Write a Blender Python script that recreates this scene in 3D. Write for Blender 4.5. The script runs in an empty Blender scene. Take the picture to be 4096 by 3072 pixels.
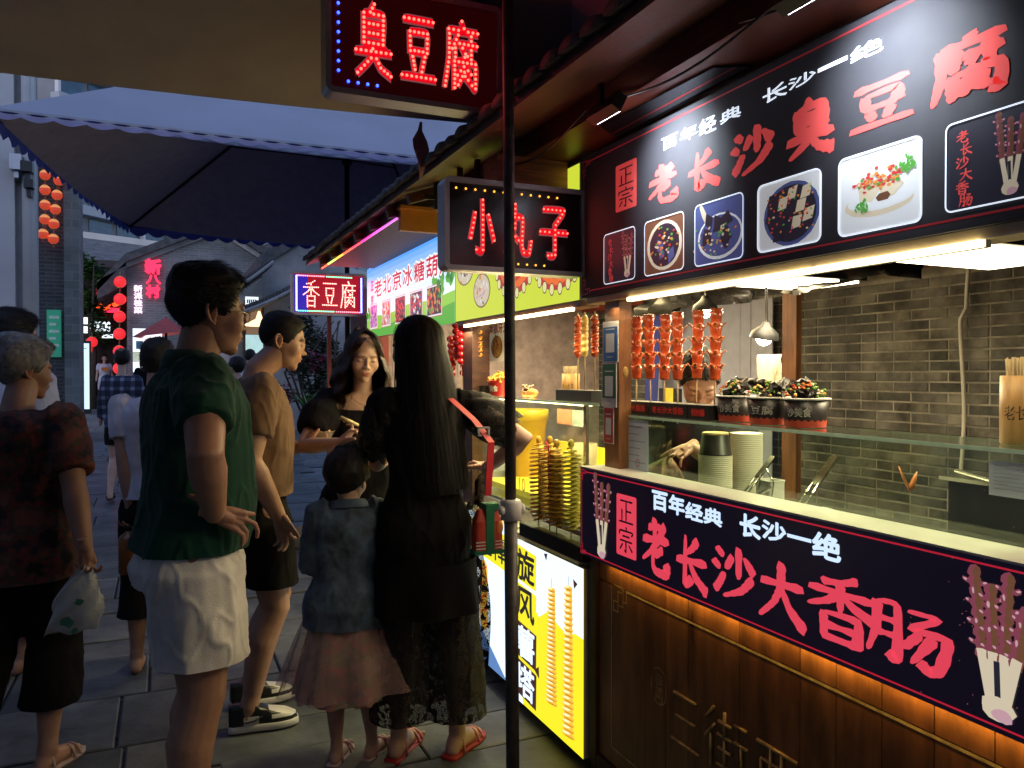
import bpy, bmesh, math, random
import numpy as np
from mathutils import Vector, Matrix, noise
R = math.radians
rnd = random.Random(7)
scene = bpy.context.scene
COL = scene.collection

# ---------------------------------------------------------------- camera, sky, sun, exposure
AZ, PITCH, FPX, HC = R(24.1), R(-0.75), 780.0, 1.5
cam_d = bpy.data.cameras.new('camera')
cam_d.sensor_width = 36.0
cam_d.lens = 36.0*FPX/1024.0
cam_d.clip_start = 0.05
cam_d.clip_end = 2000
cam = bpy.data.objects.new('camera', cam_d)
COL.objects.link(cam)
cam.location = (0, 0, HC)
cam.rotation_euler = (R(90)+PITCH, 0, -AZ)
scene.camera = cam
CAMR = cam.rotation_euler.to_matrix()

world = bpy.data.worlds.new("World")
scene.world = world
world.use_nodes = True
nt = world.node_tree
bg = nt.nodes['Background']
sky = nt.nodes.new('ShaderNodeTexSky')
sky.sky_type = 'NISHITA'
sky.sun_disc = False
sky.sun_elevation = R(30.0)
sky.sun_rotation = R(215)
sky.air_density = 1.2
sky.dust_density = 0.6
sky.ozone_density = 4.0
tint = nt.nodes.new('ShaderNodeMix'); tint.data_type = 'RGBA'; tint.blend_type = 'MULTIPLY'
tint.inputs[0].default_value = 1.0
tint.inputs[7].default_value = (1.12, 1.05, 1.18, 1)
nt.links.new(sky.outputs[0], tint.inputs[6])
nt.links.new(tint.outputs[2], bg.inputs[0])
bg.inputs[1].default_value = 0.15

sun_d = bpy.data.lights.new('sun', 'SUN')
sun_d.energy = 0.01          # the sun has set: only a trace is left
sun_d.angle = R(20)
sun_d.color = (1, .93, .85)
sun = bpy.data.objects.new('sun', sun_d); COL.objects.link(sun)
sun.rotation_euler = (R(80), 0, R(180-215))

scene.view_settings.view_transform = 'Standard'
scene.view_settings.look = 'None'
scene.view_settings.exposure = 0.0
scene.view_settings.gamma = 1.0
scene.view_settings.use_curve_mapping = False
scene.cycles.use_denoising = True
scene.cycles.max_bounces = 6
scene.cycles.diffuse_bounces = 3
scene.cycles.glossy_bounces = 3
scene.cycles.transmission_bounces = 4
scene.cycles.transparent_max_bounces = 12
scene.cycles.sample_clamp_indirect = 4.0
scene.cycles.caustics_reflective = False
scene.cycles.caustics_refractive = False

# ---------------------------------------------------------------- where things of the photograph stand
def ray(u, v):
    return CAMR @ Vector(((u-512)/FPX, -(v-384)/FPX, -1))
def atD(u, v, D):
    return Vector((0, 0, HC)) + ray(u, v)*D
def onX(u, v, X):
    r = ray(u, v); return Vector((0, 0, HC)) + r*(X/r.x)
def onY(u, v, Y):
    r = ray(u, v); return Vector((0, 0, HC)) + r*(Y/r.y)
def gz(y):
    return max(0.0, (y-5.0))*0.021
def G(u, D):
    p = atD(u, 384, D); return Vector((p.x, p.y, gz(p.y)))

# ---------------------------------------------------------------- materials
MATS = {}
def mat(name, col, rough=.6, metal=0, emit=0, ecol=None, var=.12, scale=12, bump=0, bscale=60,
        spec=.5, alpha=None, trans=0, sheen=0, stretch=None, sample=True, sub=0):
    if name in MATS: return MATS[name]
    m = bpy.data.materials.new(name); m.use_nodes = True
    n = m.node_tree.nodes; l = m.node_tree.links
    b = n['Principled BSDF']
    b.inputs['Roughness'].default_value = rough
    b.inputs['Metallic'].default_value = metal
    b.inputs['Specular IOR Level'].default_value = spec
    c = (*col, 1)
    tc = n.new('ShaderNodeTexCoord'); mp = n.new('ShaderNodeMapping')
    l.new(tc.outputs['Object'], mp.inputs[0])
    if stretch: mp.inputs['Scale'].default_value = stretch
    if var:
        nz = n.new('ShaderNodeTexNoise'); nz.inputs['Scale'].default_value = scale
        nz.inputs['Detail'].default_value = 6; nz.inputs['Roughness'].default_value = .6
        l.new(mp.outputs[0], nz.inputs[0])
        cr = n.new('ShaderNodeValToRGB')
        cr.color_ramp.elements[0].position = .3; cr.color_ramp.elements[1].position = .72
        cr.color_ramp.elements[0].color = tuple(max(0, x*(1-var*1.6)) for x in col)+(1,)
        cr.color_ramp.elements[1].color = tuple(min(1, x*(1+var)) for x in col)+(1,)
        l.new(nz.outputs[0], cr.inputs[0]); l.new(cr.outputs[0], b.inputs['Base Color'])
        rr = n.new('ShaderNodeMapRange'); rr.inputs[3].default_value = max(.02, rough-.08); rr.inputs[4].default_value = min(1, rough+.1)
        l.new(nz.outputs[0], rr.inputs[0]); l.new(rr.outputs[0], b.inputs['Roughness'])
    else:
        b.inputs['Base Color'].default_value = c
    if bump:
        nb = n.new('ShaderNodeTexNoise'); nb.inputs['Scale'].default_value = bscale; nb.inputs['Detail'].default_value = 5
        l.new(mp.outputs[0], nb.inputs[0])
        bp = n.new('ShaderNodeBump'); bp.inputs['Strength'].default_value = bump; bp.inputs['Distance'].default_value = min(.01, .5/bscale)
        l.new(nb.outputs[0], bp.inputs['Height']); l.new(bp.outputs[0], b.inputs['Normal'])
    if emit:
        b.inputs['Emission Color'].default_value = (*(ecol or col), 1)
        b.inputs['Emission Strength'].default_value = emit
        if not sample: m.cycles.emission_sampling = 'NONE'
    if alpha is not None: b.inputs['Alpha'].default_value = alpha
    if trans: b.inputs['Transmission Weight'].default_value = trans
    if sheen: b.inputs['Sheen Weight'].default_value = sheen
    if sub:
        b.inputs['Subsurface Weight'].default_value = sub
        b.inputs['Subsurface Radius'].default_value = (.012, .005, .003)
        b.inputs['Subsurface Scale'].default_value = 1
    m['spec'] = name
    MATS[name] = m
    return m

def glass_mat(name, col=(.9, 1, .95), alpha=.12, rough=.03):
    """thin clear sheet: mostly see-through with a mirror sheen at grazing angles"""
    if name in MATS: return MATS[name]
    m = bpy.data.materials.new(name); m.use_nodes = True
    n = m.node_tree.nodes; l = m.node_tree.links; n.clear()
    out = n.new('ShaderNodeOutputMaterial'); mix = n.new('ShaderNodeMixShader')
    tr = n.new('ShaderNodeBsdfTransparent'); gl = n.new('ShaderNodeBsdfGlossy'); fr = n.new('ShaderNodeLayerWeight'); fr.inputs[0].default_value = .5; pw = n.new('ShaderNodeMath'); pw.operation = 'POWER'; pw.inputs[1].default_value = 4.5
    ad = n.new('ShaderNodeMath'); ad.operation = 'ADD'; ad.use_clamp = True; ad.inputs[1].default_value = alpha*.3
    nz = n.new('ShaderNodeTexNoise'); nz.inputs['Scale'].default_value = 5; nz.inputs['Detail'].default_value = 4
    rr = n.new('ShaderNodeMapRange'); rr.inputs[3].default_value = rough; rr.inputs[4].default_value = rough+.12
    l.new(nz.outputs[0], rr.inputs[0]); l.new(rr.outputs[0], gl.inputs['Roughness'])
    tr.inputs[0].default_value = (*col, 1); gl.inputs[0].default_value = (.9, .9, .9, 1)
    l.new(fr.outputs[1], pw.inputs[0]); l.new(pw.outputs[0], ad.inputs[0]); l.new(ad.outputs[0], mix.inputs[0])
    l.new(tr.outputs[0], mix.inputs[1]); l.new(gl.outputs[0], mix.inputs[2]); l.new(mix.outputs[0], out.inputs[0])
    MATS[name] = m
    return m

def brick_mat(name, c1, c2, mortar, scale=1.0, bw=.5, rh=.25, rough=.85, axis='XZ'):
    if name in MATS: return MATS[name]
    m = bpy.data.materials.new(name); m.use_nodes = True
    n = m.node_tree.nodes; l = m.node_tree.links; b = n['Principled BSDF']
    tc = n.new('ShaderNodeTexCoord'); sp = n.new('ShaderNodeSeparateXYZ'); cb = n.new('ShaderNodeCombineXYZ')
    l.new(tc.outputs['Object'], sp.inputs[0])
    ad = n.new('ShaderNodeMath'); ad.operation = 'ADD'
    l.new(sp.outputs[0], ad.inputs[0]); l.new(sp.outputs[1], ad.inputs[1])
    l.new(ad.outputs[0], cb.inputs[0]); l.new(sp.outputs[2], cb.inputs[1])
    bt = n.new('ShaderNodeTexBrick'); bt.inputs['Scale'].default_value = scale
    bt.inputs['Brick Width'].default_value = bw; bt.inputs['Row Height'].default_value = rh
    bt.inputs['Mortar Size'].default_value = .012; bt.inputs['Color1'].default_value = (*c1, 1)
    bt.inputs['Color2'].default_value = (*c2, 1); bt.inputs['Mortar'].default_value = (*mortar, 1)
    l.new(cb.outputs[0], bt.inputs[0])
    nz = n.new('ShaderNodeTexNoise'); nz.inputs['Scale'].default_value = 1.3; nz.inputs['Detail'].default_value = 7
    l.new(tc.outputs['Object'], nz.inputs[0])
    mx = n.new('ShaderNodeMix'); mx.data_type = 'RGBA'; mx.blend_type = 'OVERLAY'; mx.inputs[0].default_value = .8
    l.new(bt.outputs[0], mx.inputs[6]); l.new(nz.outputs[0], mx.inputs[7]); l.new(mx.outputs[2], b.inputs['Base Color'])
    bp = n.new('ShaderNodeBump'); bp.inputs['Strength'].default_value = .6; bp.inputs['Distance'].default_value = .02; bp.invert = True
    l.new(bt.outputs[1], bp.inputs['Height']); l.new(bp.outputs[0], b.inputs['Normal'])
    b.inputs['Roughness'].default_value = rough
    MATS[name] = m
    return m

# ---------------------------------------------------------------- mesh builder
class MB:
    def __init__(s): s.v = []; s.f = []; s.m = []; s.cur = 0; s.smooth = []; s.sm = False
    def mat(s, i, sm=None):
        s.cur = i
        if sm is not None: s.sm = sm
        return s
    def face(s, idx): s.f.append(tuple(idx)); s.m.append(s.cur); s.smooth.append(s.sm)
    def poly(s, pts):
        b = len(s.v); s.v += [tuple(p) for p in pts]; s.face(range(b, b+len(pts)))
    def box(s, a, b, M=None):
        x0, y0, z0 = a; x1, y1, z1 = b
        P = [Vector(p) for p in ((x0,y0,z0),(x1,y0,z0),(x1,y1,z0),(x0,y1,z0),(x0,y0,z1),(x1,y0,z1),(x1,y1,z1),(x0,y1,z1))]
        if M: P = [M @ p for p in P]
        k = len(s.v); s.v += [tuple(p) for p in P]
        for q in ((0,3,2,1),(4,5,6,7),(0,1,5,4),(1,2,6,5),(2,3,7,6),(3,0,4,7)): s.face([k+i for i in q])
    def rings(s, rings, caps=True, closed=True):
        k = len(s.v); n = len(rings[0])
        for r in rings: s.v += [tuple(p) for p in r]
        for i in range(len(rings)-1):
            for j in range(n if closed else n-1):
                a = k+i*n+j; b = k+i*n+(j+1) % n
                s.face((a, b, b+n, a+n))
        if caps:
            s.face([k+j for j in reversed(range(n))]); s.face([k+(len(rings)-1)*n+j for j in range(n)])
    def tube(s, pts, rad, n=8, caps=True, flat=None):
        pts = [Vector(p) for p in pts]
        if not isinstance(rad, (list, tuple)): rad = [rad]*len(pts)
        rings = []; prev = None
        for i, p in enumerate(pts):
            t = (pts[min(i+1, len(pts)-1)]-pts[max(i-1, 0)])
            if t.length < 1e-9: t = Vector((0, 0, 1))
            t.normalize()
            if prev is None:
                up = Vector((0, 0, 1)) if abs(t.z) < .9 else Vector((1, 0, 0))
                a = t.cross(up).normalized()
            else:
                a = (prev - t*prev.dot(t)); a = a.normalized() if a.length > 1e-6 else t.orthogonal().normalized()
            prev = a; b = t.cross(a)
            fl = flat or 1
            rings.append([p+(a*math.cos(2*math.pi*j/n)+b*math.sin(2*math.pi*j/n)*fl)*rad[i] for j in range(n)])
        s.rings(rings, caps)
    def lathe(s, c, prof, n=20, axis=Vector((0, 0, 1)), caps=True):
        c = Vector(c); axis = Vector(axis).normalized()
        a = axis.orthogonal().normalized(); b = axis.cross(a)
        s.rings([[c+axis*h+(a*math.cos(2*math.pi*j/n)+b*math.sin(2*math.pi*j/n))*r for j in range(n)] for r, h in prof], caps)
    def ball(s, c, r, n=10, m=6, M=None):
        c = Vector(c); r = (r, r, r) if not isinstance(r, (tuple, list)) else r
        rr = []
        for i in range(m+1):
            t = math.pi*(i+.0)/m; t = min(max(t, .02), math.pi-.02)
            ring = []
            for j in range(n):
                p = Vector((r[0]*math.sin(t)*math.cos(2*math.pi*j/n), r[1]*math.sin(t)*math.sin(2*math.pi*j/n), -r[2]*math.cos(t)))
                ring.append(c+(M @ p if M else p))
            rr.append(ring)
        s.rings(rr)
    def mesh(s, name, mats):
        me = bpy.data.meshes.new(name)
        me.from_pydata(s.v, [], s.f)
        for mm in (mats if isinstance(mats, (list, tuple)) else [mats]): me.materials.append(mm)
        me.polygons.foreach_set('material_index', s.m)
        me.polygons.foreach_set('use_smooth', s.smooth)
        me.update()
        return me
    def build(s, name, mats, parent=None, loc=None):
        o = bpy.data.objects.new(name, s.mesh(name, mats))
        COL.objects.link(o)
        if loc is not None:
            o.location = loc
        if parent is not None:
            o.parent = parent
        return o
def smooth_all(o):
    o.data.polygons.foreach_set('use_smooth', [True]*len(o.data.polygons)); return o
def tag(o, label=None, cat=None, group=None, kind=None):
    if label: o['label'] = label
    if cat: o['category'] = cat
    if group: o['group'] = group
    if kind: o['kind'] = kind
    return o
def thing(name, label, cat, loc=(0, 0, 0), rz=0, group=None):
    o = bpy.data.objects.new(name, None); COL.objects.link(o); o.empty_display_size = .1
    o.location = loc; o.rotation_euler = (0, 0, rz)
    return tag(o, label, cat, group)
def struct(o): o['kind'] = 'structure'; return o
def stuff(o): o['kind'] = 'stuff'; return o
CH = {}
def kids(o):
    return [c for c in COL.objects if c.parent == o]
def copy_tree(o, loc=None, rz=None, label=None, parent=None, scale=None):
    c = o.copy(); COL.objects.link(c)
    if parent is not None: c.parent = parent
    for k in kids(o): copy_tree(k, parent=c)
    if loc is not None: c.location = loc
    if rz is not None: c.rotation_euler = (0, 0, rz)
    if scale is not None: c.scale = scale
    if label: c['label'] = label
    return c
def inst(me, name, parent, loc=(0, 0, 0), rot=(0, 0, 0), scale=(1, 1, 1)):
    o = bpy.data.objects.new(name, me); COL.objects.link(o)
    o.location = loc; o.rotation_euler = rot; o.scale = scale
    if parent is not None: o.parent = parent
    return o
def lamp(name, kind, loc, energy, color, size=.1, size_y=None, rot=None, target=None, parent=None, spot=None, spread=None):
    d = bpy.data.lights.new(name, kind); d.energy = energy; d.color = color
    if kind == 'AREA':
        d.size = size
        if size_y: d.shape = 'RECTANGLE'; d.size_y = size_y
        if spread: d.spread = spread
    elif kind == 'SPOT':
        d.shadow_soft_size = size; d.spot_size = spot or R(90); d.spot_blend = .8
    else: d.shadow_soft_size = size
    o = bpy.data.objects.new(name, d); COL.objects.link(o); o.location = loc
    if rot is not None: o.rotation_euler = rot
    if target is not None: o.rotation_euler = (Vector(target)-Vector(loc)).to_track_quat('-Z', 'Y').to_euler()
    if parent is not None: o.parent = parent
    return o

# ---------------------------------------------------------------- lettering
class Frame:
    """a flat board: origin at its lower left corner, x to the reader's right, y up, n towards the reader"""
    def __init__(s, o, x, y): s.o = Vector(o); s.x = Vector(x).normalized(); s.y = Vector(y).normalized(); s.n = s.x.cross(s.y)
    def p(s, x, y, off=0): return s.o+s.x*x+s.y*y+s.n*off
def q_rect(mb, F, x0, y0, x1, y1, off): mb.poly([F.p(x0,y0,off),F.p(x1,y0,off),F.p(x1,y1,off),F.p(x0,y1,off)])
def rr_pts(x0, y0, x1, y1, r, k=5):
    P = []
    for cx, cy, a in ((x1-r,y0+r,-90),(x1-r,y1-r,0),(x0+r,y1-r,90),(x0+r,y0+r,180)):
        for i in range(k+1):
            t = R(a+90*i/k); P.append((cx+r*math.cos(t), cy+r*math.sin(t)))
    return P
def q_rrect(mb, F, x0, y0, x1, y1, r, off): mb.poly([F.p(x, y, off) for x, y in rr_pts(x0,y0,x1,y1,r)])
def q_ring(mb, F, A, B, off):
    k = len(mb.v); n = len(A)
    mb.v += [tuple(F.p(x, y, off)) for x, y in A]+[tuple(F.p(x, y, off)) for x, y in B]
    for i in range(n): j = (i+1) % n; mb.face((k+i, k+j, k+n+j, k+n+i))
def q_rrframe(mb, F, x0, y0, x1, y1, r, w, off):
    q_ring(mb, F, rr_pts(x0,y0,x1,y1,r), rr_pts(x0+w,y0+w,x1-w,y1-w,max(r-w,.0005)), off)
def q_blob(mb, F, cx, cy, rx, ry, off, n=10, jit=.25, rot=0, rg=rnd):
    ct, st = math.cos(rot), math.sin(rot); P = []
    for i in range(n):
        t = 2*math.pi*i/n; k = 1+rg.uniform(-jit, jit); a, b = rx*k*math.cos(t), ry*k*math.sin(t)
        P.append(F.p(cx+a*ct-b*st, cy+a*st+b*ct, off))
    mb.poly(P)
def q_line(mb, F, pts, w, off):
    for (x0, y0), (x1, y1) in zip(pts, pts[1:]):
        dx, dy = x1-x0, y1-y0; L = math.hypot(dx, dy) or 1; nx, ny = -dy/L*w/2, dx/L*w/2
        ex, ey = dx/L*w/2, dy/L*w/2
        mb.poly([F.p(x0-nx-ex,y0-ny-ey,off),F.p(x1-nx+ex,y1-ny+ey,off),F.p(x1+nx+ex,y1+ny+ey,off),F.p(x0+nx-ex,y0+ny-ey,off)])

STROKES = {
'老': [[(26,19),(66,15)],[(45,2),(47,38)],[(8,41),(90,36)],[(78,10),(58,38),(34,60),(6,78)],[(72,52),(46,66)],[(42,54),(41,82),(50,92),(76,93),(86,88),(84,74)]],
'长': [[(68,6),(52,24),(32,36)],[(8,49),(92,44)],[(34,2),(33,90),(52,78)],[(46,50),(64,74),(94,94)]],
'沙': [[(12,10),(28,24)],[(4,36),(20,48)],[(8,92),(20,74),(30,54)],[(62,2),(62,58)],[(48,20),(34,46)],[(74,16),(94,42)],[(92,50),(68,78),(28,98)]],
'臭': [[(52,0),(42,12)],[(26,14),(26,55)],[(26,14),(75,14),(74,55)],[(28,28),(72,28)],[(28,41),(72,41)],[(26,55),(74,55)],[(6,67),(94,66)],[(50,56),(44,76),(10,99)],[(52,70),(68,88),(94,98)],[(72,58),(82,64)]],
'豆': [[(12,10),(88,10)],[(27,28),(28,56)],[(27,28),(73,28),(72,56)],[(28,55),(72,55)],[(34,64),(40,82)],[(66,62),(58,84)],[(6,92),(94,92)]],
'腐': [[(50,0),(56,10)],[(14,14),(94,14)],[(16,14),(15,56),(4,98)],[(40,21),(24,42)],[(32,34),(32,54)],[(44,33),(92,33)],[(76,20),(76,54),(66,50)],[(52,39),(60,47)],[(30,60),(30,99)],[(30,60),(88,60),(88,96),(78,92)],[(58,52),(56,66),(38,80)],[(58,66),(76,76)],[(57,74),(40,94)],[(59,80),(76,90)]],
'大': [[(8,37),(92,34)],[(50,2),(48,40),(34,68),(4,96)],[(50,40),(66,70),(96,96)]],
'香': [[(72,2),(50,11),(24,14)],[(6,27),(94,26)],[(50,11),(50,54)],[(48,28),(32,42),(4,55)],[(52,28),(68,42),(97,55)],[(27,60),(28,100)],[(27,60),(73,60),(72,100)],[(28,78),(72,78)],[(28,96),(72,96)]],
'肠': [[(14,8),(14,50),(3,96)],[(14,8),(39,8),(39,94),(29,88)],[(15,34),(38,34)],[(15,58),(38,58)],[(52,10),(86,10),(56,37),(95,37),(88,84),(77,96),(66,86)],[(66,42),(46,72)],[(81,42),(56,92)]],
'正': [[(12,10),(88,10)],[(50,10),(50,90)],[(52,48),(82,48)],[(24,42),(24,90)],[(6,91),(94,91)]],
'宗': [[(50,0),(52,12)],[(10,16),(7,32)],[(10,16),(90,16),(84,30)],[(28,36),(72,36)],[(12,54),(88,54)],[(50,54),(50,96),(40,88)],[(30,66),(12,90)],[(68,66),(90,88)]],
'小': [[(50,4),(50,94),(30,94)],[(27,28),(12,74)],[(68,30),(86,76)]],
'丸': [[(10,30),(62,30),(60,80),(66,94),(84,94),(90,72)],[(38,6),(36,50),(8,96)],[(18,52),(48,72)]],
'子': [[(16,10),(86,10),(56,38)],[(54,38),(54,94),(30,96)],[(4,52),(96,52)]],
'三': [[(14,12),(86,12)],[(20,48),(80,48)],[(6,90),(94,90)]],
'街': [[(24,4),(6,26)],[(26,30),(4,56)],[(17,48),(17,98)],[(34,22),(62,22)],[(48,4),(48,42)],[(32,42),(64,42)],[(34,62),(62,62)],[(48,46),(48,86)],[(30,88),(66,86)],[(70,14),(94,14)],[(68,40),(96,40)],[(84,40),(84,96),(74,90)]],
'两': [[(6,10),(94,10)],[(16,32),(16,98)],[(16,32),(86,32),(86,96),(76,92)],[(38,10),(36,50),(22,74)],[(36,54),(46,70)],[(62,10),(60,50),(48,74)],[(60,54),(74,72)]],
'巷': [[(14,14),(86,14)],[(34,2),(34,34)],[(66,2),(66,34)],[(4,36),(96,36)],[(32,38),(8,62)],[(64,38),(94,62)],[(34,54),(66,54),(66,70),(34,70)],[(34,54),(34,90),(50,96),(78,94),(80,80)]],
}
def catmull(P, k=6):
    P = [Vector((x, y)) for x, y in P]
    if len(P) == 2: return [P[0].lerp(P[1], i/(k*1.0)) for i in range(k+1)]
    out = []
    for i in range(len(P)-1):
        p0 = P[max(i-1, 0)]; p1 = P[i]; p2 = P[i+1]; p3 = P[min(i+2, len(P)-1)]
        # keep corners fairly crisp
        for j in range(k):
            t = j/k
            c = .5*((2*p1)+(p2-p0)*t+(2*p0-5*p1+4*p2-p3)*t*t+(3*p1-p0-3*p2+p3)*t**3)
            out.append(c.lerp(p1.lerp(p2, t), .45))
    out.append(P[-1]); return out
def brush_char(mb, F, ch, x0, y0, w, h, sw, off, brushy=1.0, seed=1, slant=0):
    """one brush-written character in the box whose top left is x0,y0 (y0 = top)"""
    rg = random.Random(seed*31+ord(ch))
    for si, S in enumerate(STROKES[ch]):
        P = catmull(S, 7); n = len(P); L, Rr = [], []
        tot = sum((P[i+1]-P[i]).length for i in range(n-1))
        horiz = abs(S[-1][1]-S[0][1]) < abs(S[-1][0]-S[0][0])*.35
        endfat = (S[-1][1]-S[0][1] > 15 and S[-1][0] > S[0][0]+12)
        for i, p in enumerate(P):
            t = i/(n-1); d = (P[min(i+1, n-1)]-P[max(i-1, 0)])
            d = d.normalized() if d.length > 0 else Vector((1, 0))
            nn = Vector((-d.y, d.x))
            if horiz: ww = .72+.5*abs(2*t-1)**2
            elif endfat: ww = .55+.85*t
            elif tot > 45 and S[-1][0] < S[0][0]: ww = 1.25-.75*t
            else: ww = 1.1-.25*t
            ww = 1+(ww-1)*brushy
            if i == 0: ww *= 1-.35*brushy
            if i == n-1: ww *= 1-(.55*brushy if not endfat else .35*brushy)
            ww *= sw*100/w/2*(1+rg.uniform(-.13, .13)*brushy)
            L.append(p+nn*ww+(d*ww*.5 if i == n-1 else Vector((0, 0))-(d*ww*.4 if i == 0 else Vector((0, 0)))))
            Rr.append(p-nn*ww*(1 if i else .8))
        for i in range(n-1):
            q = [L[i], L[i+1], Rr[i+1], Rr[i]]
            mb.poly([F.p(x0+(a.x+slant*(50-a.y))/100*w, y0-a.y/100*h, off+si*.00012) for a in q])
def led_pts(ch, x0, y0, w, h, pitch):
    out = []
    for S in STROKES[ch]:
        P = [Vector((x0+a/100*w, y0-b/100*h)) for a, b in S]
        for a, b in zip(P, P[1:]):
            L = (b-a).length; k = max(1, round(L/pitch))
            for i in range(k+1):
                c = a.lerp(b, i/k)
                if all((c-o).length > pitch*.62 for o in out): out.append(c)
    return out
_dg = None
TEXTS = {}
def text_mesh(body, bold=0.0):
    key = (body, bold)
    if key in TEXTS: return TEXTS[key]
    cu = bpy.data.curves.new('t', 'FONT'); cu.body = body; cu.offset = bold; cu.resolution_u = 3; cu.size = 1
    o = bpy.data.objects.new('t', cu); COL.objects.link(o)
    bpy.context.view_layer.update()
    dg = bpy.context.evaluated_depsgraph_get()
    me = bpy.data.meshes.new_from_object(o.evaluated_get(dg))
    bpy.data.objects.remove(o); bpy.data.curves.remove(cu)
    V = [(v.co.x, v.co.y) for v in me.vertices]; Fc = [tuple(p.vertices) for p in me.polygons]
    bpy.data.meshes.remove(me)
    xs = [a for a, b in V] or [0]; ys = [b for a, b in V] or [0]
    TEXTS[key] = (V, Fc, min(xs), max(xs), min(ys), max(ys)); return TEXTS[key]
def text_in(mb, F, body, x0, y0, x1, y1, off, bold=0.0, slant=0.0, wave=0.0):
    V, Fc, a, b, c, d = text_mesh(body, 0.0)
    em = (y1-y0)/max(d-c, .5)
    B = bold*em; x0 += B*.6; x1 -= B*.6; y0 += B*.6; y1 -= B*.6
    sh = [(0, 0)] if B <= 0 else [(0, 0), (B, 0), (-B, 0), (0, B), (0, -B), (B*.7, B*.7), (-B*.7, -B*.7), (B*.7, -B*.7), (-B*.7, B*.7)]
    for si, (dx, dy) in enumerate(sh):
        k = len(mb.v)
        for x, y in V:
            X = (x-a)/(b-a or 1); Y = (y-c)/(d-c or 1)
            mb.v.append(tuple(F.p(x0+X*(x1-x0)+dx+slant*(Y-.5)*(y1-y0), y0+Y*(y1-y0)+dy, off+si*.00006)))
        for f in Fc: mb.face([k+i for i in f])
# ================================================================ the ground and its stone slabs
M_slab = [mat('slab stone %d' % i, c, rough=.58, var=.5, scale=2.6, bump=.6, bscale=16) for i, c in enumerate([(.098,.106,.112),(.120,.124,.126),(.078,.086,.094)])]
M_joint = mat('dirt in the joints', (.045,.045,.045), rough=.95, var=.3, scale=9)
mb = MB()
NX, NY = 40, 40
ys = [-30+i*1.25 for i in range(29)]+[5+(i+1)**1.75*1.2 for i in range(30)]
xs = [-400,-150,-60,-30,-15,-8,-4,-2,0,2,4,8,15,30,60,150,400]
for y in ys:
    for x in xs: mb.v.append((x, y, gz(y)-.012))
for i in range(len(ys)-1):
    for j in range(len(xs)-1):
        a = i*len(xs)+j; mb.face((a, a+1, a+1+len(xs), a+len(xs)))
ground = struct(mb.build('ground', brick_mat('far paving', (.12,.125,.13), (.15,.155,.155), (.04,.04,.04), 1, .9, .45)))
# the far paving pattern lies flat: feed it x,y instead of x,z
nt_ = ground.data.materials[0].node_tree
for nd in nt_.nodes:
    if nd.type == 'COMBXYZ':
        sp_ = [q for q in nt_.nodes if q.type == 'SEPXYZ'][0]
        nt_.links.new(sp_.outputs[0], nd.inputs[0]); nt_.links.new(sp_.outputs[1], nd.inputs[1])
pave = thing('pavement', None, None); pave['kind'] = 'structure'
row = 0; y = .4; rg = random.Random(3)
while y < 14:
    dpt = rg.choice([.30, .42, .5, .55]); x = -4.2+rg.uniform(0, .8)
    while x < 2.3:
        w = rg.choice([.6, .75, .9, 1.1])
        if x+w < 2.4 and (y > 1.6 or x > -1.6):
            z = gz(y+dpt/2); t = rg.uniform(-.0035, .0035); g = .006
            mb = MB(); b = .006
            x0, x1, y0, y1 = g, w-g, g, dpt-g
            mb.box((x0, y0, -.01), (x1, y1, .006+t))
            k = len(mb.v)
            mb.rings([[(x0,y0,.0061+t),(x1,y0,.0061+t),(x1,y1,.0061+t),(x0,y1,.0061+t)],
                      [(x0+b,y0+b,.0105+t),(x1-b,y0+b,.0105+t),(x1-b,y1-b,.0105+t),(x0+b,y1-b,.0105+t)]])
            o = mb.build('paving_slab', rg.choice(M_slab), pave, (x, y, z-.006))
            o.rotation_euler = (rg.uniform(-.004, .004)+(.021 if y > 5 else 0), rg.uniform(-.004, .004), 0)
        x += w
    y += dpt

# ================================================================ materials of the stalls
M_wood = mat('brown varnished wood', (.21,.085,.03), rough=.35, var=.35, scale=5, stretch=(8,8,1), bump=.15)
M_wood_d = mat('dark red brown timber', (.075,.028,.018), rough=.5, var=.35, scale=5, stretch=(2,2,8), bump=.3, bscale=30)
M_redbeam = mat('red painted beam', (.30,.05,.025), rough=.45, var=.25, scale=6)
M_tile = mat('grey roof tile', (.07,.07,.075), rough=.85, var=.4, scale=14, bump=.5)
M_dark = mat('dark metal', (.02,.02,.022), rough=.45, metal=.6, var=.2)
M_black = mat('black plastic', (.012,.012,.013), rough=.4, var=.2)
M_steel = mat('stainless steel', (.62,.60,.56), rough=.22, metal=1, var=.06, scale=30)
M_alu = mat('aluminium frame', (.42,.43,.46), rough=.38, metal=.8, var=.1)
M_cream = mat('cream white laminate', (.72,.70,.64), rough=.3, var=.06)
M_white = mat('white paint', (.78,.78,.76), rough=.5, var=.05)
M_paper = mat('white paper', (.78,.80,.82), rough=.7, var=.03)
M_glass = glass_mat('clear glass', (.86,.95,.87), .22)
M_gedge = mat('green glass edge', (.50,.72,.58), rough=.25, var=.1, emit=.0)
M_cable = mat('grey cable', (.55,.52,.45), rough=.6)
def tube_mat(name, c, e): return mat(name, (.9,.9,.9), rough=.5, var=0, emit=e, ecol=c)
M_tubeY = tube_mat('lit warm tube', (1,.80,.42), 8)
M_panel = tube_mat('lit panel lamp', (1,.86,.55), 9)
M_bulb = tube_mat('lit bulb', (1,.78,.45), 60)
WARM = (1, .80, .48)
XS, XL = 1.465, 1.42     # planes of the upper boards and of the lower board
def c3(x, y): return (2300+x/1.2317)/4, (y/1.2317)/4
def c5(x, y): return (2300+x/1.2317)/4, (1900+y/1.2317)/4
def cwb(x, y): return (2350+x/1.903)/4, (2200+y/1.903)/4
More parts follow.
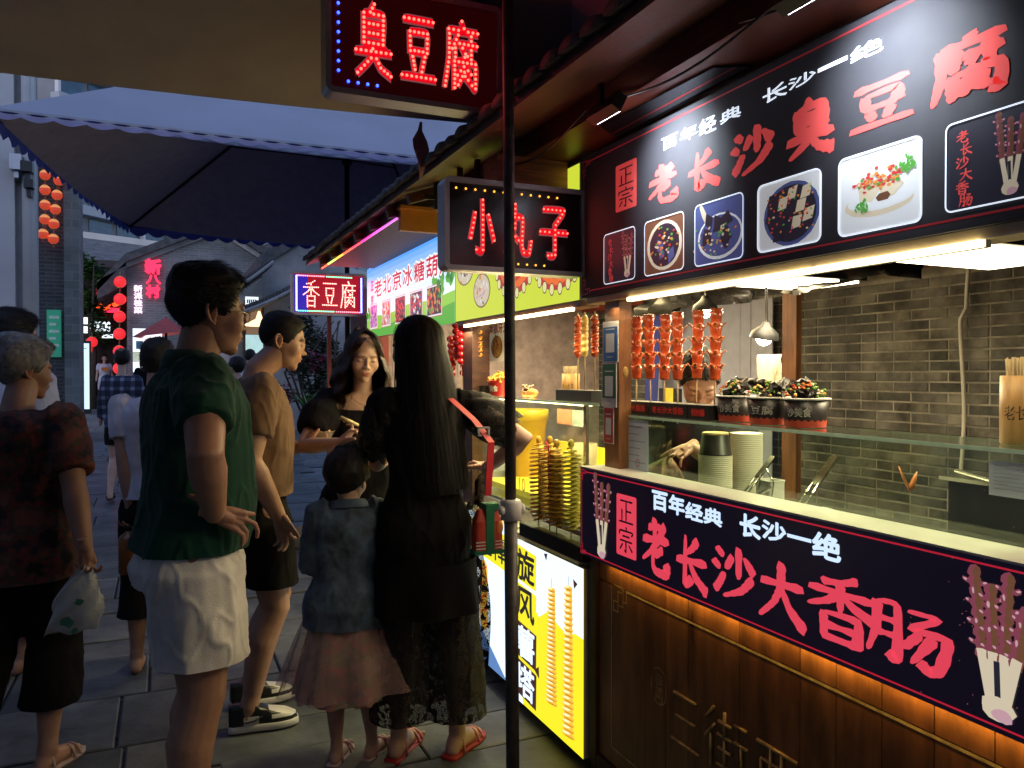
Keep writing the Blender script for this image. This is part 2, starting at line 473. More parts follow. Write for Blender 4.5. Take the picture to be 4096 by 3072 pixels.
def span(X, fn, x0, y0, x1, y1):
    """where a box of the photograph lies on the board at X: start Y, width, bottom z, top z (perspective skew removed)"""
    u0, v0 = fn(x0, y0); u1, v1 = fn(x1, y1)
    pa, pb = onX(u0, 384, X), onX(u1, 384, X)
    uc = (u0+u1)/2; sk = 0
    for _ in range(1):
        for which in (0, 1):
            pass
    st, sb = (v0-374)/(uc-163), (v1-374)/(uc-163)
    w = u1-u0
    # top of the box is set by the end nearer to the viewer when above eye level, by the far end when below
    vt = v0-st*w/2 if st < 0 else v0+st*w/2/(1+0)
    vb = v1+sb*w/2 if sb < 0 and False else (v1+sb*w/2 if sb < 0 else v1-sb*w/2)
    if st < 0: vt = v0+abs(st)*w/2
    if sb < 0: vb = v1-abs(sb)*w/2
    return pa.y, pa.y-pb.y, onX(uc, vb, X).z, onX(uc, vt, X).z

# ---- flat printed colours: plain print, and print lit from behind
def P_(name, c): return mat('print '+name, c, rough=.38, var=.04, spec=.5)
def L_(name, c, e=1.0, s=False): return mat('backlit '+name, tuple(x*.3 for x in c), rough=.3, var=0, emit=e, ecol=c, sample=s)

def dish(mb, F, x0, y0, x1, y1, off, kind, rg):
    """a small food photograph printed on the board; slots: 0 white 1 black 2 red 3 green 4 orange 5 blue 6 brown 7 cream"""
    w, h = x1-x0, y1-y0; cx, cy = (x0+x1)/2, (y0+y1)/2; e = .0004
    if kind == 'bowl':
        mb.mat(6); q_rrect(mb, F, x0, y0, x1, y1, w*.09, off)
        mb.mat(7); q_blob(mb, F, cx, cy, w*.44, h*.44, off+e, 24, 0)
        mb.mat(1); q_blob(mb, F, cx, cy, w*.37, h*.38, off+2*e, 24, .02)
        for i in range(7): mb.mat(5 if i % 3 == 0 else 1); q_blob(mb, F, cx+rg.uniform(-.2,.2)*w, cy+rg.uniform(-.22,.22)*h, w*.13, h*.1, off+3*e+i*.00008, 4, .2, rg.uniform(0,3))
        for i in range(46): mb.mat(rg.choice([2,4,4,7,3])); q_blob(mb, F, cx+rg.gauss(0,.15)*w, cy+rg.gauss(0,.15)*h, w*.028, h*.022, off+6*e+i*.00002, 5, .4)
    elif kind == 'plate':
        mb.mat(5); q_rrect(mb, F, x0, y0, x1, y1, w*.09, off)
        mb.mat(7); q_blob(mb, F, cx-.3*w, cy+.3*h, w*.05, h*.25, off+e, 8, .1, .5)
        mb.mat(0); q_blob(mb, F, cx+.02*w, cy-.08*h, w*.46, h*.36, off+e, 24, 0)
        mb.mat(5); q_blob(mb, F, cx+.02*w, cy-.07*h, w*.42, h*.32, off+2*e, 24, 0)
        for i in range(9): mb.mat(1); q_blob(mb, F, cx+rg.uniform(-.26,.28)*w, cy+rg.uniform(-.18,.22)*h, w*.14, h*.12, off+3*e+i*.00008, 4, .15, rg.uniform(0,3))
        for i in range(50): mb.mat(rg.choice([3,4,3,7,7])); q_blob(mb, F, cx+rg.gauss(0,.18)*w, cy-.08*h+rg.gauss(0,.13)*h, w*.024, h*.02, off+6*e+i*.00002, 5, .4)
    elif kind == 'slate':
        mb.mat(0); q_rrect(mb, F, x0, y0, x1, y1, w*.09, off)
        mb.mat(5); q_blob(mb, F, cx+.04*w, cy-.02*h, w*.44, h*.45, off+e, 24, .01)
        mb.mat(1); q_blob(mb, F, cx+.04*w, cy-.02*h, w*.39, h*.40, off+2*e, 24, .01)
        for i, (a, b, c) in enumerate([(-.25,.22,1),(-.28,0,1),(-.08,.14,7),(.06,.26,7),(.2,.06,7),(.28,.24,7),(.14,-.16,7),(-.1,-.1,1),(-.16,-.3,1),(.32,-.08,7)]):
            mb.mat(c); q_blob(mb, F, cx+a*w, cy+b*h, w*.12, h*.1, off+3*e+i*.00008, 4, .1, .7)
        for i in range(60): mb.mat(rg.choice([2,4,3,2,7])); q_blob(mb, F, cx+rg.uniform(-.34,.4)*w, cy+rg.uniform(-.3,.34)*h, w*.02, h*.017, off+6*e+i*.00002, 5, .4)
    elif kind == 'white':
        mb.mat(0); q_rrect(mb, F, x0, y0, x1, y1, w*.08, off)
        mb.mat(7); q_blob(mb, F, cx, cy-.16*h, w*.42, h*.16, off+e, 24, .02)
        mb.mat(0); q_blob(mb, F, cx+.02*w, cy-.12*h, w*.40, h*.13, off+2*e, 24, .02)
        for a, b in ((-.12,-.02),(.14,0)): mb.mat(7); q_blob(mb, F, cx+a*w, cy+b*h, w*.15, h*.14, off+3*e+a*.0001, 5, .1)
        mb.mat(6); q_blob(mb, F, cx+.06*w, cy-.1*h, w*.1, h*.05, off+3.4*e, 6, .2)
        for i in range(90): mb.mat(rg.choice([2,4,2,2,3,7])); q_blob(mb, F, cx+rg.gauss(0,.15)*w, cy+.12*h+rg.gauss(0,.055)*h, w*.028, h*.022, off+4*e+i*.00002, 5, .4)
        for i in range(34):
            c = (.34,.2) if i % 3 else (-.2,-.16)
            mb.mat(3); q_blob(mb, F, cx+(c[0]+rg.gauss(0,.055))*w, cy+(c[1]+rg.gauss(0,.04))*h, w*.035, h*.02, off+6*e+i*.00002, 5, .4, rg.uniform(0,3))
def sausage_pic(mb, F, x0, y0, x1, y1, off, rg, n=3):
    """printed cone of flower-cut sausages on sticks"""
    w, h = x1-x0, y1-y0; e = .0003
    for k in range(n):
        fx = x0+w*(.2+.6*k/max(1, n-1)); top = y1-h*(.10 if k % 2 else .0)-(h*.10 if k == n-1 else 0); bot = y0+h*.44
        lean = (fx-(x0+x1)/2)*.35
        for i in range(9):
            t = i/8; cy = bot+(top-bot)*t; cx = fx-lean*(1-t)
            mb.mat(8); q_blob(mb, F, cx, cy, w*.085, h*.05, off+k*e, 9, .12, 0, rg); mb.mat(6); q_blob(mb, F, cx+w*.03, cy, w*.05, h*.045, off+k*e+.00004, 8, .15, 0, rg); mb.mat(9 if i % 3 == 0 else 8); q_blob(mb, F, cx-w*.035, cy+h*.01, w*.018, h*.022, off+k*e+.00008, 7, .3, 0, rg)
            if i % 2:
                for sg in (-1, 1):
                    mb.mat(8); q_blob(mb, F, cx+sg*w*.1, cy, w*.055, h*.019, off+k*e+.00011, 7, .3, .4*sg, rg); mb.mat(9); q_blob(mb, F, cx+sg*w*.12, cy+h*.006, w*.026, h*.009, off+k*e+.00014, 7, .3, .4*sg, rg)
        mb.mat(7); q_line(mb, F, [(fx-lean, bot), ((x0+x1)/2+(fx-(x0+x1)/2)*.3, y0+h*.14)], w*.12, off+k*e+.0001)
    mb.mat(1); q_line(mb, F, [((x0+x1)/2-.02*w, y0+h*.4), ((x0+x1)/2, y0+h*.1)], w*.07, off+n*e)
    mb.mat(7); q_blob(mb, F, (x0+x1)/2, y0+h*.1, w*.2, h*.09, off+(n+.5)*e, 12, .1)
    mb.mat(9); q_blob(mb, F, (x0+x1)/2+w*.05, y0+h*.06, w*.13, h*.045, off+(n+1)*e, 10, .15)
PAL = ['white','black','red','green','orange','blue','brown','cream','purple','pink']
PCOL = dict(white=(.80,.82,.84), black=(.02,.02,.035), red=(.62,.06,.05), green=(.10,.36,.06), orange=(.75,.28,.05), blue=(.07,.10,.28), brown=(.16,.07,.035), cream=(.72,.62,.45), purple=(.24,.055,.085), pink=(.62,.36,.42))
printed = [P_(k, PCOL[k]) for k in PAL]
backlit = [L_(k, PCOL[k], .85) for k in PAL]
def fret(mb, F, x, y, sx, sy, s, w, off):
    """corner ornament of a Chinese fret border"""
    for pts in ([(0,0),(2,0),(2,1),(1,1),(1,2),(0,2),(0,0)], [(2,1),(3,1),(3,0)], [(1,2),(1,3),(0,3)]):
        q_line(mb, F, [(x+sx*a*s, y+sy*b*s) for a, b in pts], w, off)

# ================================================================ stall with the black boards
stall = thing('food_stall', 'nearest stall on the right with black boards in red brush characters and a wooden base', 'food stall', (1.6, .9, 0))
def rel(o, t):
    """keep world placement while parenting to an Empty that is only translated or turned about z"""
    o.parent = t; o.matrix_parent_inverse = Matrix.Translation(t.location).inverted() if t.rotation_euler.z == 0 else (Matrix.Translation(t.location) @ Matrix.Rotation(t.rotation_euler.z, 4, 'Z')).inverted()
    return o
def wb(mb, name, mats, t): return rel(mb.build(name, mats), t)

# planks of the base front, each a board with a small gap
seams = [onX(cwb(x, 0)[0], 500, XS).y for x in (90, 440, 600, 770, 1160, 1625, 1900)]
seams = seams+[seams[-1]-.13*(i+1) for i in range(10)]
M_plank = [mat('varnished plank %d' % i, c, rough=.30, var=.4, scale=3, stretch=(6,6,1.2), bump=.12, bscale=40) for i, c in enumerate([(.23,.10,.03),(.19,.08,.025),(.26,.115,.035)])]
for i in range(len(seams)-1):
    y1, y0 = seams[i], seams[i+1]
    for z0, z1 in ((.10, .742), (.748, .826)):
        mb = MB(); mb.box((XS, y0+.0015, z0), (XS+.03, y1-.0015, z1)); wb(mb, 'plank', M_plank[i % 3], stall)
mb = MB(); mb.box((XS+.03, -1.2, 0), (2.25, 2.49, 1.0)); mb.box((XS-.01, -1.2, 0), (XS+.03, 2.49, .095)); mb.box((XS-.012, 2.492, 0), (XS+.1, 2.53, .83))
wb(mb, 'base_cabinet', mat('dark cabinet wood', (.05,.022,.012), rough=.5, var=.3), stall)
# incised gold line, corner frets, seal and characters on the base
F = Frame((XS-.001, 2.49, 0), (0,-1,0), (0,0,1))
M_gold = mat('worn gold paint in the grooves', (.80,.60,.20), rough=.4, metal=.2, var=.35, scale=25)
mb = MB(); yl = onX(*cwb(300, 320), XS).z
q_line(mb, F, [(2.49-onX(*cwb(300,320), XS).y, yl), (3.4, yl)], .0075, .001)
xc = 2.49-onX(*cwb(300,320), XS).y
q_line(mb, F, [(xc, yl), (xc, yl-.04), (xc-.022, yl-.04), (xc-.022, yl+.006), (xc-.08, yl+.006)], .0045, .001)
q_line(mb, F, [(xc-.022, yl-.012), (xc-.055, yl-.012), (xc-.055, yl-.06), (xc-.022, yl-.06), (xc-.022,yl-.03)], .0045, .001)
q_line(mb, F, [(xc-.055, yl-.05), (xc-.085, yl-.05), (xc-.085, yl-.085), (xc-.055, yl-.085), (xc-.055,yl-.06)], .004, .001)
q_line(mb, F, [(xc-.098, yl), (xc-.098, .16), (3.4, .16)], .004, .001)
wb(mb, 'gold_border', M_gold, stall)
M_groove = mat('incised strokes, dull gold', (.50,.36,.13), rough=.35, metal=.3, var=.5, scale=20)
gy, gw, gb, gt = span(XS, cwb, 495, 865, 610, 1220)
mb = MB(); q_rrframe(mb, F, 2.49-gy, gb, 2.49-gy+gw, gt, gw*.45, .005, .0012)
brush_char(mb, F, '巷', 2.49-gy+gw*.2, gt-.02, gw*.6, (gt-gb)*.4, .005, .0012, .2); brush_char(mb, F, '两', 2.49-gy+gw*.2, (gt+gb)/2-.005, gw*.6, (gt-gb)*.4, .005, .0012, .2)
wb(mb, 'carved_seal', M_groove, stall)
def carved(ch, x, y0, w, h):
    mb = MB()
    for S in STROKES[ch]:
        P = [Vector((a, b)) for a, b in S]
        pts = [F.p(x+a.x/100*w, y0-a.y/100*h, .002) for a in P]
        mb.sm = True; mb.tube(pts, .0052, 6)
    return stuff(wb(mb, 'carved_character', M_groove, stall))
for ch, bx in (('三', (640,960,880,1500)), ('街', (900,1080,1250,1640)), ('两', (1290,1330,1640,1900)), ('巷', (1720,1560,2150,2250))):
    yy, ww, bb, tt = span(XS, cwb, *bx); carved(ch, 2.49-yy, tt-.02, ww, min(.24, max(tt-bb, .19)))

# ---- lower board: a light box printed black, lit from behind
mb = MB(); mb.box((XL+.002, -1.0, .829), (XL+.115, 2.55, 1.151))
wb(mb, 'lower_board_case', M_cream, stall)
FL = Frame((XL, 2.55, .829), (0,-1,0), (0,0,1)); Hh = .322
M_bk = L_('night black', (.0042,.0030,.0085), 1.0); M_rd = L_('brush red', (.74,.055,.095), 1.0); M_wt = L_('cool white', (.60,.76,1.0), 1.15)
mb = MB(); q_rect(mb, FL, 0, 0, 3.5, Hh, .0); wb(mb, 'lower_board', M_bk, stall)
M_rd2 = L_('border red', (.42,.012,.03), 1.0)
mb = MB(); e = .0006
q_line(mb, FL, [(.012, .012), (3.4, .012)], .004, e); q_line(mb, FL, [(.04, Hh-.012), (3.4, Hh-.012)], .004, e); q_line(mb, FL, [(.012, .04), (.012, Hh-.012)], .003, e)
fret(mb, FL, .006, .006, 1, 1, .012, .003, e); fret(mb, FL, .006, Hh-.006, 1, -1, .012, .003, e)
wb(mb, 'board_border', M_rd2, stall)
def chars(t, F, X, Y0, Z0, items, fn, sw, m, off, font=False, seed=1, slant=0, name='character', hmin=0, brushy=1.0, bold=.04):
    for ch, bx in items:
        yy, ww, bb, tt = span(X, fn, *bx); mb = MB()
        if font: ex = (tt-bb)*(.16 if ch != '一' else 0); text_in(mb, F, ch, Y0-yy-ww*.04, bb-Z0-ex, Y0-yy+ww*1.04, tt-Z0+ex, off, bold, slant)
        else: brush_char(mb, F, ch, Y0-yy, tt-Z0, ww, max(tt-bb, hmin), sw, off, brushy, seed, slant)
        wb(mb, name, m, t)
head_low = [('百',(385,85,455,175)),('年',(468,105,540,195)),('经',(550,140,630,225)),('典',(640,165,725,250)),('长',(820,200,915,310)),('沙',(930,230,1040,330)),('一',(1055,290,1165,335)),('绝',(1180,290,1310,420))]
chars(stall, FL, XL, 2.55, .829, head_low, c5, .01, M_wt, .001, font=True)
chars(stall, FL, XL, 2.55, .829, [('老',(328,190,480,530)),('长',(492,275,665,610)),('沙',(678,320,900,665)),('大',(905,395,1150,795)),('香',(1140,450,1510,915)),('肠',(1440,580,1870,1040))], c5, .0265, M_rd, .001, seed=4)
yy, ww, bb, tt = span(XL, c5, 207, 88, 305, 425)
mb = MB(); q_rrect(mb, FL, 2.55-yy, bb-.829, 2.55-yy+ww, tt-.829, .008, .001); wb(mb, 'seal', M_rd, stall)
mb = MB(); x0 = 2.55-yy; zc = (bb+tt)/2-.829
brush_char(mb, FL, '正', x0+ww*.1, tt-.829-.012, ww*.8, (tt-bb)*.42, .008, .0016, .6); brush_char(mb, FL, '宗', x0+ww*.1, zc-.004, ww*.8, (tt-bb)*.42, .008, .0016, .6)
wb(mb, 'seal_lettering', M_bk, stall)
for bx, n in (((80,0,190,440), 3), ((1895,460,2330,1330), 4)):
    yy, ww, bb, tt = span(XL, c5, *bx); mb = MB()
    sausage_pic(mb, FL, 2.55-yy, max(bb-.829, .012), 2.55-yy+ww, min(tt-.829, Hh-.015), .0012, random.Random(5), n); wb(mb, 'sausage_picture', backlit, stall)
mb = MB(); rg = random.Random(9); yy, ww, bb, tt = span(XL, c5, 1895, 460, 2330, 1330)
for i in range(60): q_blob(mb, FL, 2.55-yy+rg.gauss(.5,.5)*ww, .16+rg.gauss(0,.09), .0012, .0012, .0009, 5, .3)
wb(mb, 'printed_sparks', L_('spark', (.25,.08,.08), 1), stall)
mb = MB(); mb.box((XL, -1.0, 1.151), (XL+.13, 2.552, 1.156)); wb(mb, 'counter_ledge', M_cream, stall)
# warm LED strip tucked under the lower board, washing the planks
mb = MB(); mb.box((1.452, -1, .822), (1.46, 2.44, .826)); s_ = wb(mb, 'led_strip', tube_mat('lit amber strip', (1,.50,.08), 1.2), stall)
lamp('led_strip_light', 'AREA', (1.446, .9, .815), 1.9, (1,.54,.13), .012, 3.0, rot=(0, R(-22), 0), parent=None)
bpy.data.objects['led_strip_light'].parent = stall; bpy.data.objects['led_strip_light'].matrix_parent_inverse = Matrix.Translation(stall.location).inverted()

# ---- upper board, printed and floodlit; its inks carry a painted glow standing for that light
Z0, Z1, Y0 = 1.79, 2.315, 2.62
mb = MB(); mb.box((XS+.002, -1.0, Z0), (XS+.07, Y0, Z1)); wb(mb, 'upper_board_case', mat('dull board edge', (.10,.10,.11), rough=.5), stall)
FU = Frame((XS, Y0, Z0), (0,-1,0), (0,0,1)); HU = Z1-Z0
M_ub = mat('print night blue black', (.012,.011,.019), rough=.82, var=.05, spec=1.0)
mb = MB(); q_rect(mb, FU, 0, 0, 3.6, HU, 0); wb(mb, 'upper_board', M_ub, stall)
M_ur = mat('print brush red', (.70,.085,.075), rough=.82, var=.03, emit=.38, ecol=(.75,.07,.07)); M_uw = mat('glowing white ink', (.80,.84,.90), rough=.82, var=.02, emit=.85, ecol=(.8,.88,1))  # ink emission stands in for floodlight on the print
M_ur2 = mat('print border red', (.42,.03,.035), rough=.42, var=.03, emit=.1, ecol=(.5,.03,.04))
mb = MB(); q_line(mb, FU, [(.03, HU-.018), (3.5, HU-.018)], .005, e); q_line(mb, FU, [(.06, .022), (3.5, .022)], .005, e); q_line(mb, FU, [(.015, .06), (.015, HU-.05)], .003, e)
fret(mb, FU, .008, .012, 1, 1, .018, .0035, e); fret(mb, FU, .008, HU-.01, 1, -1, .018, .0035, e); wb(mb, 'board_border', M_ur2, stall)
head_up = [('百',(428,660,500,740)),('年',(520,615,595,700)),('经',(612,570,690,665)),('典',(715,520,810,610)),('长',(925,405,1035,510)),('沙',(1050,345,1175,445)),('一',(1195,300,1330,340)),('绝',(1355,185,1505,310))]
chars(stall, FU, XS, Y0, Z0, head_up, c3, .01, M_uw, .001, font=True, bold=.022)
chars(stall, FU, XS, Y0, Z0, [('老',(355,770,515,1030)),('长',(545,700,720,965)),('沙',(765,575,980,890)),('臭',(1030,435,1285,805)),('豆',(1335,315,1680,680)),('腐',(1740,80,2135,545))], c3, .031, M_ur, .001, seed=2)
yy, ww, bb, tt = span(XS, c3, 200, 775, 303, 1050); x0 = Y0-yy
mb = MB(); q_rrect(mb, FU, x0, bb-Z0, x0+ww, tt-Z0, .008, .001); wb(mb, 'seal', M_ur, stall)
mb = MB(); brush_char(mb, FU, '正', x0+ww*.1, tt-Z0-.012, ww*.8, (tt-bb)*.42, .008, .0016, .6); brush_char(mb, FU, '宗', x0+ww*.1, (tt+bb)/2-Z0-.004, ww*.8, (tt-bb)*.42, .008, .0016, .6)
wb(mb, 'seal_lettering', M_ub, stall)
printed_e = [mat('glowing print '+k, PCOL[k], rough=.42, var=.03, emit=.32, ecol=PCOL[k], sample=False) for k in PAL]  # dish prints glow too, in place of the floodlight falling on them
rg = random.Random(4)
def vtext(mb, F, x, top, s, body, off, dx=.25, sw=.11):
    for i, ch in enumerate(body): brush_char(mb, F, ch, x+(i % 2)*s*dx, top-i*s*.86, s, s*.86, s*sw, off, .8, i)
for kind, bx in (('caption',(145,1110,300,1405)),('bowl',(345,1035,540,1365)),('plate',(592,940,832,1318)),('slate',(900,820,1212,1250)),('white',(1297,658,1707,1172)),('caption',(1822,480,2260,1055))):
    yy, ww, bb, tt = span(XS, c3, *bx); a, b, c, d = Y0-yy, bb-Z0, Y0-yy+ww, tt-Z0
    mb = MB()
    if kind != 'caption': dish(mb, FU, a, b, c, d, .001, kind, rg)
    else: mb.mat(1); q_rrect(mb, FU, a, b, c, d, .015, .001)
    if kind == 'caption': sausage_pic(mb, FU, a+ww*.52, b+.01, c-.006, d-.012, .0014, rg, 3)
    wb(mb, 'dish_picture', printed_e, stall)
    mb = MB(); q_rrframe(mb, FU, a, b, c, d, ww*.085, .0035, .0042); wb(mb, 'picture_frame', M_uw, stall)
    if kind == 'caption':
        mb = MB(); s = (d-b)/6.1; vtext(mb, FU, a+ww*.12, d-.02, s, '老长沙大香肠', .0016); wb(mb, 'caption', M_ur, stall)

# ---- glass counter
mb = MB(); mb.box((1.54, -1, 1.342), (1.75, 2.44, 1.35)); wb(mb, 'glass_shelf', M_glass, stall)
mb = MB(); mb.box((1.5385, -1, 1.3415), (1.5398, 2.44, 1.3505)); mb.box((1.7502, -1, 1.3425), (1.7515, 2.44, 1.3495)); wb(mb, 'glass_edge', M_gedge, stall)
mb = MB(); mb.box((1.546, -1, 1.157), (1.552, 2.43, 1.340)); wb(mb, 'glass_pane', M_glass, stall)
mb = MB(); mb.box((1.545, 2.436, 1.157), (1.75, 2.442, 1.340)); wb(mb, 'glass_pane', M_glass, stall)
mb = MB(); mb.box((1.55, -1, 1.0), (2.25, 2.43, 1.012)); wb(mb, 'steel_counter', M_steel, stall)
mb = MB(); mb.box((1.55, -1, 1.012), (1.58, 2.43, 1.05)); mb.box((1.58, .9, 1.012), (1.585, 2.2, 1.06)); mb.box((1.95, .9, 1.012), (1.955, 2.2, 1.06)); wb(mb, 'tray_rim', M_steel, stall)
# posts
mb = MB(); p0, p1 = onX(605, 384, 1.50).y, onX(619, 384, 1.50).y
mb.box((1.50, p1, .95), (1.552, p0, 1.79)); post = wb(mb, 'post', M_wood, stall)
mb = MB(); mb.mat(0, True); mb.ball(Vector((1.528, p1, onX(625, 372, 1.5).z)), (.012, .004, .020)); wb(mb, 'knot', mat('knot', (.45,.28,.08), rough=.4), stall)
pr = onX(782, 384, 3.25); mb = MB(); mb.box((3.25, onX(796, 384, 3.25).y, 0), (3.29, pr.y, 2.3)); wb(mb, 'rear_post', M_wood, stall)
# ceiling, red beam, back wall
mb = MB(); mb.box((1.54, -1.5, 2.30), (3.8, 6.2, 2.36)); wb(mb, 'stall_ceiling', M_wood_d, stall)
mb = MB(); mb.box((3.42, -1.5, 2.045), (3.58, 6.2, 2.27)); wb(mb, 'red_beam', M_redbeam, stall)
mb = MB(); mb.box((XS+.01, -1, 1.765), (XS+.09, 2.60, 1.788)); wb(mb, 'board_bottom_rail', mat('pale trim wood', (.55,.45,.28), rough=.5), stall)
# tube lights under the board
tb = [onX(c3(x, 0)[0], 300, 1.47).y for x in (255, 625, 1170, 2010)]
for i in range(3):
    mb = MB(); mb.mat(0); mb.box((1.468, tb[i+1]+.008, 1.752), (1.482, tb[i]-.004, 1.764)); mb.mat(1); mb.box((1.483, tb[i+1]+.004, 1.750), (1.50, tb[i]-.002, 1.766))
    wb(mb, 'tube_light', [M_tubeY, M_white], stall)
L = lamp('tube_light_glow', 'AREA', (1.478, 1.3, 1.745), 7.0, WARM, .02, 2.3, rot=(0, R(8), 0)); rel(L, stall)
# flat panel lamps inside
for (u, v) in ((790, 284), (990, 259)):
    p = atD(u, v, 2.95 if u < 900 else 2.15)
    pl = thing('panel_lamp', 'square panel lamp over the near counter, %s' % ('seen beside the rear wooden post' if u < 900 else 'nearer one at the right edge of the photo'), 'lamp', p, group='square panel lamps inside the near stall')
    mb = MB(); mb.box((-.22, -.16, .006), (.22, .16, .03)); mb.box((-.01, -.01, .03), (.01, .01, 2.3-p.z)); mb.build('housing', M_black, pl)
    mb = MB(); mb.box((-.20, -.14, -.002), (.20, .14, .0055)); mb.build('diffuser', M_panel, pl)
    lamp('panel_glow', 'AREA', (0, 0, -.01), 17.0, (1,.82,.50), .4, .28, rot=(0, 0, 0), parent=pl)
# floodlights that wash the upper board
def flood(yc, en, label):
    t = thing('floodlight', label, 'lamp', (1.215, yc, 2.262), group='floodlights above the black board')
    Mr = Matrix.Rotation(R(28), 4, 'Y')
    mb = MB(); mb.box((-.035, -.075, .0), (.0, .075, .05), Mr); mb.box((-.03, -.01, .045), (-.015, .01, .10)); mb.build('housing', M_black, t)
    mb = MB(); mb.box((.0005, -.065, .004), (.003, .065, .046), Mr); mb.build('lens', tube_mat('lit floodlight lens', (.80,.90,1), 18), t)
    lamp('flood_glow', 'SPOT', (.02, 0, .02), en, (.82,.91,1), .03, target=None, parent=t, spot=R(100))
    bpy.context.view_layer.update()
    o = [k for k in kids(t) if k.type == 'LIGHT'][0]; o.rotation_euler = Vector((.25, 0, -.11)).to_track_quat('-Z', 'Y').to_euler()
    return t
flood(2.02, 34, 'small black floodlight above the second and third red characters, partly hidden by the beam')
flood(1.22, 30, 'black floodlight with its lit white lens showing at the top edge of the photo')
flood(.35, 30, 'black floodlight above the right end of the black board')

# ================================================================ brick wall behind the stalls
wall = thing('brick_wall', 'dark grey brick wall behind the counters of the stalls', 'wall', (3.6, 0, 0))
M_mortar = mat('pale mortar', (.26,.245,.21), rough=.95, var=.35, scale=9)
mb = MB(); mb.box((3.606, -1.5, 0), (3.80, 7.0, 2.32)); wb(mb, 'mortar_bed', M_mortar, wall)
M_bricks = [mat('grey brick %d' % i, tuple(x*.82 for x in c), rough=.9, var=.55, scale=5, bump=.6, bscale=30) for i, c in enumerate([(.12,.115,.10),(.16,.15,.13),(.09,.09,.08),(.19,.18,.155),(.14,.135,.125)])]
rg = random.Random(11); cand = []
bh, bl = .054, .215
for r in range(int(2.05/bh)):
    z = r*bh
    y = -1.4+(bl/2 if r % 2 else 0)
    while y < 6.6:
        l_ = bl*(.5 if rg.random() < .18 else 1)
        cand.append((y, z, l_)); y += l_
def vis(y, z):
    d = Vector((3.6, y, z))-Vector((0, 0, HC)); q = CAMR.inverted() @ d
    u = 512+FPX*q.x/-q.z; v = 384-FPX*q.y/-q.z
    return u, v
near = [c for c in cand if 790 < vis(c[0]+.1, c[1])[0] < 1050 and 262 < vis(c[0]+.1, c[1])[1] < 560]
near.sort(key=lambda c: abs(vis(c[0], c[1])[1]-380))
nearset = set(near[:285])
brm = {}
def brick_shape(mb, y, z, l_, rg):
    g = .0045; p = rg.uniform(-.002, .003); x = 3.606-.0045-p; b = .003
    y0, y1, z0, z1 = y+g, y+l_-g, z+g, z+bh-g
    mb.rings([[(3.606,y0,z0),(3.606,y1,z0),(3.606,y1,z1),(3.606,y0,z1)],[(x+b,y0,z0),(x+b,y1,z0),(x+b,y1,z1),(x+b,y0,z1)],[(x,y0+b,z0+b),(x,y1-b,z0+b),(x,y1-b,z1-b),(x,y0+b,z1-b)]][::1], True)
far = [MB() for _ in M_bricks]
for c in cand:
    if c in nearset:
        mb = MB(); brick_shape(mb, *c, rg)
        wb(mb, 'brick', rg.choice(M_bricks), wall)
    else: brick_shape(far[rg.randrange(5)], *c, rg)
mbf = MB()
for i, f in enumerate(far):
    k = len(mbf.v); mbf.v += f.v; mbf.f += [tuple(k+a for a in q) for q in f.f]; mbf.m += [i]*len(f.f); mbf.smooth += [False]*len(f.f)
stuff(wb(mbf, 'brickwork', M_bricks, wall))
# cable on the wall
pts = []
for i in range(30):
    z = 2.04-i*.055; yb = onX(968 if z > 1.8 else 962, 300, 3.56).y
    pts.append((3.565, yb+math.sin(i*.35)*.012, z))
mb = MB(); mb.sm = True; mb.tube(pts, .010, 7); o = mb.build('wall_cable', M_cable); tag(o, 'pale cable running straight down the brick wall behind the counter', 'cable')
# sheet lining at the left part of the back wall
mb = MB(); ya, yb = onX(772, 384, 3.5).y, 5.2
n = 14
for i in range(n): 
    a, b = ya+(yb-ya)*i/n, ya+(yb-ya)*(i+1)/n
    mb.box((3.50+.004*math.sin(i*1.7), a, .8), (3.508+.004*math.sin(i*1.7), b, 1.98))
o = mb.build('wall_sheet', mat('pale grey lining sheet', (.36,.37,.46), rough=.6, var=.1)); tag(o, 'pale grey plastic sheet hung on the rear wall behind the seller', 'sheet')

# ================================================================ the roof over the stalls
roof = thing('stall_roof', 'dark tiled eave running along the whole row of stalls', 'roof', (1.2, 2, 2.3))
XE, ZE = .985, 2.315
mb = MB()
ya, yb = -1.5, 6.0
mb.poly([(XE, ya, ZE), (XE, yb, ZE), (3.9, yb, ZE+1.0), (3.9, ya, ZE+1.0)]); mb.poly([(XE, ya, ZE+.03), (3.9, ya, ZE+1.03), (3.9, yb, ZE+1.03), (XE, yb, ZE+.03)])
mb.poly([(XE, ya, ZE), (XE, ya, ZE+.03), (XE, yb, ZE+.03), (XE, yb, ZE)]); mb.poly([(XE, yb, ZE), (XE, yb, ZE+.03), (3.9, yb, ZE+1.03), (3.9, yb, ZE+1.0)])
wb(mb, 'roof_deck', M_wood_d, roof)
mb = MB(); mb.mat(0, True)
prof = [(.052*math.cos(R(a)), .03*math.sin(R(a))) for a in range(0, 181, 22)]
rings = [[Vector((x0_, dy, dz+z_)) for dy, dz in prof+[(-.045, -.004), (.045, -.004)]] for x0_, z_ in ((-.03, -.008), (.16, .056))]
mb.rings(rings); tile_me = mb.mesh('roof_tile', M_tile)
rg = random.Random(2); k = 0
yy = -.4
while yy < 5.95:
    o = inst(tile_me, 'roof_tile', None, (XE, yy, ZE+.034+rg.uniform(-.004,.004)), (rg.uniform(-.05,.05), 0, rg.uniform(-.05,.05))); rel(o, roof); yy += .115
rings = [[Vector((x0_, dy, dz+z_)) for dy, dz in prof+[(-.045, -.004), (.045, -.004)]] for x0_, z_ in ((0, 0), (2.8, .96))]
mb = MB(); mb.mat(0, True); yy = -1.4
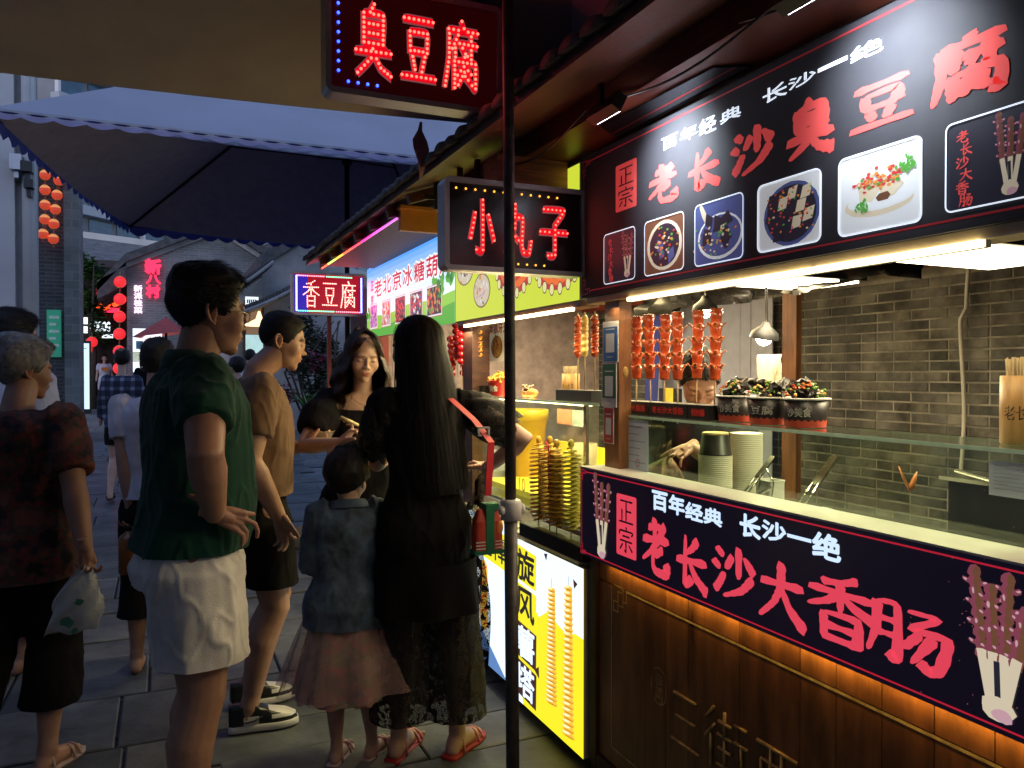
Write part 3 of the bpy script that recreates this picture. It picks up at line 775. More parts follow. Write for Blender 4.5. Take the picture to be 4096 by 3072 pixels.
while yy < 5.95:
    k_ = len(mb.v); rr = [[p+Vector((XE+.13, yy, ZE+.075)) for p in r] for r in rings]; mb.rings(rr); yy += .115
stuff(wb(mb, 'upper_tiles', M_tile, roof))
# rafters under the eave
mb = MB(); mb.box((-.0, -.02, -.05), (.48, .02, -.006), Matrix.Rotation(-math.atan2(1, 2.9), 4, 'Y')); rf = mb.mesh('rafter', M_wood_d)
for i in range(12, 19): rel(inst(rf, 'rafter', None, (XE+.02, -.9+i*.36, ZE)), roof)
# long fascia beam over the near stalls, fascia with colour strip over the far one
mb = MB(); mb.box((1.28, -1.5, 2.336), (1.34, 3.66, 2.44)); mb.box((1.34, -1.5, 2.338), (1.50, 3.66, 2.345)); wb(mb, 'eave_beam', mat('red brown beam', (.13,.035,.02), rough=.4, var=.3, stretch=(1,.3,3)), roof)
mb = MB(); mb.box((1.06, 3.74, 2.27), (1.085, 5.85, 2.40)); mb.box((1.085, 3.74, 2.30), (1.5, 5.85, 2.306)); wb(mb, 'far_fascia', M_wood_d, roof)
mb = MB(); mb.box((1.05, 3.66, 2.30), (1.48, 3.735, 2.315)); mb.box((1.06, 3.70, 2.20), (1.48, 3.735, 2.30)); wb(mb, 'cross_board', mat('orange varnished board', (.45,.17,.05), rough=.4), roof)
cs = [(1,.25,.02),(1,.7,.1),(.7,1,.2),(1,.3,.05),(1,.05,.1),(1,.05,.5),(.9,.1,.8),(.6,.1,.9)]
cs = [(1,.12,.05),(.6,1,.15),(1,.5,.05),(1,.10,.05),(1,.04,.10),(1,.03,.35),(.9,.08,.6),(.5,.1,.5)]
for i, c in enumerate(cs):
    a, b = 5.75-i*.25, 5.75-(i+1)*.25
    mb = MB(); mb.box((1.052, b, 2.262), (1.062, a, 2.270)); wb(mb, 'colour_strip', mat('lit strip %d' % i, (.5,.5,.5), var=0, emit=2.2, ecol=c, sample=False), roof)
# hanging timber end and black clamps
def tb_box(name, a, b, m, lab, cat, **k):
    mb = MB(); c = [(a[i]+b[i])/2 for i in range(3)]; c[2] = a[2]
    mb.box([a[i]-c[i] for i in range(3)], [b[i]-c[i] for i in range(3)]); o = mb.build(name, m, None, c); tag(o, lab, cat); return o
mb = MB(); mb.box((1.16, 2.73, 2.13), (1.462, 2.87, 2.335)); mb.box((1.18, 2.728, 2.10), (1.46, 2.86, 2.128)); wb(mb, 'timber_end', mat('raw red timber', (.30,.10,.05), rough=.5, var=.4, scale=6, stretch=(1,6,12)), roof)
for i, (x, y) in enumerate([(1.12,3.35),(1.14,3.1),(1.16,2.95)]):
    mb = MB(); mb.box((x, y, 2.24), (x+.02, y+.02, 2.37)); mb.box((x-.05, y-.01, 2.28), (x+.1, y+.0, 2.30)); wb(mb, 'bracket', M_dark, roof)
# glossy strip under the beam that mirrors the board
mb = MB(); mb.poly([(1.345, 2.28, 2.330), (1.462, 2.36, 2.326), (1.462, 1.66, 2.328), (1.37, 1.72, 2.331)])
mb.poly([(1.345, 2.28, 2.333), (1.37, 1.72, 2.334), (1.462, 1.66, 2.331), (1.462, 2.36, 2.329)])
o = mb.build('mirror_strip', mat('dark polished acrylic', (.10,.10,.11), rough=.04, metal=.9, var=0)); tag(o, 'loose glossy strip under the beam mirroring the white lettering', 'strip')
# wires slung along the beam
for i, (y0_, y1_, sag, x_) in enumerate([(2.1,1.3,.05,1.26),(1.5,.9,.04,1.27),(2.9,2.2,.06,1.24)]):
    mb = MB(); mb.sm = True; mb.tube([(x_, y0_+(y1_-y0_)*t/12, 2.345-sag*math.sin(math.pi*t/12)) for t in range(13)], .004, 6)
    wb(mb, 'wire', M_black, roof)
# ================================================================ the second stall (yellow boards)
def cs(x, y): return (1750+x/2.073)/4, (500+y/2.073)/4
def cl(x, y): return (1850+x/1.706)/4, (2100+y/1.706)/4
def c6(x, y): return (1750+x/2.074)/4, (1200+y/2.074)/4
def c8(x, y): return (1150+x/2.949)/4, (850+y/2.949)/4
stall2 = thing('food_stall', 'second stall with a glowing yellow-green board and lit potato posters at its foot', 'food stall', (1.6, 3.3, 0))
YA, YB, YC = 2.64, 4.03, 6.06
mb = MB(); mb.box((XS+.002, YA, Z0-.005), (XS+.06, YB, Z1)); wb(mb, 'upper_board_case', M_alu, stall2)
F2 = Frame((XS, YB, Z0-.005), (0,-1,0), (0,0,1)); W2 = YB-YA
M_y = L_('yellow green', (.62,.72,.045), 1.0, True)
mb = MB(); q_rect(mb, F2, 0, 0, W2, Z1-Z0, 0); wb(mb, 'upper_board', M_y, stall2)
octo = [L_('octo dark', (.10,.03,.04)), L_('octo red', (.52,.045,.035)), L_('octo orange', (.85,.17,.03)), L_('octo sucker', (.75,.72,.35))]
for bx, k in (((490,900,810,1470), 0), ((820,930,1190,1440), 1)):
    yy, ww, bb, tt = span(XS, cs, *bx); x0, x1, b, t_ = YB-yy, YB-yy+ww, bb-F2.o.z, tt-F2.o.z; cx, cy = (x0+x1)/2, (b+t_)/2; rx, ry = ww/2, (t_-b)/2
    mb = MB()
    def half(rx, ry, off):
        P = [(cx+rx*math.cos(R(a)), cy+.02+ry*math.sin(R(a))) for a in range(0, 360, 10)]
        mb.poly([F2.p(x, y, off) for x, y in P])
    mb.mat(0); half(rx, ry, .001); mb.mat(1); half(rx*.97, ry*.975, .0013); mb.mat(2); half(rx*.78, ry*.80, .0016)
    mb.mat(1); half(rx*.5, ry*.55, .0019); mb.mat(2); half(rx*.40, ry*.45, .0022); mb.mat(3); half(rx*.16, ry*.3, .0025)
    for a in range(190, 360, 22):
        px, py = cx+rx*.97*math.cos(R(a)), cy+.02+ry*.97*math.sin(R(a))
        mb.mat(0); q_blob(mb, F2, px, py, .022, .028, .0027, 12, 0); mb.mat(3); q_blob(mb, F2, px, py, .018, .023, .003, 12, 0)
    wb(mb, 'tentacle_picture', octo, stall2)
rg = random.Random(6)
for bx in ((165,1060,300,1350), (300,1205,440,1530)):
    yy, ww, bb, tt = span(XS, cs, *bx); mb = MB(); cx, cy = YB-yy+ww/2, (bb+tt)/2-F2.o.z
    mb.mat(6); q_blob(mb, F2, cx, cy, ww*.5, (tt-bb)*.5, .001, 20, .0); mb.mat(7); q_blob(mb, F2, cx, cy, ww*.46, (tt-bb)*.46, .0014, 20, .0)
    for i in range(40): mb.mat(rg.choice([0,0,4,6,7,9])); q_blob(mb, F2, cx+rg.gauss(0,.15)*ww, cy+rg.gauss(0,.16)*(tt-bb), ww*.07, (tt-bb)*.045, .0018+i*.00003, 6, .4, rg.uniform(0,3))
    wb(mb, 'dish_picture', backlit, stall2)
mb = MB(); mb.box((XS+.01, YA, Z0-.03), (XS+.09, YB, Z0-.008)); wb(mb, 'board_bottom_rail', M_wood, stall2)
mb = MB(); a, b = onX(464, 300, 1.47).y, onX(572, 300, 1.47).y; mb.box((1.468, b, 1.748), (1.482, a, 1.762)); wb(mb, 'tube_light', M_tubeY, stall2)
rel(lamp('tube_light_glow', 'AREA', (1.478, 3.35, 1.742), 15.0, (1,.80,.42), .02, 1.3, rot=(0, R(32), 0)), stall2)
rel(lamp('inner_glow', 'AREA', (2.2, 3.3, 2.2), 42.0, (1,.76,.34), .5, 1.0, rot=(0, 0, 0)), stall2)
mb = MB(); mb.box((1.95, 2.8, 2.21), (2.45, 3.8, 2.25)); wb(mb, 'ceiling_lamp', M_panel, stall2)
# counter of stall 2
mb = MB(); mb.box((1.545, YA, 0), (2.2, YB, .86)); wb(mb, 'counter_cabinet', M_cream, stall2)
mb = MB(); mb.box((1.52, YA-.06, 1.377), (1.74, YB, 1.385)); wb(mb, 'glass_shelf', M_glass, stall2)
mb = MB(); mb.box((1.5185, YA-.06, 1.3765), (1.5198, YB, 1.3855)); wb(mb, 'glass_edge', M_gedge, stall2)
mb = MB(); mb.box((1.53, YA+.09, .87), (1.536, YB, 1.375)); wb(mb, 'glass_pane', M_glass, stall2)
mb = MB(); mb.box((1.53, YA+.06, .87), (2.0, YA+.066, 1.375)); wb(mb, 'glass_pane', M_glass, stall2)
mb = MB(); mb.box((1.526, YA+.055, .87), (1.540, YA+.075, 1.376)); wb(mb, 'glass_edge', M_steel, stall2)
mb = MB(); mb.box((1.55, YA, .86), (2.2, YB, .875)); wb(mb, 'steel_counter', M_steel, stall2)
M_ytray = mat('yellow bottom sheet with painted glow', (.85,.62,.05), rough=.4, var=.2, emit=.5, ecol=(1,.7,.05))  # sheet glows by itself, standing in for lamplight reflected off it
mb = MB(); mb.box((1.60, 2.95, .90), (2.05, 3.95, .93)); mb.box((2.05, 2.95, .93), (2.06, 3.95, 1.12)); wb(mb, 'yellow_tray', M_ytray, stall2)
rel(lamp('added_case_light', 'AREA', (1.60, 3.35, 1.365), 7.0, (1,.80,.36), .03, 1.1, rot=(0, R(-20), 0)), stall2)  # lamp added inside the case to brighten the goods and nearby faces
mb = MB(); mb.box((1.585, 2.8, 1.366), (1.615, 3.9, 1.375)); wb(mb, 'added_case_bar', M_tubeY, stall2)  # glowing bar of the added case lamp
mb = MB(); p = onX(463, 384, 1.50).y; mb.box((1.50, p-.14, .0), (1.60, p, 1.79)); wb(mb, 'post', M_wood_d, stall2)
# lit posters at the foot
M_ly = L_('poster yellow', (.80,.72,.02), 1.25, True); M_lw = L_('poster white', (.72,.86,1.0), 1.35, True); M_lb = L_('poster ink', (.02,.018,.02), 1)
M_lbr = L_('poster brown', (.06,.02,.02), 1); M_lo = L_('potato gold', (.85,.48,.05), 1.2); M_lo2 = L_('potato shade', (.62,.26,.02), 1); M_lc = L_('potato light', (.95,.85,.50), 1.2)
XP = 1.44
def poster(y1, y0, z0, z1, name):
    t = thing('light_box', name, 'light box', (XP+.04, (y0+y1)/2, 0))
    mb = MB(); mb.box((XP+.002, y0, z0), (XP+.10, y1, z1)); wb(mb, 'case', mat('beige box side', (.50,.46,.36), rough=.5, var=.1), t)
    return t, Frame((XP, y1, z0), (0,-1,0), (0,0,1)), y1-y0, z1-z0
pa, Fp, Wp, Hp = poster(3.215, 2.56, .045, .765, 'glowing yellow and white poster box printed with two tall spiral potato skewers')
mb = MB(); mb.mat(0); q_rect(mb, Fp, 0, 0, Wp, Hp, 0)
edge = [(0,Hp*.62),(Wp*.1,Hp*.6),(Wp*.3,Hp*.66),(Wp*.42,Hp*.60),(Wp*.55,Hp*.665),(Wp*.7,Hp*.62),(Wp*.82,Hp*.60),(Wp*.9,Hp*.635),(Wp,Hp*.63)]
mb.mat(1); mb.poly([Fp.p(x, y, .0006) for x, y in edge+[(Wp, Hp), (0, Hp)]])
mb.poly([Fp.p(x, y, .0006) for x, y in ((0,0),(Wp*.18,0),(Wp*.10,Hp*.2),(0,Hp*.45))])
wb(mb, 'poster_face', [M_ly, M_lw], pa)
cols = [('旋',(432,160,560,465)), ('风',(428,455,545,775))]
for i, ch in enumerate('旋风薯塔'):
    x0, x1 = Wp*.06, Wp*.36; y1 = Hp*(.965-.235*i); y0 = y1-Hp*.225
    mb = MB(); mb.mat(0 if i < 2 else 1); mb.poly([Fp.p(x, y, .0011) for x, y in ((x0-.01,y0+.012),(x1+.012,y0-.004),(x1+.016,y1-.014),(x0+.0,y1+.004))])
    wb(mb, 'text_ground', [M_ly, M_lbr], pa)
    mb = MB(); text_in(mb, Fp, ch, x0+.006, y0+.012, x1-.004, y1-.012, .0018, .025); wb(mb, 'character', M_lb if i < 2 else M_lw, pa)
for cx, top, bot in ((.60, .80, .16), (.82, .86, .06)):
    mb = MB(); n = 26; cx *= Wp; tw = Wp*.085
    mb.mat(0); q_line(mb, Fp, [(cx, top*Hp), (cx, top*Hp+.045)], .003, .0012)
    mb.mat(1); mb.poly([Fp.p(x, y, .0010) for x, y in ((cx-tw*.7, bot*Hp), (cx+tw*.7, bot*Hp), (cx+tw*.55, top*Hp), (cx-tw*.4, top*Hp))])
    for i in range(n):
        t = i/(n-1); y = Hp*(bot+(top-bot)*t); k = (1-t*.35)
        mb.mat(1); q_blob(mb, Fp, cx, y, tw*k, .0105, .0014+i*.00003, 14, .03, .14); mb.mat(3); q_blob(mb, Fp, cx-tw*.30*k, y+.003, tw*.62*k, .0045, .00142+i*.00003, 10, .1, .2); mb.mat(2); q_blob(mb, Fp, cx+tw*.1*k, y-.006, tw*.8*k, .0032, .00144+i*.00003, 10, .1, .14)
    wb(mb, 'potato_picture', [M_lb, M_lo, M_lo2, M_lc], pa)
mb = MB()
for x, y, s, a in ((.9,.9,.022,.2), (.52,.975,.02,2.8), (.40,.27,.03,1.1)):
    mb.poly([Fp.p(x*Wp+s*math.cos(a+q), y*Hp+s*math.sin(a+q), .0012) for q in (0, 2.1, 4.2)])
wb(mb, 'printed_triangles', M_lbr, pa)
pb, Fq, Wq, Hq = poster(4.0, 3.235, .08, .80, 'lit white poster box with a printed sausage, half behind the woman in black')
mb = MB(); mb.mat(1); q_rect(mb, Fq, 0, 0, Wq, Hq, 0); mb.mat(0)
mb.poly([Fq.p(x, y, .0006) for x, y in ((Wq*.2,Hq*.74),(Wq*.98,Hq*.70),(Wq*.98,Hq*.93),(Wq*.2,Hq*.96))])
mb.mat(2); mb.poly([Fq.p(x, y, .0006) for x, y in ((0,0),(Wq*.95,0),(Wq*.5,Hq*.24),(0,Hq*.3))])
wb(mb, 'poster_face', [M_ly, M_lw, L_('poster blue', (.12,.25,.55), 1)], pb)
mb = MB(); text_in(mb, Fq, '丝棒', Wq*.5, Hq*.74, Wq*.95, Hq*.90, .0014, .02); wb(mb, 'lettering', M_lb, pb)
for cx in (.40, .58):
    mb = MB(); cx *= Wq; mb.mat(1); q_rrect(mb, Fq, cx-.05, Hq*.22, cx+.05, Hq*.70, .049, .001)
    mb.mat(0); q_line(mb, Fq, [(cx+.035*math.sin(i*1.1), Hq*(.26+.40*i/24)) for i in range(25)], .008, .0016)
    wb(mb, 'sausage_picture', [L_('ketchup', (.75,.02,.015), 1), M_lo], pb)

# ================================================================ the third stall (sky blue board)
stall3 = thing('food_stall', 'far stall with a sky blue and green board advertising red candied fruit skewers', 'food stall', (1.6, 5, 0))
F3 = Frame((XS, YC, Z0-.01), (0,-1,0), (0,0,1)); W3 = YC-YB-.01; H3 = Z1-Z0+.01
mb = MB(); mb.box((XS+.002, YB+.012, Z0-.01), (XS+.06, YC, Z1)); wb(mb, 'upper_board_case', M_alu, stall3)
mb = MB(); n = 14
blues = [L_('sky print %d' % i, tuple(a*(1-i/9)+b*i/9 for a, b in zip((.10,.36,.95), (.80,.93,1.0))), 1.15, i < 1) for i in range(10)]
greens = [L_('meadow light', (.28,.62,.05), 1), L_('meadow', (.09,.42,.03), 1), L_('tree print', (.03,.20,.02), 1)]
for i in range(10):
    mb.mat(i); q_rect(mb, F3, 0, H3*(1-(i+1)*.066), W3, H3*(1-i*.066), 0)
mb.mat(9); q_rect(mb, F3, 0, 0, W3, H3*.34, 0)
mb.mat(10); mb.poly([F3.p(x*W3, y*H3, .0005) for x, y in ((0,0),(1,0),(1,.34),(.8,.30),(.55,.33),(.3,.27),(.12,.30),(0,.24))])
mb.mat(11); mb.poly([F3.p(x*W3, y*H3, .001) for x, y in ((0,0),(1,0),(1,.22),(.7,.14),(.45,.17),(.2,.1),(0,.12))])
rg = random.Random(8)
for cx, cy, s in ((.03,.30,.06), (.86,.42,.10), (.62,.36,.05), (.97,.48,.07)):
    for i in range(14): mb.mat(12 if i % 2 else 11); q_blob(mb, F3, (cx+rg.gauss(0,s*.3))*W3, (cy+rg.gauss(0,s*.6))*H3, s*.3*W3*.6, s*H3*.7, .0014+i*.0001, 7, .3)
wb(mb, 'upper_board', blues+greens, stall3)
def chars3(body, x0, x1, yc, h):
    n = len(body)
    for i, ch in enumerate(body):
        a = x0+(x1-x0)*i/n; b = a+(x1-x0)/n*.90
        mb = MB(); text_in(mb, F3, ch, a, yc-h/2, b, yc+h/2, .0022, .085); wb(mb, 'character_outline', L_('outline white', (.95,.95,.95), 1.1), stall3)
        mb = MB(); text_in(mb, F3, ch, a+.006, yc-h/2+.008, b-.006, yc+h/2-.008, .0030, .02); wb(mb, 'character', L_('candy red', (.60,.02,.06), 1), stall3)
chars3('老北京冰糖葫芦', W3*.12, W3*1.0, H3*.67, .145)
mb = MB(); text_in(mb, F3, '正', W3*.065, H3*.66, W3*.105, H3*.80, .002, .05); text_in(mb, F3, '宗', W3*.065, H3*.46, W3*.105, H3*.60, .002, .05); wb(mb, 'small_characters', L_('small red', (.45,.1,.25), 1), stall3)
schemes = [(8,9), (0,2,4), (2,1), (2,5,3,0), (2,4,4,3)]
for i in range(5):
    a = W3*(.055+.175*i); b = a+W3*(.105+.008*i); y0, y1 = H3*.12, H3*(.46-.003*i)
    mb = MB(); mb.mat(2); q_rect(mb, F3, a-.006, y0-.006, b+.006, y1+.006, .002); mb.mat(0); q_rect(mb, F3, a-.003, y0-.003, b+.003, y1+.003, .0023)
    mb.mat(1 if i > 1 else 9); q_rect(mb, F3, a+.006, y0+.006, b-.006, y1-.006, .0026)
    for k in range(70):
        mb.mat(rg.choice(schemes[i]+(2,))if i != 0 else rg.choice([8,8,8,9])); q_blob(mb, F3, rg.uniform(a+.014, b-.014), rg.uniform(y0+.016, y1-.014), .012, .012, .003+k*.00003, 7, .15)
    wb(mb, 'candy_picture', [L_('v'+str(i)+k_, (.45,.02,.5) if k_ == 'purple' else PCOL[k_], 1.0) for k_ in PAL], stall3)
mb = MB(); mb.box((1.53, 4.05, 0), (2.2, YC-.1, .95)); wb(mb, 'counter_cabinet', M_cream, stall3)
mb = MB(); mb.box((1.50, YC-.14, 0), (1.60, YC-.04, 1.79)); wb(mb, 'post', mat('red post', (.28,.03,.02), rough=.45), stall3)
mb = MB(); mb.box((1.53, YC-.04, 0), (1.62, YC+.9, 2.2)); wb(mb, 'end_wall', mat('pinkish plaster', (.42,.33,.30), rough=.9, var=.2), stall3)
mb = MB(); mb.box((1.62, 6.12, 0), (3.6, 6.3, 2.3)); wb(mb, 'cross_wall', mat('pinkish plaster', (.42,.33,.30)), stall3)
rel(lamp('inner_glow', 'AREA', (2.3, 5.0, 2.1), 30, (1,.8,.5), .4, .8, rot=(0,0,0)), stall3)
mb = MB(); mb.box((2.1, 4.6, 2.11), (2.5, 5.4, 2.15)); wb(mb, 'ceiling_lamp', M_panel, stall3)

# ================================================================ light-dot signs
def led_sign(label, x0, x1, y, z0, z1, chs, pitch, dots, face, dcol, border, r, outline=True, dep=.08, cm=.11, fe=0):
    cx = (x0+x1)/2; t = thing('led_sign', label, 'led sign', (cx, y, z0))
    w, h = x1-x0, z1-z0; mb = MB(); e = .018
    pts = rr_pts(-w/2, 0, w/2, h, .025, 4); inn = rr_pts(-w/2+e, e, w/2-e, h-e, .008, 4)
    F = Frame((0, 0, 0), (1,0,0), (0,0,1)); n = len(pts); k = 0
    q_ring(mb, F, pts, inn, .0)
    for A, o1, o2 in ((pts, 0, -dep), (inn, 0, -.012)):
        for i in range(n):
            j = (i+1) % n; q = [F.p(*A[i], o1), F.p(*A[i], o2), F.p(*A[j], o2), F.p(*A[j], o1)]
            mb.poly(q if A is pts else q[::-1])
    q_ring(mb, F, inn, pts, -dep)
    mb.build('frame', M_alu, t)
    mb = MB(); mb.mat(0); mb.poly([F.p(x, y_, -.012) for x, y_ in inn]); mb.mat(0); mb.poly([F.p(x, y_, -dep+.012) for x, y_ in inn][::-1]); mb.build('face', face, t)
    wi, hi = w-2*e, h-2*e; n = len(chs); cw = wi*.80/n
    for i, ch in enumerate(chs):
        X = -wi/2+wi*cm+cw*i+cw*.05; top = h-e-hi*.16; ww, hh = cw*.86, hi*.68
        if outline:
            mb = MB(); brush_char(mb, F, ch, X, top, ww, hh, ww*.155, -.0110, 0, 1); mb.build('stroke_outline', mat('grey stroke outline', (.42,.30,.33), rough=.4, var=0, emit=.12, ecol=(.9,.35,.4), sample=False), t)
            mb = MB(); brush_char(mb, F, ch, X, top, ww, hh, ww*.115, -.0085, 0, 1); mb.build('stroke', mat('dark red stroke', (.35,.01,.02), rough=.4, var=0, emit=.75, ecol=(.85,.0,.012), sample=False), t)
        mb = MB(); mb.mat(0, True)
        for p in led_pts(ch, X, top, ww, hh, pitch): mb.ball(F.p(p.x, p.y, -.0045), (r, r*.8, r), 8, 4)
        stuff(mb.build('light_dots', dcol, t))
    for m_, pp in border:
        mb = MB(); mb.mat(0, True)
        for x, y_ in pp: mb.ball(F.p(-wi/2+x*wi, e+y_*hi, -.0065), (r, r*.8, r), 8, 4)
        stuff(mb.build('border_dots', m_, t))
    return t, w, h
def dots_m(n, c, e): return mat(n, (.5,.5,.5), rough=.4, var=0, emit=e, ecol=c, sample=False)
Rdot = dots_m('red light dot', (1,.075,.05), 5.5); Bdot = dots_m('blue light dot', (.02,.06,1), 7); Ydot = dots_m('amber light dot', (1,.42,.03), 2.2)
Face = mat('smoked sign face', (.012,.006,.008), rough=.18, var=.1, spec=.6)
sA, w, h = led_sign('large light-dot sign with three red characters and a blue dotted edge', .461, 1.053, 2.43, 2.37, 2.735, '臭豆腐', .0158, None, mat('red lit sign face', (.02,.004,.006), rough=.2, var=.05, emit=.012, ecol=(1,.02,.03), sample=False), Rdot,
    [(Bdot, [(.04, .97-i*.09) for i in range(10)]+[(.04+.055*i, .07) for i in range(1, 5)])], .0050)
lamp('sign_glow', 'AREA', (0, -.02, h*.5), .55, (1,.10,.08), .5, .28, rot=(R(-90),0,0), parent=sA)
lamp('sign_back_glow', 'AREA', (0, .10, h*.5), .03, (1,.08,.07), .5, .28, rot=(R(90),0,0), parent=sA)
sB, w, h = led_sign('light-dot sign with three red characters and amber dots above, hanging behind the pole', .905, 1.478, 2.60, 1.868, 2.197, '小丸子', .0175, None, Face, Rdot,
    [(Ydot, [(.05+.068*i, .93) for i in range(12)]+[(.50+.066*i, .055) for i in range(4)])], .0042)
lamp('sign_glow', 'AREA', (0, -.02, h*.5), .35, (1,.12,.08), .5, .25, rot=(R(-90),0,0), parent=sB)
lamp('sign_back_glow', 'AREA', (0, .10, h*.5), .35, (1,.08,.07), .5, .25, rot=(R(90),0,0), parent=sB)
Wdot = dots_m('pale red dot', (1,.42,.34), 3.0); W2dot = dots_m('white blue dot', (.75,.8,1), 3.5); Gdot = dots_m('green dot', (.15,1,.5), 2.6); RRdot = dots_m('pink red dot', (1,.25,.35), 3.0)
sC, w, h = led_sign('small bright light-dot sign with a green, red and white dotted border, farthest of the three', .925, 1.515, 6.3, 1.965, 2.31, '香豆腐', .0135, None,
    mat('glowing red sign face', (.1,.0,.01), rough=.3, var=0, emit=.42, ecol=(.85,.01,.03), sample=False), Wdot,
    [(W2dot, [(.035, .06+.88*i/26) for i in range(27)]+[(.965, .06+.88*i/26) for i in range(27)]),
     (RRdot, [(.06+.36*i/14, .95) for i in range(15)]+[(.60+.34*i/12, .05) for i in range(13)]),
     (Gdot, [(.46+.36*i/15, .95) for i in range(16)]+[(.06+.5*i/20, .05) for i in range(21)])], .0058, outline=False)
for xa, xb in ((-.28,-.17), (.24,.28)):
    mb = MB(); mb.box((xa, -.006, .02), (xb, -.0, .32)); mb.build('blue_margin', mat('blue lit margin', (.02,.01,.2), rough=.3, var=0, emit=.5, ecol=(.06,.03,.8), sample=False), sC, (0,.013,0))
lamp('sign_glow', 'AREA', (0, -.03, h*.5), .7, (1,.12,.25), .5, .25, rot=(R(-90),0,0), parent=sC)
mb = MB(); mb.box((1.215, 6.36, gz(6.4)), (1.245, 6.40, 2.28)); o = mb.build('sign_post', mat('dull red steel post', (.16,.03,.03), rough=.5, metal=.4)); tag(o, 'thin dull red post carrying the farthest light-dot sign', 'post')

# ================================================================ near pole and the canopies
mb = MB(); mb.sm = True; mb.tube([(.945, 2.1, .0), (.935, 2.1, 1.1)], .020, 18); mb.tube([(.935, 2.1, 1.10), (.925, 2.1, 2.86)], .0165, 18)
pole = thing('canopy_pole', 'dark steel canopy pole with a white plastic collar, in front of the glowing stalls', 'pole', (.94, 2.1, 0))
wb(mb, 'tube', mat('dark bronze tube', (.085,.078,.075), rough=.5, metal=.5, var=.3, scale=30), pole)
mb = MB(); mb.sm = True; mb.lathe((.936, 2.1, 1.07), [(.026,-.002),(.031,0),(.032,.05),(.028,.058),(.02,.06)], 18); mb.ball((.902, 2.09, 1.10), (.012,.012,.014)); mb.ball((.97, 2.095, 1.10), (.010,.012,.016)); wb(mb, 'collar', mat('white plastic collar', (.62,.60,.58), rough=.35), pole)

M_can = mat('beige canopy cloth', (.36,.31,.32), rough=.85, var=.12, scale=3, bump=.25, bscale=140, sheen=.2)
M_navy = mat('navy trim tape', (.012,.02,.12), rough=.8, var=.2)
def canopy(label, cs_, apex, cloth, under, trim, rib, valance, drop, name='market_umbrella', sag=.05, scallop=.11):
    t = thing(name, label, 'umbrella' if name == 'market_umbrella' else 'canopy', (apex[0], apex[1], 0))
    cs_ = [Vector(c) for c in cs_]; A = Vector(apex)
    for i in range(4):
        a, b = cs_[i], cs_[(i+1) % 4]; n = 12; grid = []
        for r_ in range(n+1):
            s_ = r_/n; row_ = []
            for q in range(n+1):
                p = a.lerp(b, q/n).lerp(A, s_); p.z -= sag*math.sin(math.pi*q/n)*math.sin(math.pi*(s_*.7+.3))*(1-s_)
                row_.append(p)
            grid.append(row_)
        mb = MB(); mb.sm = True
        for lay, dz in ((0, 0), (1, -.006)):
            k = len(mb.v); mb.mat(lay)
            for rr_ in grid: mb.v += [tuple(p+Vector((0,0,dz))) for p in rr_]
            for r_ in range(n):
                for q in range(n):
                    f = (k+r_*(n+1)+q, k+r_*(n+1)+q+1, k+(r_+1)*(n+1)+q+1, k+(r_+1)*(n+1)+q)
                    mb.face(f if lay == 0 else f[::-1])
        wb(mb, 'cloth_panel', [cloth, under], t)
        # valance
        if valance[i]:
            L_n = (b-a).length; m = max(4, int(L_n/scallop)); K = m*8; mb = MB(); mb.sm = True; out = (b-a).cross(Vector((0,0,1))).normalized()*.004
            top, mid, bot = [], [], []
            for j in range(K+1):
                p = a.lerp(b, j/K)+out; wv = .012*math.sin(j*.9)
                top.append(p+Vector((0,0,.004))); mid.append(p+out*wv*60-Vector((0,0,drop*(.2 if i == 0 else .4)))); bot.append(p+out*wv*110-Vector((0,0,drop*(.5 if i == 0 else 1)*(.62+.38*abs(math.sin(math.pi*j/8))))))
            k = len(mb.v); mb.v += [tuple(p) for p in top+mid+bot]
            for j in range(K):
                mb.mat(1); mb.face((k+j, k+j+1, k+K+1+j+1, k+K+1+j)); mb.mat(0); mb.face((k+K+1+j, k+K+1+j+1, k+2*K+2+j+1, k+2*K+2+j))
            wb(mb, 'valance', valance[i], t)
        mb = MB(); mb.tube([a+Vector((0,0,-.012)), b+Vector((0,0,-.012))], .006, 6); wb(mb, 'hem', trim, t)
        if rib: mb = MB(); mb.tube([a+Vector((0,0,-.02)), A+Vector((0,0,-.03))], .010, 6); wb(mb, 'rib', rib, t)
    return t
c1 = canopy('big beige canopy spread overhead with dark blue tape and clips along its edge', [(-1.9,3.05,2.50),(1.70,3.13,2.60),(1.70,-3.0,2.6),(-1.9,-3.0,2.5)], (.2, .4, 3.35), M_can, M_can, M_navy, None, [None]*4, 0, 'canopy', sag=.04)
M_scrap = mat('grey cloth scrap', (.30,.27,.33), rough=.9)
for i, u in enumerate((114, 180, 305, 336)):
    v = 96+u*.085-8; X = -.5+(u/485)*1.77
    mb = MB(); yv = 3.05+(X+1.9)/3.6*.08; zv = 2.50+(X+1.9)/3.6*.10
    mb.box((X-.045, yv-.022, zv-.008), (X+.045, yv+.008, zv+.045), None); wb(mb, 'edge_clip', M_navy, c1)
mb = MB(); mb.sm = False
F = Frame((0,0,0), (1,0,0), (0,0,1))
p0 = onY(421, 122, 3.05); a = p0
mb.rings([[a+Vector((dx, dy*.3+.02*math.sin(z_*30), -z_)) for dx, dy in ((-w_, -.01), (w_, 0), (0, .012))] for z_, w_ in ((0,.006),(.03,.010),(.07,.032),(.11,.034),(.16,.022),(.21,.008),(.235,.002))])
o = mb.build('cloth_scrap', M_scrap); o['label'] = 'grey scrap of cloth dangling from the canopy edge in front of the pale umbrella'; o['category'] = 'cloth scrap'
U = [Vector((-.84,4.90,2.90)), Vector((2.7,4.83,2.90)), Vector((2.7,8.4,2.9)), Vector((-.28,8.19,2.9))]
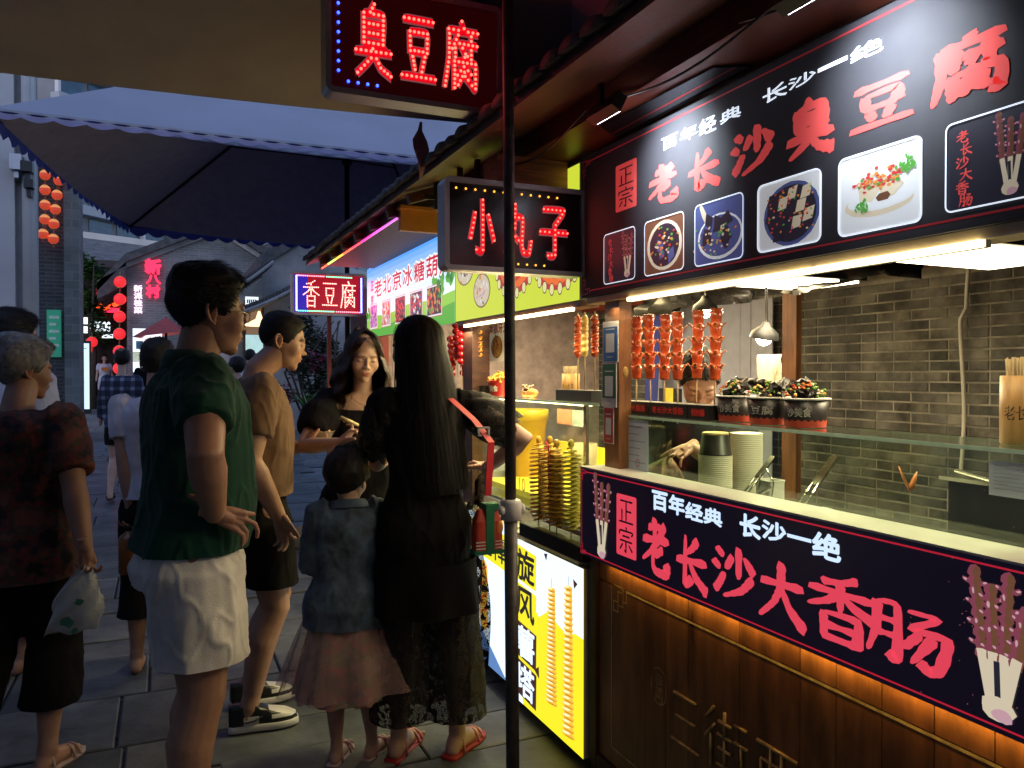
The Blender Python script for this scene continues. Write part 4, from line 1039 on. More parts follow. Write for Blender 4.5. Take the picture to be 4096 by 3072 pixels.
M_ublue = mat('pale blue umbrella top', (.38,.40,.47), rough=.8, var=.06, scale=2); M_under = mat('dark umbrella lining', (.24,.25,.42), rough=.9, var=.1)
M_val = mat('white scalloped valance', (.30,.30,.50), rough=.8, var=.05); M_vb = mat('bright blue valance', (.05,.10,.65), rough=.8, var=.1)
c2 = canopy('square blue market umbrella with scalloped edges, over the far end of the stalls', U, (1.43, 6.45, 4.19), M_ublue, M_under, M_navy, M_dark,
    [[M_val, M_ublue], None, [M_vb, M_vb], [M_vb, M_vb]], .10, sag=.07, scallop=.15)
pc = Vector((1.43, 6.62, .03)); mb = MB(); mb.sm = True; mb.tube([pc, pc+Vector((0,0,4.1))], .021, 10); wb(mb, 'pole', M_dark, c2)
hub = pc+Vector((0,0,3.28)); mb = MB(); mb.lathe(hub-Vector((0,0,.05)), [(.03,0),(.045,.02),(.045,.07),(.03,.09)], 10); wb(mb, 'hub', M_dark, c2)
Ap = Vector((1.43, 6.45, 4.17))
for c in U+[(U[i]+U[(i+1) % 4])/2 for i in range(4)]:
    q = Vector(c).lerp(Ap, .5); mb = MB(); mb.tube([hub, q-Vector((0,0,.03))], .008, 6); wb(mb, 'strut', M_dark, c2)

# ================================================================ the far street
M_br1 = brick_mat('old grey brickwork', (.20,.21,.215), (.145,.155,.165), (.24,.24,.24), 1, .26, .07)
M_br2 = brick_mat('dark grey brickwork', (.065,.07,.075), (.04,.045,.05), (.10,.10,.10), 1, .26, .07)
M_br3 = brick_mat('greenish grey brickwork', (.17,.19,.185), (.12,.135,.13), (.20,.20,.19), 1, .5, .16)
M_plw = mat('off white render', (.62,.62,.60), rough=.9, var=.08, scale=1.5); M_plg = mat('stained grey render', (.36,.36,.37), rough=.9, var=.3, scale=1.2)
M_slate = mat('weathered roof slate', (.10,.10,.105), rough=.9, var=.4, scale=4, bump=.6)
M_win = mat('blue glazing', (.06,.13,.20), rough=.12, var=.2, scale=2, spec=.8)
# left: white rendered house end with pipes
hA = thing('white_building', 'white rendered house end with drain pipes at the left edge of the photo', 'building', (-3, 9, 0))
xr = onY(34, 300, 9).x; xw = onY(15, 300, 9).x
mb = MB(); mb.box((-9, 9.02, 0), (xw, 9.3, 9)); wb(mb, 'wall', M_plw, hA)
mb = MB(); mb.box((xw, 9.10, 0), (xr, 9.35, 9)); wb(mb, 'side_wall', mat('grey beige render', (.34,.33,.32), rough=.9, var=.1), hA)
mb = MB(); mb.sm = True; mb.tube([(onY(28,300,9).x, 9.0, .1), (onY(28,300,9).x, 9.0, 8.5)], .045, 10); wb(mb, 'drain_pipe', M_plw, hA)
mb = MB(); mb.sm = True; mb.tube([(onY(33,300,9).x, 9.02, .1), (onY(33,300,9).x, 9.02, 8.5)], .035, 10); wb(mb, 'drain_pipe', M_plw, hA)
for (u, v, w_) in ((16, 165, .10), (27, 167, .10), (29, 184, .08)):
    p = onY(u, v, 8.9); mb = MB(); mb.box((p.x-w_/2, 8.85, p.z-w_/2), (p.x+w_/2, 8.98, p.z+w_/2*(2 if u == 16 else 1))); mb.box((p.x-.02, 8.9, p.z-.12), (p.x+.02, 9.1, p.z-.05)); wb(mb, 'wall_fitting', M_alu if u == 16 else M_black, hA)
# brick tower with lanterns
Yt = 16.5
hB = thing('brick_building', 'tall dark brick house front with two columns of red lanterns', 'building', (-3, Yt, 0))
def bx(u0, u1, v0, v1, Y, d, m, name, par, zb=None):
    a, b = onY(u0, v1, Y), onY(u1, v0, Y); mb = MB(); mb.box((a.x, Y, a.z if zb is None else zb), (b.x, Y+d, b.z)); return wb(mb, name, m, par)
bx(10, 65, 135, 420, Yt, 1.2, M_br2, 'wall', hB, 0); bx(65, 78, 168, 420, Yt-.25, .9, M_br3, 'pillar', hB, 0)
bx(63.5, 79, 165, 168.5, Yt-.3, 1, M_slate, 'coping', hB)
bx(47, 61, 310, 357, Yt-.06, .04, mat('green notice', (.05,.36,.22), rough=.5, emit=.12, ecol=(.1,.8,.5)), 'notice_board', hB)
for i in range(5): bx(49, 59-i % 2*3, 316+i*7, 318.5+i*7, Yt-.07, .008, mat('pale notice print', (.5,.65,.6), rough=.6, emit=.1, ecol=(.6,.8,.7)), 'notice_line', hB)
M_lan = [mat('lit red lantern', (.6,.06,.03), rough=.5, var=.1, emit=.42, ecol=(1,.10,.04), sample=False), mat('lit lantern crown', (.7,.3,.1), rough=.5, emit=.6, ecol=(1,.36,.10), sample=False), M_gold, mat('lantern tassel', (.4,.03,.02), rough=.8, emit=.1, ecol=(1,.05,.02))]
def lantern_proto(r, Ml):
    t = thing('red_lantern', '', 'lantern', (0,0,0))
    mb = MB(); mb.mat(0, True); n = 12; prof = []
    for i in range(9):
        a = math.pi*(.12+.76*i/8); prof.append((r*math.sin(a), -r*1.08*math.cos(a)))
    rings = []
    for rad, h_ in prof: rings.append([Vector((rad*(1+.05*math.cos(6*2*math.pi*j/24*2))*math.cos(2*math.pi*j/24), rad*(1+.05*math.cos(6*2*math.pi*j/24*2))*math.sin(2*math.pi*j/24), h_)) for j in range(24)])
    mb.rings(rings); n6 = len(mb.f)
    for i, f in enumerate(mb.f):
        if sum(mb.v[q][2] for q in f)/len(f) > r*.45: mb.m[i] = 1
    mb.build('shade', Ml, t)
    mb = MB(); mb.sm = True; mb.lathe((0,0,r*.92), [(r*.42,0),(r*.42,r*.14),(r*.1,r*.2)], 12); mb.tube([(0,0,r*1.0),(0,0,r*1.9)], r*.03, 5); mb.build('cap', M_gold, t)
    mb = MB(); mb.lathe((0,0,-r*1.06), [(r*.1,-.02*r),(r*.42,0),(r*.42,r*.12)], 12); mb.build('base_ring', M_gold, t)
    mb = MB(); mb.lathe((0,0,-r*1.7), [(r*.12,0),(r*.10,r*.5),(r*.03,r*.62)], 8); mb.build('tassel', Ml[3], t)
    return t
proto = None
A = [(45,160),(45,175),(45,190),(45,205),(44.8,219.5),(43,234)]; B = [(60,166),(59,180.5),(57,195),(55.4,209.5),(53.8,224),(53.3,239)]
ordn = ['topmost', 'second', 'third', 'fourth', 'fifth', 'lowest']
for side, col_ in (('left', A), ('right', B)):
    for i, (u, v) in enumerate(col_):
        p = onY(u, v, Yt-.30)
        lab = '%s glowing lantern in the %s column on the dark brick house' % (ordn[i], side)
        if proto is None: proto = lantern_proto(.086, M_lan); proto.location = p; proto['label'] = lab; proto['group'] = 'lanterns hung on the dark brick house'
        else: copy_tree(proto, p, None, lab)
# tall lit information stand
pS = G(83, 21.5); t = thing('information_stand', 'tall narrow lit white information stand beside the brick pillar', 'stand', pS)
mb = MB(); mb.box((-.20,-.06,0), (.20,.06,2.0)); mb.build('case', M_black, t)
mb = MB(); mb.box((-.175,-.068,.12), (.16,-.061,1.93)); mb.build('lit_face', mat('lit stand face', (.6,.7,.75), var=0, emit=1.0, ecol=(.62,.84,1)), t)
mb = MB()
for i, (x, z, w_) in enumerate([(0,1.78,.2),(-.12,1.2,.06),(-.12,1.12,.05),(-.05,.85,.18),(-.1,.8,.08),(-.12,.55,.05)]): mb.box((x-w_/2,-.0715,z), (x+w_/2,-.069,z+.02))
stuff(mb.build('print', mat('grey print', (.3,.35,.4), rough=.6), t))
# gabled house with the red neon characters
Yg = 24.0
hG = thing('gable_house', 'grey brick gable house with red neon characters on its wall', 'house', (0, Yg, 0))
def gp(u, v, dy=0): p = onY(u, v, Yg); return Vector((p.x, Yg+dy, p.z))
wallp = [gp(127, 420), gp(330, 420), gp(330, 320), gp(266, 262), gp(219, 231), gp(127, 268)]
mb = MB(); k = wallp; mb.poly(k); mb.poly([p+Vector((0,8,0)) for p in k][::-1])
for i in range(len(k)):
    a, b = k[i], k[(i+1) % len(k)]; mb.poly([a, a+Vector((0,8,0)), b+Vector((0,8,0)), b])
wb(mb, 'wall', M_br1, hG)
def slab(pts, d, th, m, name, par, y0=None):
    """sloping band along pts (in the wall plane), d deep, th high"""
    mb = MB()
    for a, b in zip(pts, pts[1:]):
        u_ = Vector((0,0,th)); D_ = Vector((0,d,0))
        P = [a, b, b+D_, a+D_, a+u_, b+u_, b+u_+D_, a+u_+D_]; k = len(mb.v); mb.v += [tuple(p) for p in P]
        for q in ((0,3,2,1),(4,5,6,7),(0,1,5,4),(1,2,6,5),(2,3,7,6),(3,0,4,7)): mb.face([k+i for i in q])
    return wb(mb, name, m, par)
slab([gp(126,268,-.1), gp(219,233,-.1), gp(267,264,-.1)], .3, .30, M_plg, 'verge_trim', hG)
slab([gp(98,292,-.3), gp(126,263,-.3), gp(219,228,-.3), gp(268,259,-.3)], 8.8, .22, M_slate, 'roof', hG)
slab([gp(98,300,-.3), gp(127,285,-.3)], 8, .5, M_slate, 'side_roof', hG)
Mneo = mat('red neon', (.5,.02,.05), var=0, emit=1.5, ecol=(1,.03,.10), sample=False); Mnw = mat('white pink neon', (.6,.5,.6), var=0, emit=1.6, ecol=(1,.72,.95), sample=False)
Fg = Frame((0, Yg-.12, 0), (1,0,0), (0,0,1))
for ch, (u0, v0, u1, v1) in (('新',(145,260,161,274)), ('八',(146,275.5,161,284)), ('村',(146,285.5,160,298))):
    a, b = onY(u0, v1, Yg), onY(u1, v0, Yg); mb = MB(); text_in(mb, Fg, ch, a.x, a.z, b.x, b.z, 0, .05); o = wb(mb, 'neon_character', Mneo, hG)
    so = o.modifiers.new('thick', 'SOLIDIFY'); so.thickness = .06
for i, ch in enumerate('新派桂菜'):
    a, b = onY(134, 292.5+i*7.2-.5, Yg), onY(142.5, 286.2+i*7.2-.5, Yg); mb = MB(); text_in(mb, Fg, ch, a.x, a.z, b.x, b.z, 0, .035); wb(mb, 'neon_character', Mnw, hG)
lamp('neon_glow', 'AREA', tuple(onY(150, 282, Yg-.5)), 12, (1,.1,.2), 1, 1.6, rot=(R(-90),0,0), parent=None)
rel(bpy.data.objects['neon_glow'], hG)
# glowing lantern column left of the gable house, timber eave
proto2 = lantern_proto(.145, [mat('bright red lantern', (.6,.02,.02), rough=.5, var=0, emit=.8, ecol=(1,.03,.04), sample=False)]*2+[M_gold, M_lan[3]])
for i in range(6):
    p = onY(120-.2*i, 282+17.3*i, Yg-.5); lab = '%s of six bright red lanterns strung down the gable house corner' % ordn[i]
    if i == 0: proto2.location = p; proto2['label'] = lab; proto2['group'] = 'lanterns at the gable house corner'
    else: copy_tree(proto2, p, None, lab)
hR = thing('restaurant', 'dark restaurant front with red lights and white lit letters under the tree', 'building', (-3, 27, 0))
def rb(u0, u1, v0, v1, Y, d, m, name, zb=None): return bx(u0, u1, v0, v1, Y, d, m, name, hR, zb)
rb(76, 128, 268, 420, 27, 4, mat('dark timber front', (.03,.018,.015), rough=.7), 'front', 0)
rb(96, 128, 290, 300, 26.8, .2, mat('lit red board', (.3,.01,.01), var=.3, emit=.35, ecol=(1,.03,.02), sample=False), 'red_board'); rb(98, 119, 308, 312, 26.7, .1, Mneo, 'neon_tube')
mb = MB(); mb.sm = True; mb.tube([onY(98+i*2.1, 309-3.5*math.sin(i*1.3)-i*.8, 26.6) for i in range(11)], .07, 6); wb(mb, 'neon_curve', mat('orange neon', (.5,.1,.02), var=0, emit=2, ecol=(1,.09,.02), sample=False), hR)
Fr = Frame((0, 26.5, 0), (1,0,0), (0,0,1)); Mwn = mat('white neon', (.6,.7,.8), var=0, emit=2.0, ecol=(.8,.9,1), sample=False)
a, b = onY(90, 331, 26.5), onY(110, 322, 26.5); mb = MB(); text_in(mb, Fr, 'GOOOG', a.x, a.z, b.x, b.z, 0, .03); wb(mb, 'lettering', Mwn, hR)
mb = MB(); a, b = onY(102, 338, 26.5), onY(113, 334.5, 26.5); text_in(mb, Fr, 'BEER', a.x, a.z, b.x, b.z, 0, .03); 
for v in (323, 332): mb.poly([onY(84+dx*1.6, v+dy*2.2, 26.5) for dx, dy in ((-1,-1),(1,-1),(1,1),(-1,1))][::-1])
mb2 = mb; 
mb = MB()
for i in range(7):
    a = onY(102+i*1.6, 338, 26.5); mb.poly([Fr.p(a.x, a.z, 0), Fr.p(a.x+.04, a.z, 0), Fr.p(a.x+.04, a.z+.11, 0), Fr.p(a.x, a.z+.11, 0)])
for v in (324, 333): a = onY(83, v, 26.5); mb.poly([Fr.p(a.x, a.z, 0), Fr.p(a.x+.12, a.z, 0), Fr.p(a.x+.12, a.z+.2, 0), Fr.p(a.x, a.z+.2, 0)])
wb(mb, 'small_lights', Mwn, hR)
proto3 = copy_tree(proto2, onY(86, 349, 25.5), None, 'low red lantern hanging over the entrance beside the lit stand', scale=(1.1,1.1,1.1)); proto3['group'] = 'lanterns at the restaurant door'
copy_tree(proto2, onY(92, 342, 26), None, 'red lantern half behind the entrance lantern near the white letters')['group'] = 'lanterns at the restaurant door'
# modern building with blue glazing
def between(a, b, t): return a.lerp(b, t)
pA, pB = atD(60, 372, 46), atD(372, 372, 80); pA.z = pB.z = 0; d = (pB-pA); Ln = d.length; ang = math.atan2(d.y, d.x)
hM = thing('office_building', 'long modern building with blue window bands rising behind the old roofs', 'building', pA, ang)
mb = MB(); mb.box((0, .3, 0), (Ln, 14, 26)); mb.build('wall', mat('grey concrete', (.30,.31,.33), rough=.9, var=.15, scale=.3), hM)
for f in range(10):
    z = 5.2+f*2.1; mb = MB(); mb.box((-.2, -.35, z-.35), (Ln, .35, z+.22)); mb.build('balcony_band', mat('pale band', (.50,.53,.57), rough=.8, var=.1), hM)
    if f == 9: continue
    wm = MB(); wm.box((0, 0, 0), (1.72, .05, 1.35)); me = wm.mesh('window', M_win) if f == 0 else me
    for i in range(int(Ln/2.1)):
        inst(me, 'window', hM, (i*2.1+.2, .22, z+.32))
        if i % 3 == 0: mb = MB(); mb.box((i*2.1-.05, -.1, z+.2), (i*2.1+.12, .2, z+1.8)); mb.build('mullion', M_white, hM)
# mid grey roofs behind the gable
hK = thing('grey_roof_house', 'low grey house with a tiled roof and white gutters behind the tree', 'house', (0, 34, 0))
def kb(u0, u1, v0, v1, Y, d, m, name, zb=None): return bx(u0, u1, v0, v1, Y, d, m, name, hK, zb)
a, b, c, d_ = onY(76, 246, 36), onY(160, 262, 36), onY(200, 262, 32), onY(70, 262, 32)
mb = MB(); mb.poly([onY(70,268,31), onY(215,285,31), onY(180,250,37), onY(70,236,37)]); wb(mb, 'roof', mat('brown grey tiles', (.20,.19,.18), rough=.9, var=.3, scale=3, bump=.8), hK)
kb(70, 215, 266, 420, 31.3, 4, mat('dark timber wall', (.07,.05,.05), rough=.8), 'wall', 0); slab([onY(70,237,37), onY(180,251,37)], .3, .3, M_plw, 'ridge_trim', hK)
hK2 = thing('small_gable', 'small grey gable with upturned eave between the big gable and the window bands', 'house', (4, 36, 0))
def g2(u, v): p = onY(u, v, 34); return p
k = [g2(242,300), g2(300,300), g2(283,284), g2(253,240), g2(242,258)]
mb = MB(); mb.poly(k); wb(mb, 'wall', M_br1, hK2); slab([g2(238,262), g2(253,239), g2(285,279)], 3, .3, M_slate, 'roof', hK2)
slab([g2(265,256), g2(345,256)], 4, .5, M_slate, 'rear_roof', hK2)
for i, u in enumerate((284, 291)):
    mb = MB(); p = onY(u, 232, 33.8); mb.box((-.13,-.12,-.11), (.13,.1,.11)); o = mb.build('air_conditioner', M_white, None, p); tag(o, ['left', 'right'][i]+' small white air conditioner box above the tiled roofs', 'air conditioner', 'air conditioners above the roofs')
    mb = MB(); mb.sm = True; mb.lathe((0,-.121,0), [(.08,0),(.08,-.006),(.02,-.008)], 16, axis=(0,1,0)); mb.build('fan_grille', M_black, o)
# right: tiled houses between gable house and stalls
Yh = 17.5
hH = thing('tiled_house', 'grey house with stepped tiled eaves and a lit doorway beyond the stalls', 'house', (2, Yh, 0))
def hp(u, v, dy=0): p = onY(u, v, Yh); return Vector((p.x, Yh+dy, p.z))
mb = MB(); k = [hp(236,430), hp(345,430), hp(345,225), hp(330,229), hp(262,267), hp(262,300), hp(236,305)]; mb.poly(k); mb.poly([p+Vector((0,6,0)) for p in k][::-1]); mb.poly([k[0], k[6], k[6]+Vector((0,6,0)), k[0]+Vector((0,6,0))])
wb(mb, 'wall', M_plg, hH)
slab([hp(260,268,-.2), hp(292,248,-.2), hp(318,230,-.2), hp(348,222,-.2)], 6, .28, M_slate, 'roof', hH)
for (u0, v0, u1, v1, nm) in ((214,301,266,268,'upper_eave'), (228,318,298,286,'lower_eave')):
    n = 22; mb = MB()
    for i in range(n):
        a = hp(u0+(u1-u0)*i/n, v0+(v1-v0)*i/n-2.5*math.sin(math.pi*i/n)*-1, -1.2); b = hp(u0+(u1-u0)*(i+.8)/n, v0+(v1-v0)*(i+.8)/n+2.5*math.sin(math.pi*i/n), -1.2)
        mb.box((a.x, Yh-1.25, a.z-.05), (b.x, Yh-.1, a.z+.10))
    stuff(wb(mb, nm+'_tiles', M_slate, hH))
    mb = MB(); mb.tube([hp(u0+(u1-u0)*i/n, v0+(v1-v0)*i/n+2.5*math.sin(math.pi*i/n)+1.2, -1.28) for i in range(n+1)], .035, 6); wb(mb, nm, mat('pale tile ends', (.32,.32,.33), rough=.8), hH)
bx(246, 262, 308, 334, Yh-.1, .08, mat('lit doorway', (.25,.15,.09), rough=.8, var=.3, scale=1, emit=.25, ecol=(.7,.42,.25)), 'doorway', hH); bx(244.5, 246, 300, 420, Yh-.15, .2, M_wood_d, 'door_post', hH, 0); bx(262, 264, 300, 420, Yh-.15, .2, M_wood_d, 'door_post', hH, 0)
bx(245.5, 258.5, 297, 306.5, Yh-.5, .06, mat('lit white sign', (.6,.65,.7), var=0, emit=1.1, ecol=(.85,.95,1)), 'lit_sign', hH)
for i in range(5): bx(247+i*2, 248.3+i*2, 299.5, 303, Yh-.52, .01, M_black, 'sign_letter', hH)
bx(246, 263, 335, 353, Yh-1.2, .08, mat('lit fruit poster', (.4,.6,.5), var=.9, scale=3, emit=.7, ecol=(.6,.9,.85)), 'lit_poster', hH)
mb = MB(); p = hp(255, 328, -.8); mb.lathe(p, [(.30,0),(.26,.04),(.07,.14),(.02,.3)], 14); wb(mb, 'pendant_lamp', mat('lit shade', (.8,.6,.3), var=0, emit=2.2, ecol=(1,.70,.35)), hH)
# lit kiosk with red awning umbrella
hS = thing('lit_kiosk', 'white lit kiosk with menu panels under a pink red umbrella', 'kiosk', tuple(onY(150, 340, 20)))
bx(133, 162, 329, 372, 20, 1.5, mat('lit white panel', (.6,.65,.7), var=0, emit=1.35, ecol=(.8,.93,1)), 'lit_panel', hS)
bx(136, 143, 341, 349, 19.95, .03, mat('menu picture', (.1,.25,.4), var=.8, scale=4, emit=.2), 'menu_picture', hS); bx(147, 166, 339, 352, 19.9, .06, Mneo, 'sign_rim', hS); bx(148.5, 165, 341, 350, 19.85, .06, mat('dark red panel', (.15,.01,.02), var=.2, emit=.15, ecol=(.8,.05,.05)), 'sign_face', hS)
bx(133, 166, 352, 362, 19.9, .06, mat('food photos', (.5,.55,.4), var=.9, scale=5, emit=.5, ecol=(.8,.9,.7)), 'picture_strip', hS)
pu = onY(160, 322, 18.5); t = thing('market_umbrella', 'pink red market umbrella over the lit kiosk', 'umbrella', (pu.x, 18.5, 0))
a, b = onY(132, 337, 18.5), onY(186, 331, 18.5); top = onY(166, 317, 19.2)
mb = MB(); mb.poly([a, b, top]); mb.poly([a+Vector((.2,2,.05)), a, top]); mb.poly([b, b+Vector((.1,2,.05)), top]); mb.poly([b+Vector((.1,2,.05)), a+Vector((.2,2,.05)), top]); wb(mb, 'canopy', mat('pink red cloth', (.52,.10,.09), rough=.8, emit=.05), t)
mb = MB(); mb.tube([(top.x, 19.4, gz(19)), top], .03, 6); wb(mb, 'pole', M_dark, t)
# trees
def leaves(name, mats, par, center, rad, n, size, rg, flat=.7):
    mb = MB(); cl_ = []
    for i in range(26):
        a = Vector((rg.gauss(0,1), rg.gauss(0,1), rg.gauss(0,1))).normalized()*rg.uniform(.35,1); cl_.append((Vector((a.x*rad[0], a.y*rad[1], a.z*rad[2])), rg.uniform(.18,.36), rg.randrange(len(mats))))
    for i in range(n):
        c, s, mi = rg.choice(cl_); d = Vector((rg.gauss(0,1), rg.gauss(0,1), rg.gauss(0,.8))).normalized()*rg.uniform(.4,1)
        p = c+Vector((d.x*s*rad[0]*1.3, d.y*s*rad[1]*1.3, d.z*s*rad[2]*.9)); a = rg.uniform(0,6.3); t_ = rg.uniform(-.9,.9); sz = size*rg.uniform(.6,1.3)
        U_ = Vector((math.cos(a), math.sin(a), t_*.5)).normalized()*sz; V_ = Vector((-math.sin(a)*flat, math.cos(a)*flat, rg.uniform(-.7,.3))).normalized()*sz*.45
        q = Vector(center)+p; mb.mat(mi if rg.random() < .8 else rg.randrange(len(mats))); mb.poly([q-U_, q+V_, q+U_, q-V_])
    return wb(mb, name, mats, par)
M_lf = [mat('leaf green %d' % i, c, rough=.6, var=.25, scale=3) for i, c in enumerate([(.05,.13,.025),(.085,.20,.035),(.03,.08,.02)])]
M_bark = mat('bark', (.08,.06,.045), rough=.9, var=.3, bump=.5)
rg = random.Random(21)
pT = G(92, 23.5); tr = thing('broadleaf_tree', 'leafy green tree beside the brick pillar', 'tree', pT)
mb = MB(); mb.sm = True; mb.tube([pT, pT+Vector((.05,0,1.6)), pT+Vector((-.1,0,3))], [.14,.10,.06], 8)
for a in ((.7,.2,3.6), (-.6,.1,3.9), (.1,-.4,4.3)): mb.tube([pT+Vector((0,0,1.9)), pT+Vector(a)*.8, pT+Vector(a)], [.07,.04,.015], 6)
wb(mb, 'trunk', M_bark, tr)
leaves('crown', M_lf, tr, pT+Vector((.05,0,3.5)), (.75,.8,1.6), 5200, .085, rg)
pT = G(114, 24.5); tr = thing('small_tree', 'small dark tree behind the white lit letters', 'tree', pT)
mb = MB(); mb.sm = True; mb.tube([pT, pT+Vector((0,0,1.7))], [.07,.04], 6); wb(mb, 'trunk', M_bark, tr); leaves('crown', M_lf[2:]+M_lf[:1], tr, pT+Vector((-.1,0,2.1)), (.55,.5,.75), 1500, .08, rg)
pT = G(88, 24.8); tr = thing('leafy_shrub', 'round green shrub behind the lit information stand', 'shrub', pT)
mb = MB(); mb.tube([pT, pT+Vector((0,0,.8))], .03, 6); wb(mb, 'stem', M_bark, tr); leaves('foliage', M_lf, tr, pT+Vector((0,0,1.1)), (.45,.4,.5), 1200, .08, rg)
# flowering bush
M_bou = [mat('dark leaf', (.035,.05,.025), rough=.7), mat('dusky leaf', (.06,.065,.04), rough=.7), mat('pink bract', (.30,.06,.12), rough=.7), mat('pale leaf', (.12,.12,.09), rough=.7)]
pT = G(312, 15); tr = thing('flowering_bush', 'tall dark bush with pink flowers between the two groups of heads', 'bush', pT)
mb = MB(); mb.sm = True
for i in range(9): mb.tube([pT+Vector((rg.uniform(-.2,.2),0,0)), pT+Vector((rg.uniform(-.5,.5),rg.uniform(-.3,.3),1.3)), pT+Vector((rg.uniform(-.8,.8),rg.uniform(-.4,.4),2.3))], [.03,.02,.01], 5)
wb(mb, 'stem', M_bark, tr); leaves('foliage', [M_bou[0], M_bou[1], M_bou[0], M_bou[3], M_bou[1], M_bou[2]], tr, pT+Vector((0,0,1.35)), (.85,.6,1.25), 7000, .055, rg)
pT = G(309, 14); pl = thing('potted_plant', 'spiky green plant in a square grey pot on the paving', 'plant', pT)
mb = MB(); mb.rings([[Vector((x*s_, y_*s_, z_)) for x, y_ in ((-1,-1),(1,-1),(1,1),(-1,1))] for s_, z_ in ((.11,.0),(.15,.62),(.16,.64),(.13,.64),(.13,.60))]); mb.build('pot', mat('grey pot', (.16,.18,.22), rough=.7), pl)
mb = MB()
for i in range(90):
    a = rg.uniform(0,6.3); s_ = rg.uniform(.25,.55); e_ = rg.uniform(.1,.5)
    P = [Vector((math.cos(a)*s_*t_*.8, math.sin(a)*s_*t_*.8, .6+s_*t_*1.1-e_*t_*t_*.6)) for t_ in (0,.4,.75,1)]
    sd = Vector((-math.sin(a), math.cos(a), 0)); W_ = (.012,.014,.009,.001); k = len(mb.v)
    for p, w_ in zip(P, W_): mb.v += [tuple(p-sd*w_), tuple(p+sd*w_)]
    for j in range(3): mb.face((k+2*j, k+2*j+1, k+2*j+3, k+2*j+2))
mb.build('leaves', mat('spiky leaf', (.12,.22,.06), rough=.5), pl)
pT = G(301, 6.5); mb = MB(); mb.sm = True; mb.ball((0,0,.09), (.11,.09,.11), 12, 8)
for i, v in enumerate(mb.v): q = Vector(v); mb.v[i] = tuple(q*(1+.12*noise.noise(q*9)))
o = mb.build('stone', mat('rough stone', (.16,.14,.12), rough=.9, var=.4, bump=.8), None, pT); tag(o, 'small rounded stone block on the paving behind the man in brown', 'stone')
# unseen house fronts added behind and left of the camera to block sky light
for (nm, lab, a, b, m) in (('unseen_house_front', 'unseen plastered house front added along the left to block sky light', (-7.5,-12,0), (-5.2,8.9,5.5), M_plg), ('unseen_house_front', 'unseen grey house front added behind the viewer to block sky light', (-5.1,-14,0), (8,-12,7), M_br1)):
    mb = MB(); c = [(a[i]+b[i])/2 for i in range(3)]; c[2] = 0; mb.box([a[i]-c[i] for i in range(3)], [b[i]-c[i] for i in range(3)]); o = mb.build(nm, m, None, c); tag(o, lab, 'house')
# ================================================================ people
def skin_mat(name, col, rough=.5):
    m = mat(name, col, rough=rough, var=.14, scale=14, bump=.15, bscale=300, sub=.06)
    if m.get('t'): return m
    n, l = m.node_tree.nodes, m.node_tree.links; b = n['Principled BSDF']
    src = b.inputs['Base Color'].links[0].from_socket
    at = n.new('ShaderNodeAttribute'); at.attribute_name = 'tone'
    mx = n.new('ShaderNodeMix'); mx.data_type = 'RGBA'; mx.blend_type = 'MULTIPLY'; mx.inputs[0].default_value = 1
    l.new(src, mx.inputs[6]); l.new(at.outputs['Color'], mx.inputs[7]); l.new(mx.outputs[2], b.inputs['Base Color'])
    m['t'] = 1; return m
def ell(P, c, r):
    q = (P-np.array(c)); k0 = np.sqrt(((q/np.array(r))**2).sum(-1)); k1 = np.sqrt(((q/np.array(r)**2)**2).sum(-1))+1e-9
    return k0*(k0-1)/k1
def smin(a, b, k): h = np.clip(.5+.5*(b-a)/k, 0, 1); return b*(1-h)+a*h-k*h*(1-h)
def smax(a, b, k): return -smin(-a, -b, k)
def head_field(P, f):
    Q = P.copy(); Q[..., 0] = np.abs(Q[..., 0])
    w = f.get('w', 1); fem = f.get('fem', 0); ch = f.get('cheek', 0); nl = f.get('nose', 1)
    d = ell(Q, (0,-.014,.034), (.074*w,.092,.084))
    d = smin(d, ell(Q, (0,.020,-.012), (.063*w,.066,.084)), .03)
    d = smin(d, ell(Q, (0,.026,-.066), ((.052-.006*fem)*w,.052,.042)), .025)
    d = smin(d, ell(Q, (0,.068,-.098), (.021-.003*fem,.016,.016)), .022)
    d = smin(d, ell(Q, (.040*w,.054,-.026), (.024+.004*ch,.024+.004*ch,.026+.006*ch)), .02)
    d = smin(d, ell(Q, (.022,.077,.024), (.026,.011,.008)), .014)
    d = smin(d, ell(Q, (0,.070,-.055), (.030,.022,.026)), .016)
    d = smax(d, -ell(Q, (.032,.098,.004), (.017,.016,.0095)), .010)
    d = smin(d, ell(Q, (.032,.0735,.001), (.0145,.0125,.0105)), .004)
    d = smin(d, ell(Q, (0,.086,-.006), (.0075,.012,.026)), .010)
    d = smin(d, ell(Q, (0,.086+.014*nl,-.030), (.0115,.0125,.0095)), .008)
    d = smin(d, ell(Q, (.0115,.091,-.034), (.0075,.0085,.0065)), .005)
    d = smax(d, -ell(Q, (.0065,.097,-.0415), (.0035,.005,.003)), .003)
    d = smin(d, ell(Q, (.006,.0885,-.0575), (.0155,.0085,.0042)), .003)
    d = smin(d, ell(Q, (0,.0870,-.0680), (.0165,.0090,.0052)), .003)
    d = smax(d, -ell(Q, (0,.099,-.0628), (.021,.010,.0009)), .0018)
    d = smax(d, -ell(Q, (0,.094,-.080), (.014,.010,.006)), .006)
    return d
def head_dirs(nl, nt):
    th = np.linspace(.02, math.pi-.02, nl)[:, None]; ph = (np.arange(nt)/nt*2*math.pi)
    ph = ph+.55*np.sin(ph-math.pi/2)*-0.0
    # crowd the columns towards the face (+y)
    a = np.arange(nt)/nt*2*math.pi-math.pi; a = a-.62*np.sin(a)*1.0
    ph = (a+math.pi/2)[None, :]
    return np.stack([np.sin(th)*np.cos(ph), np.sin(th)*np.sin(ph), -np.cos(th)*np.ones_like(ph)], -1)
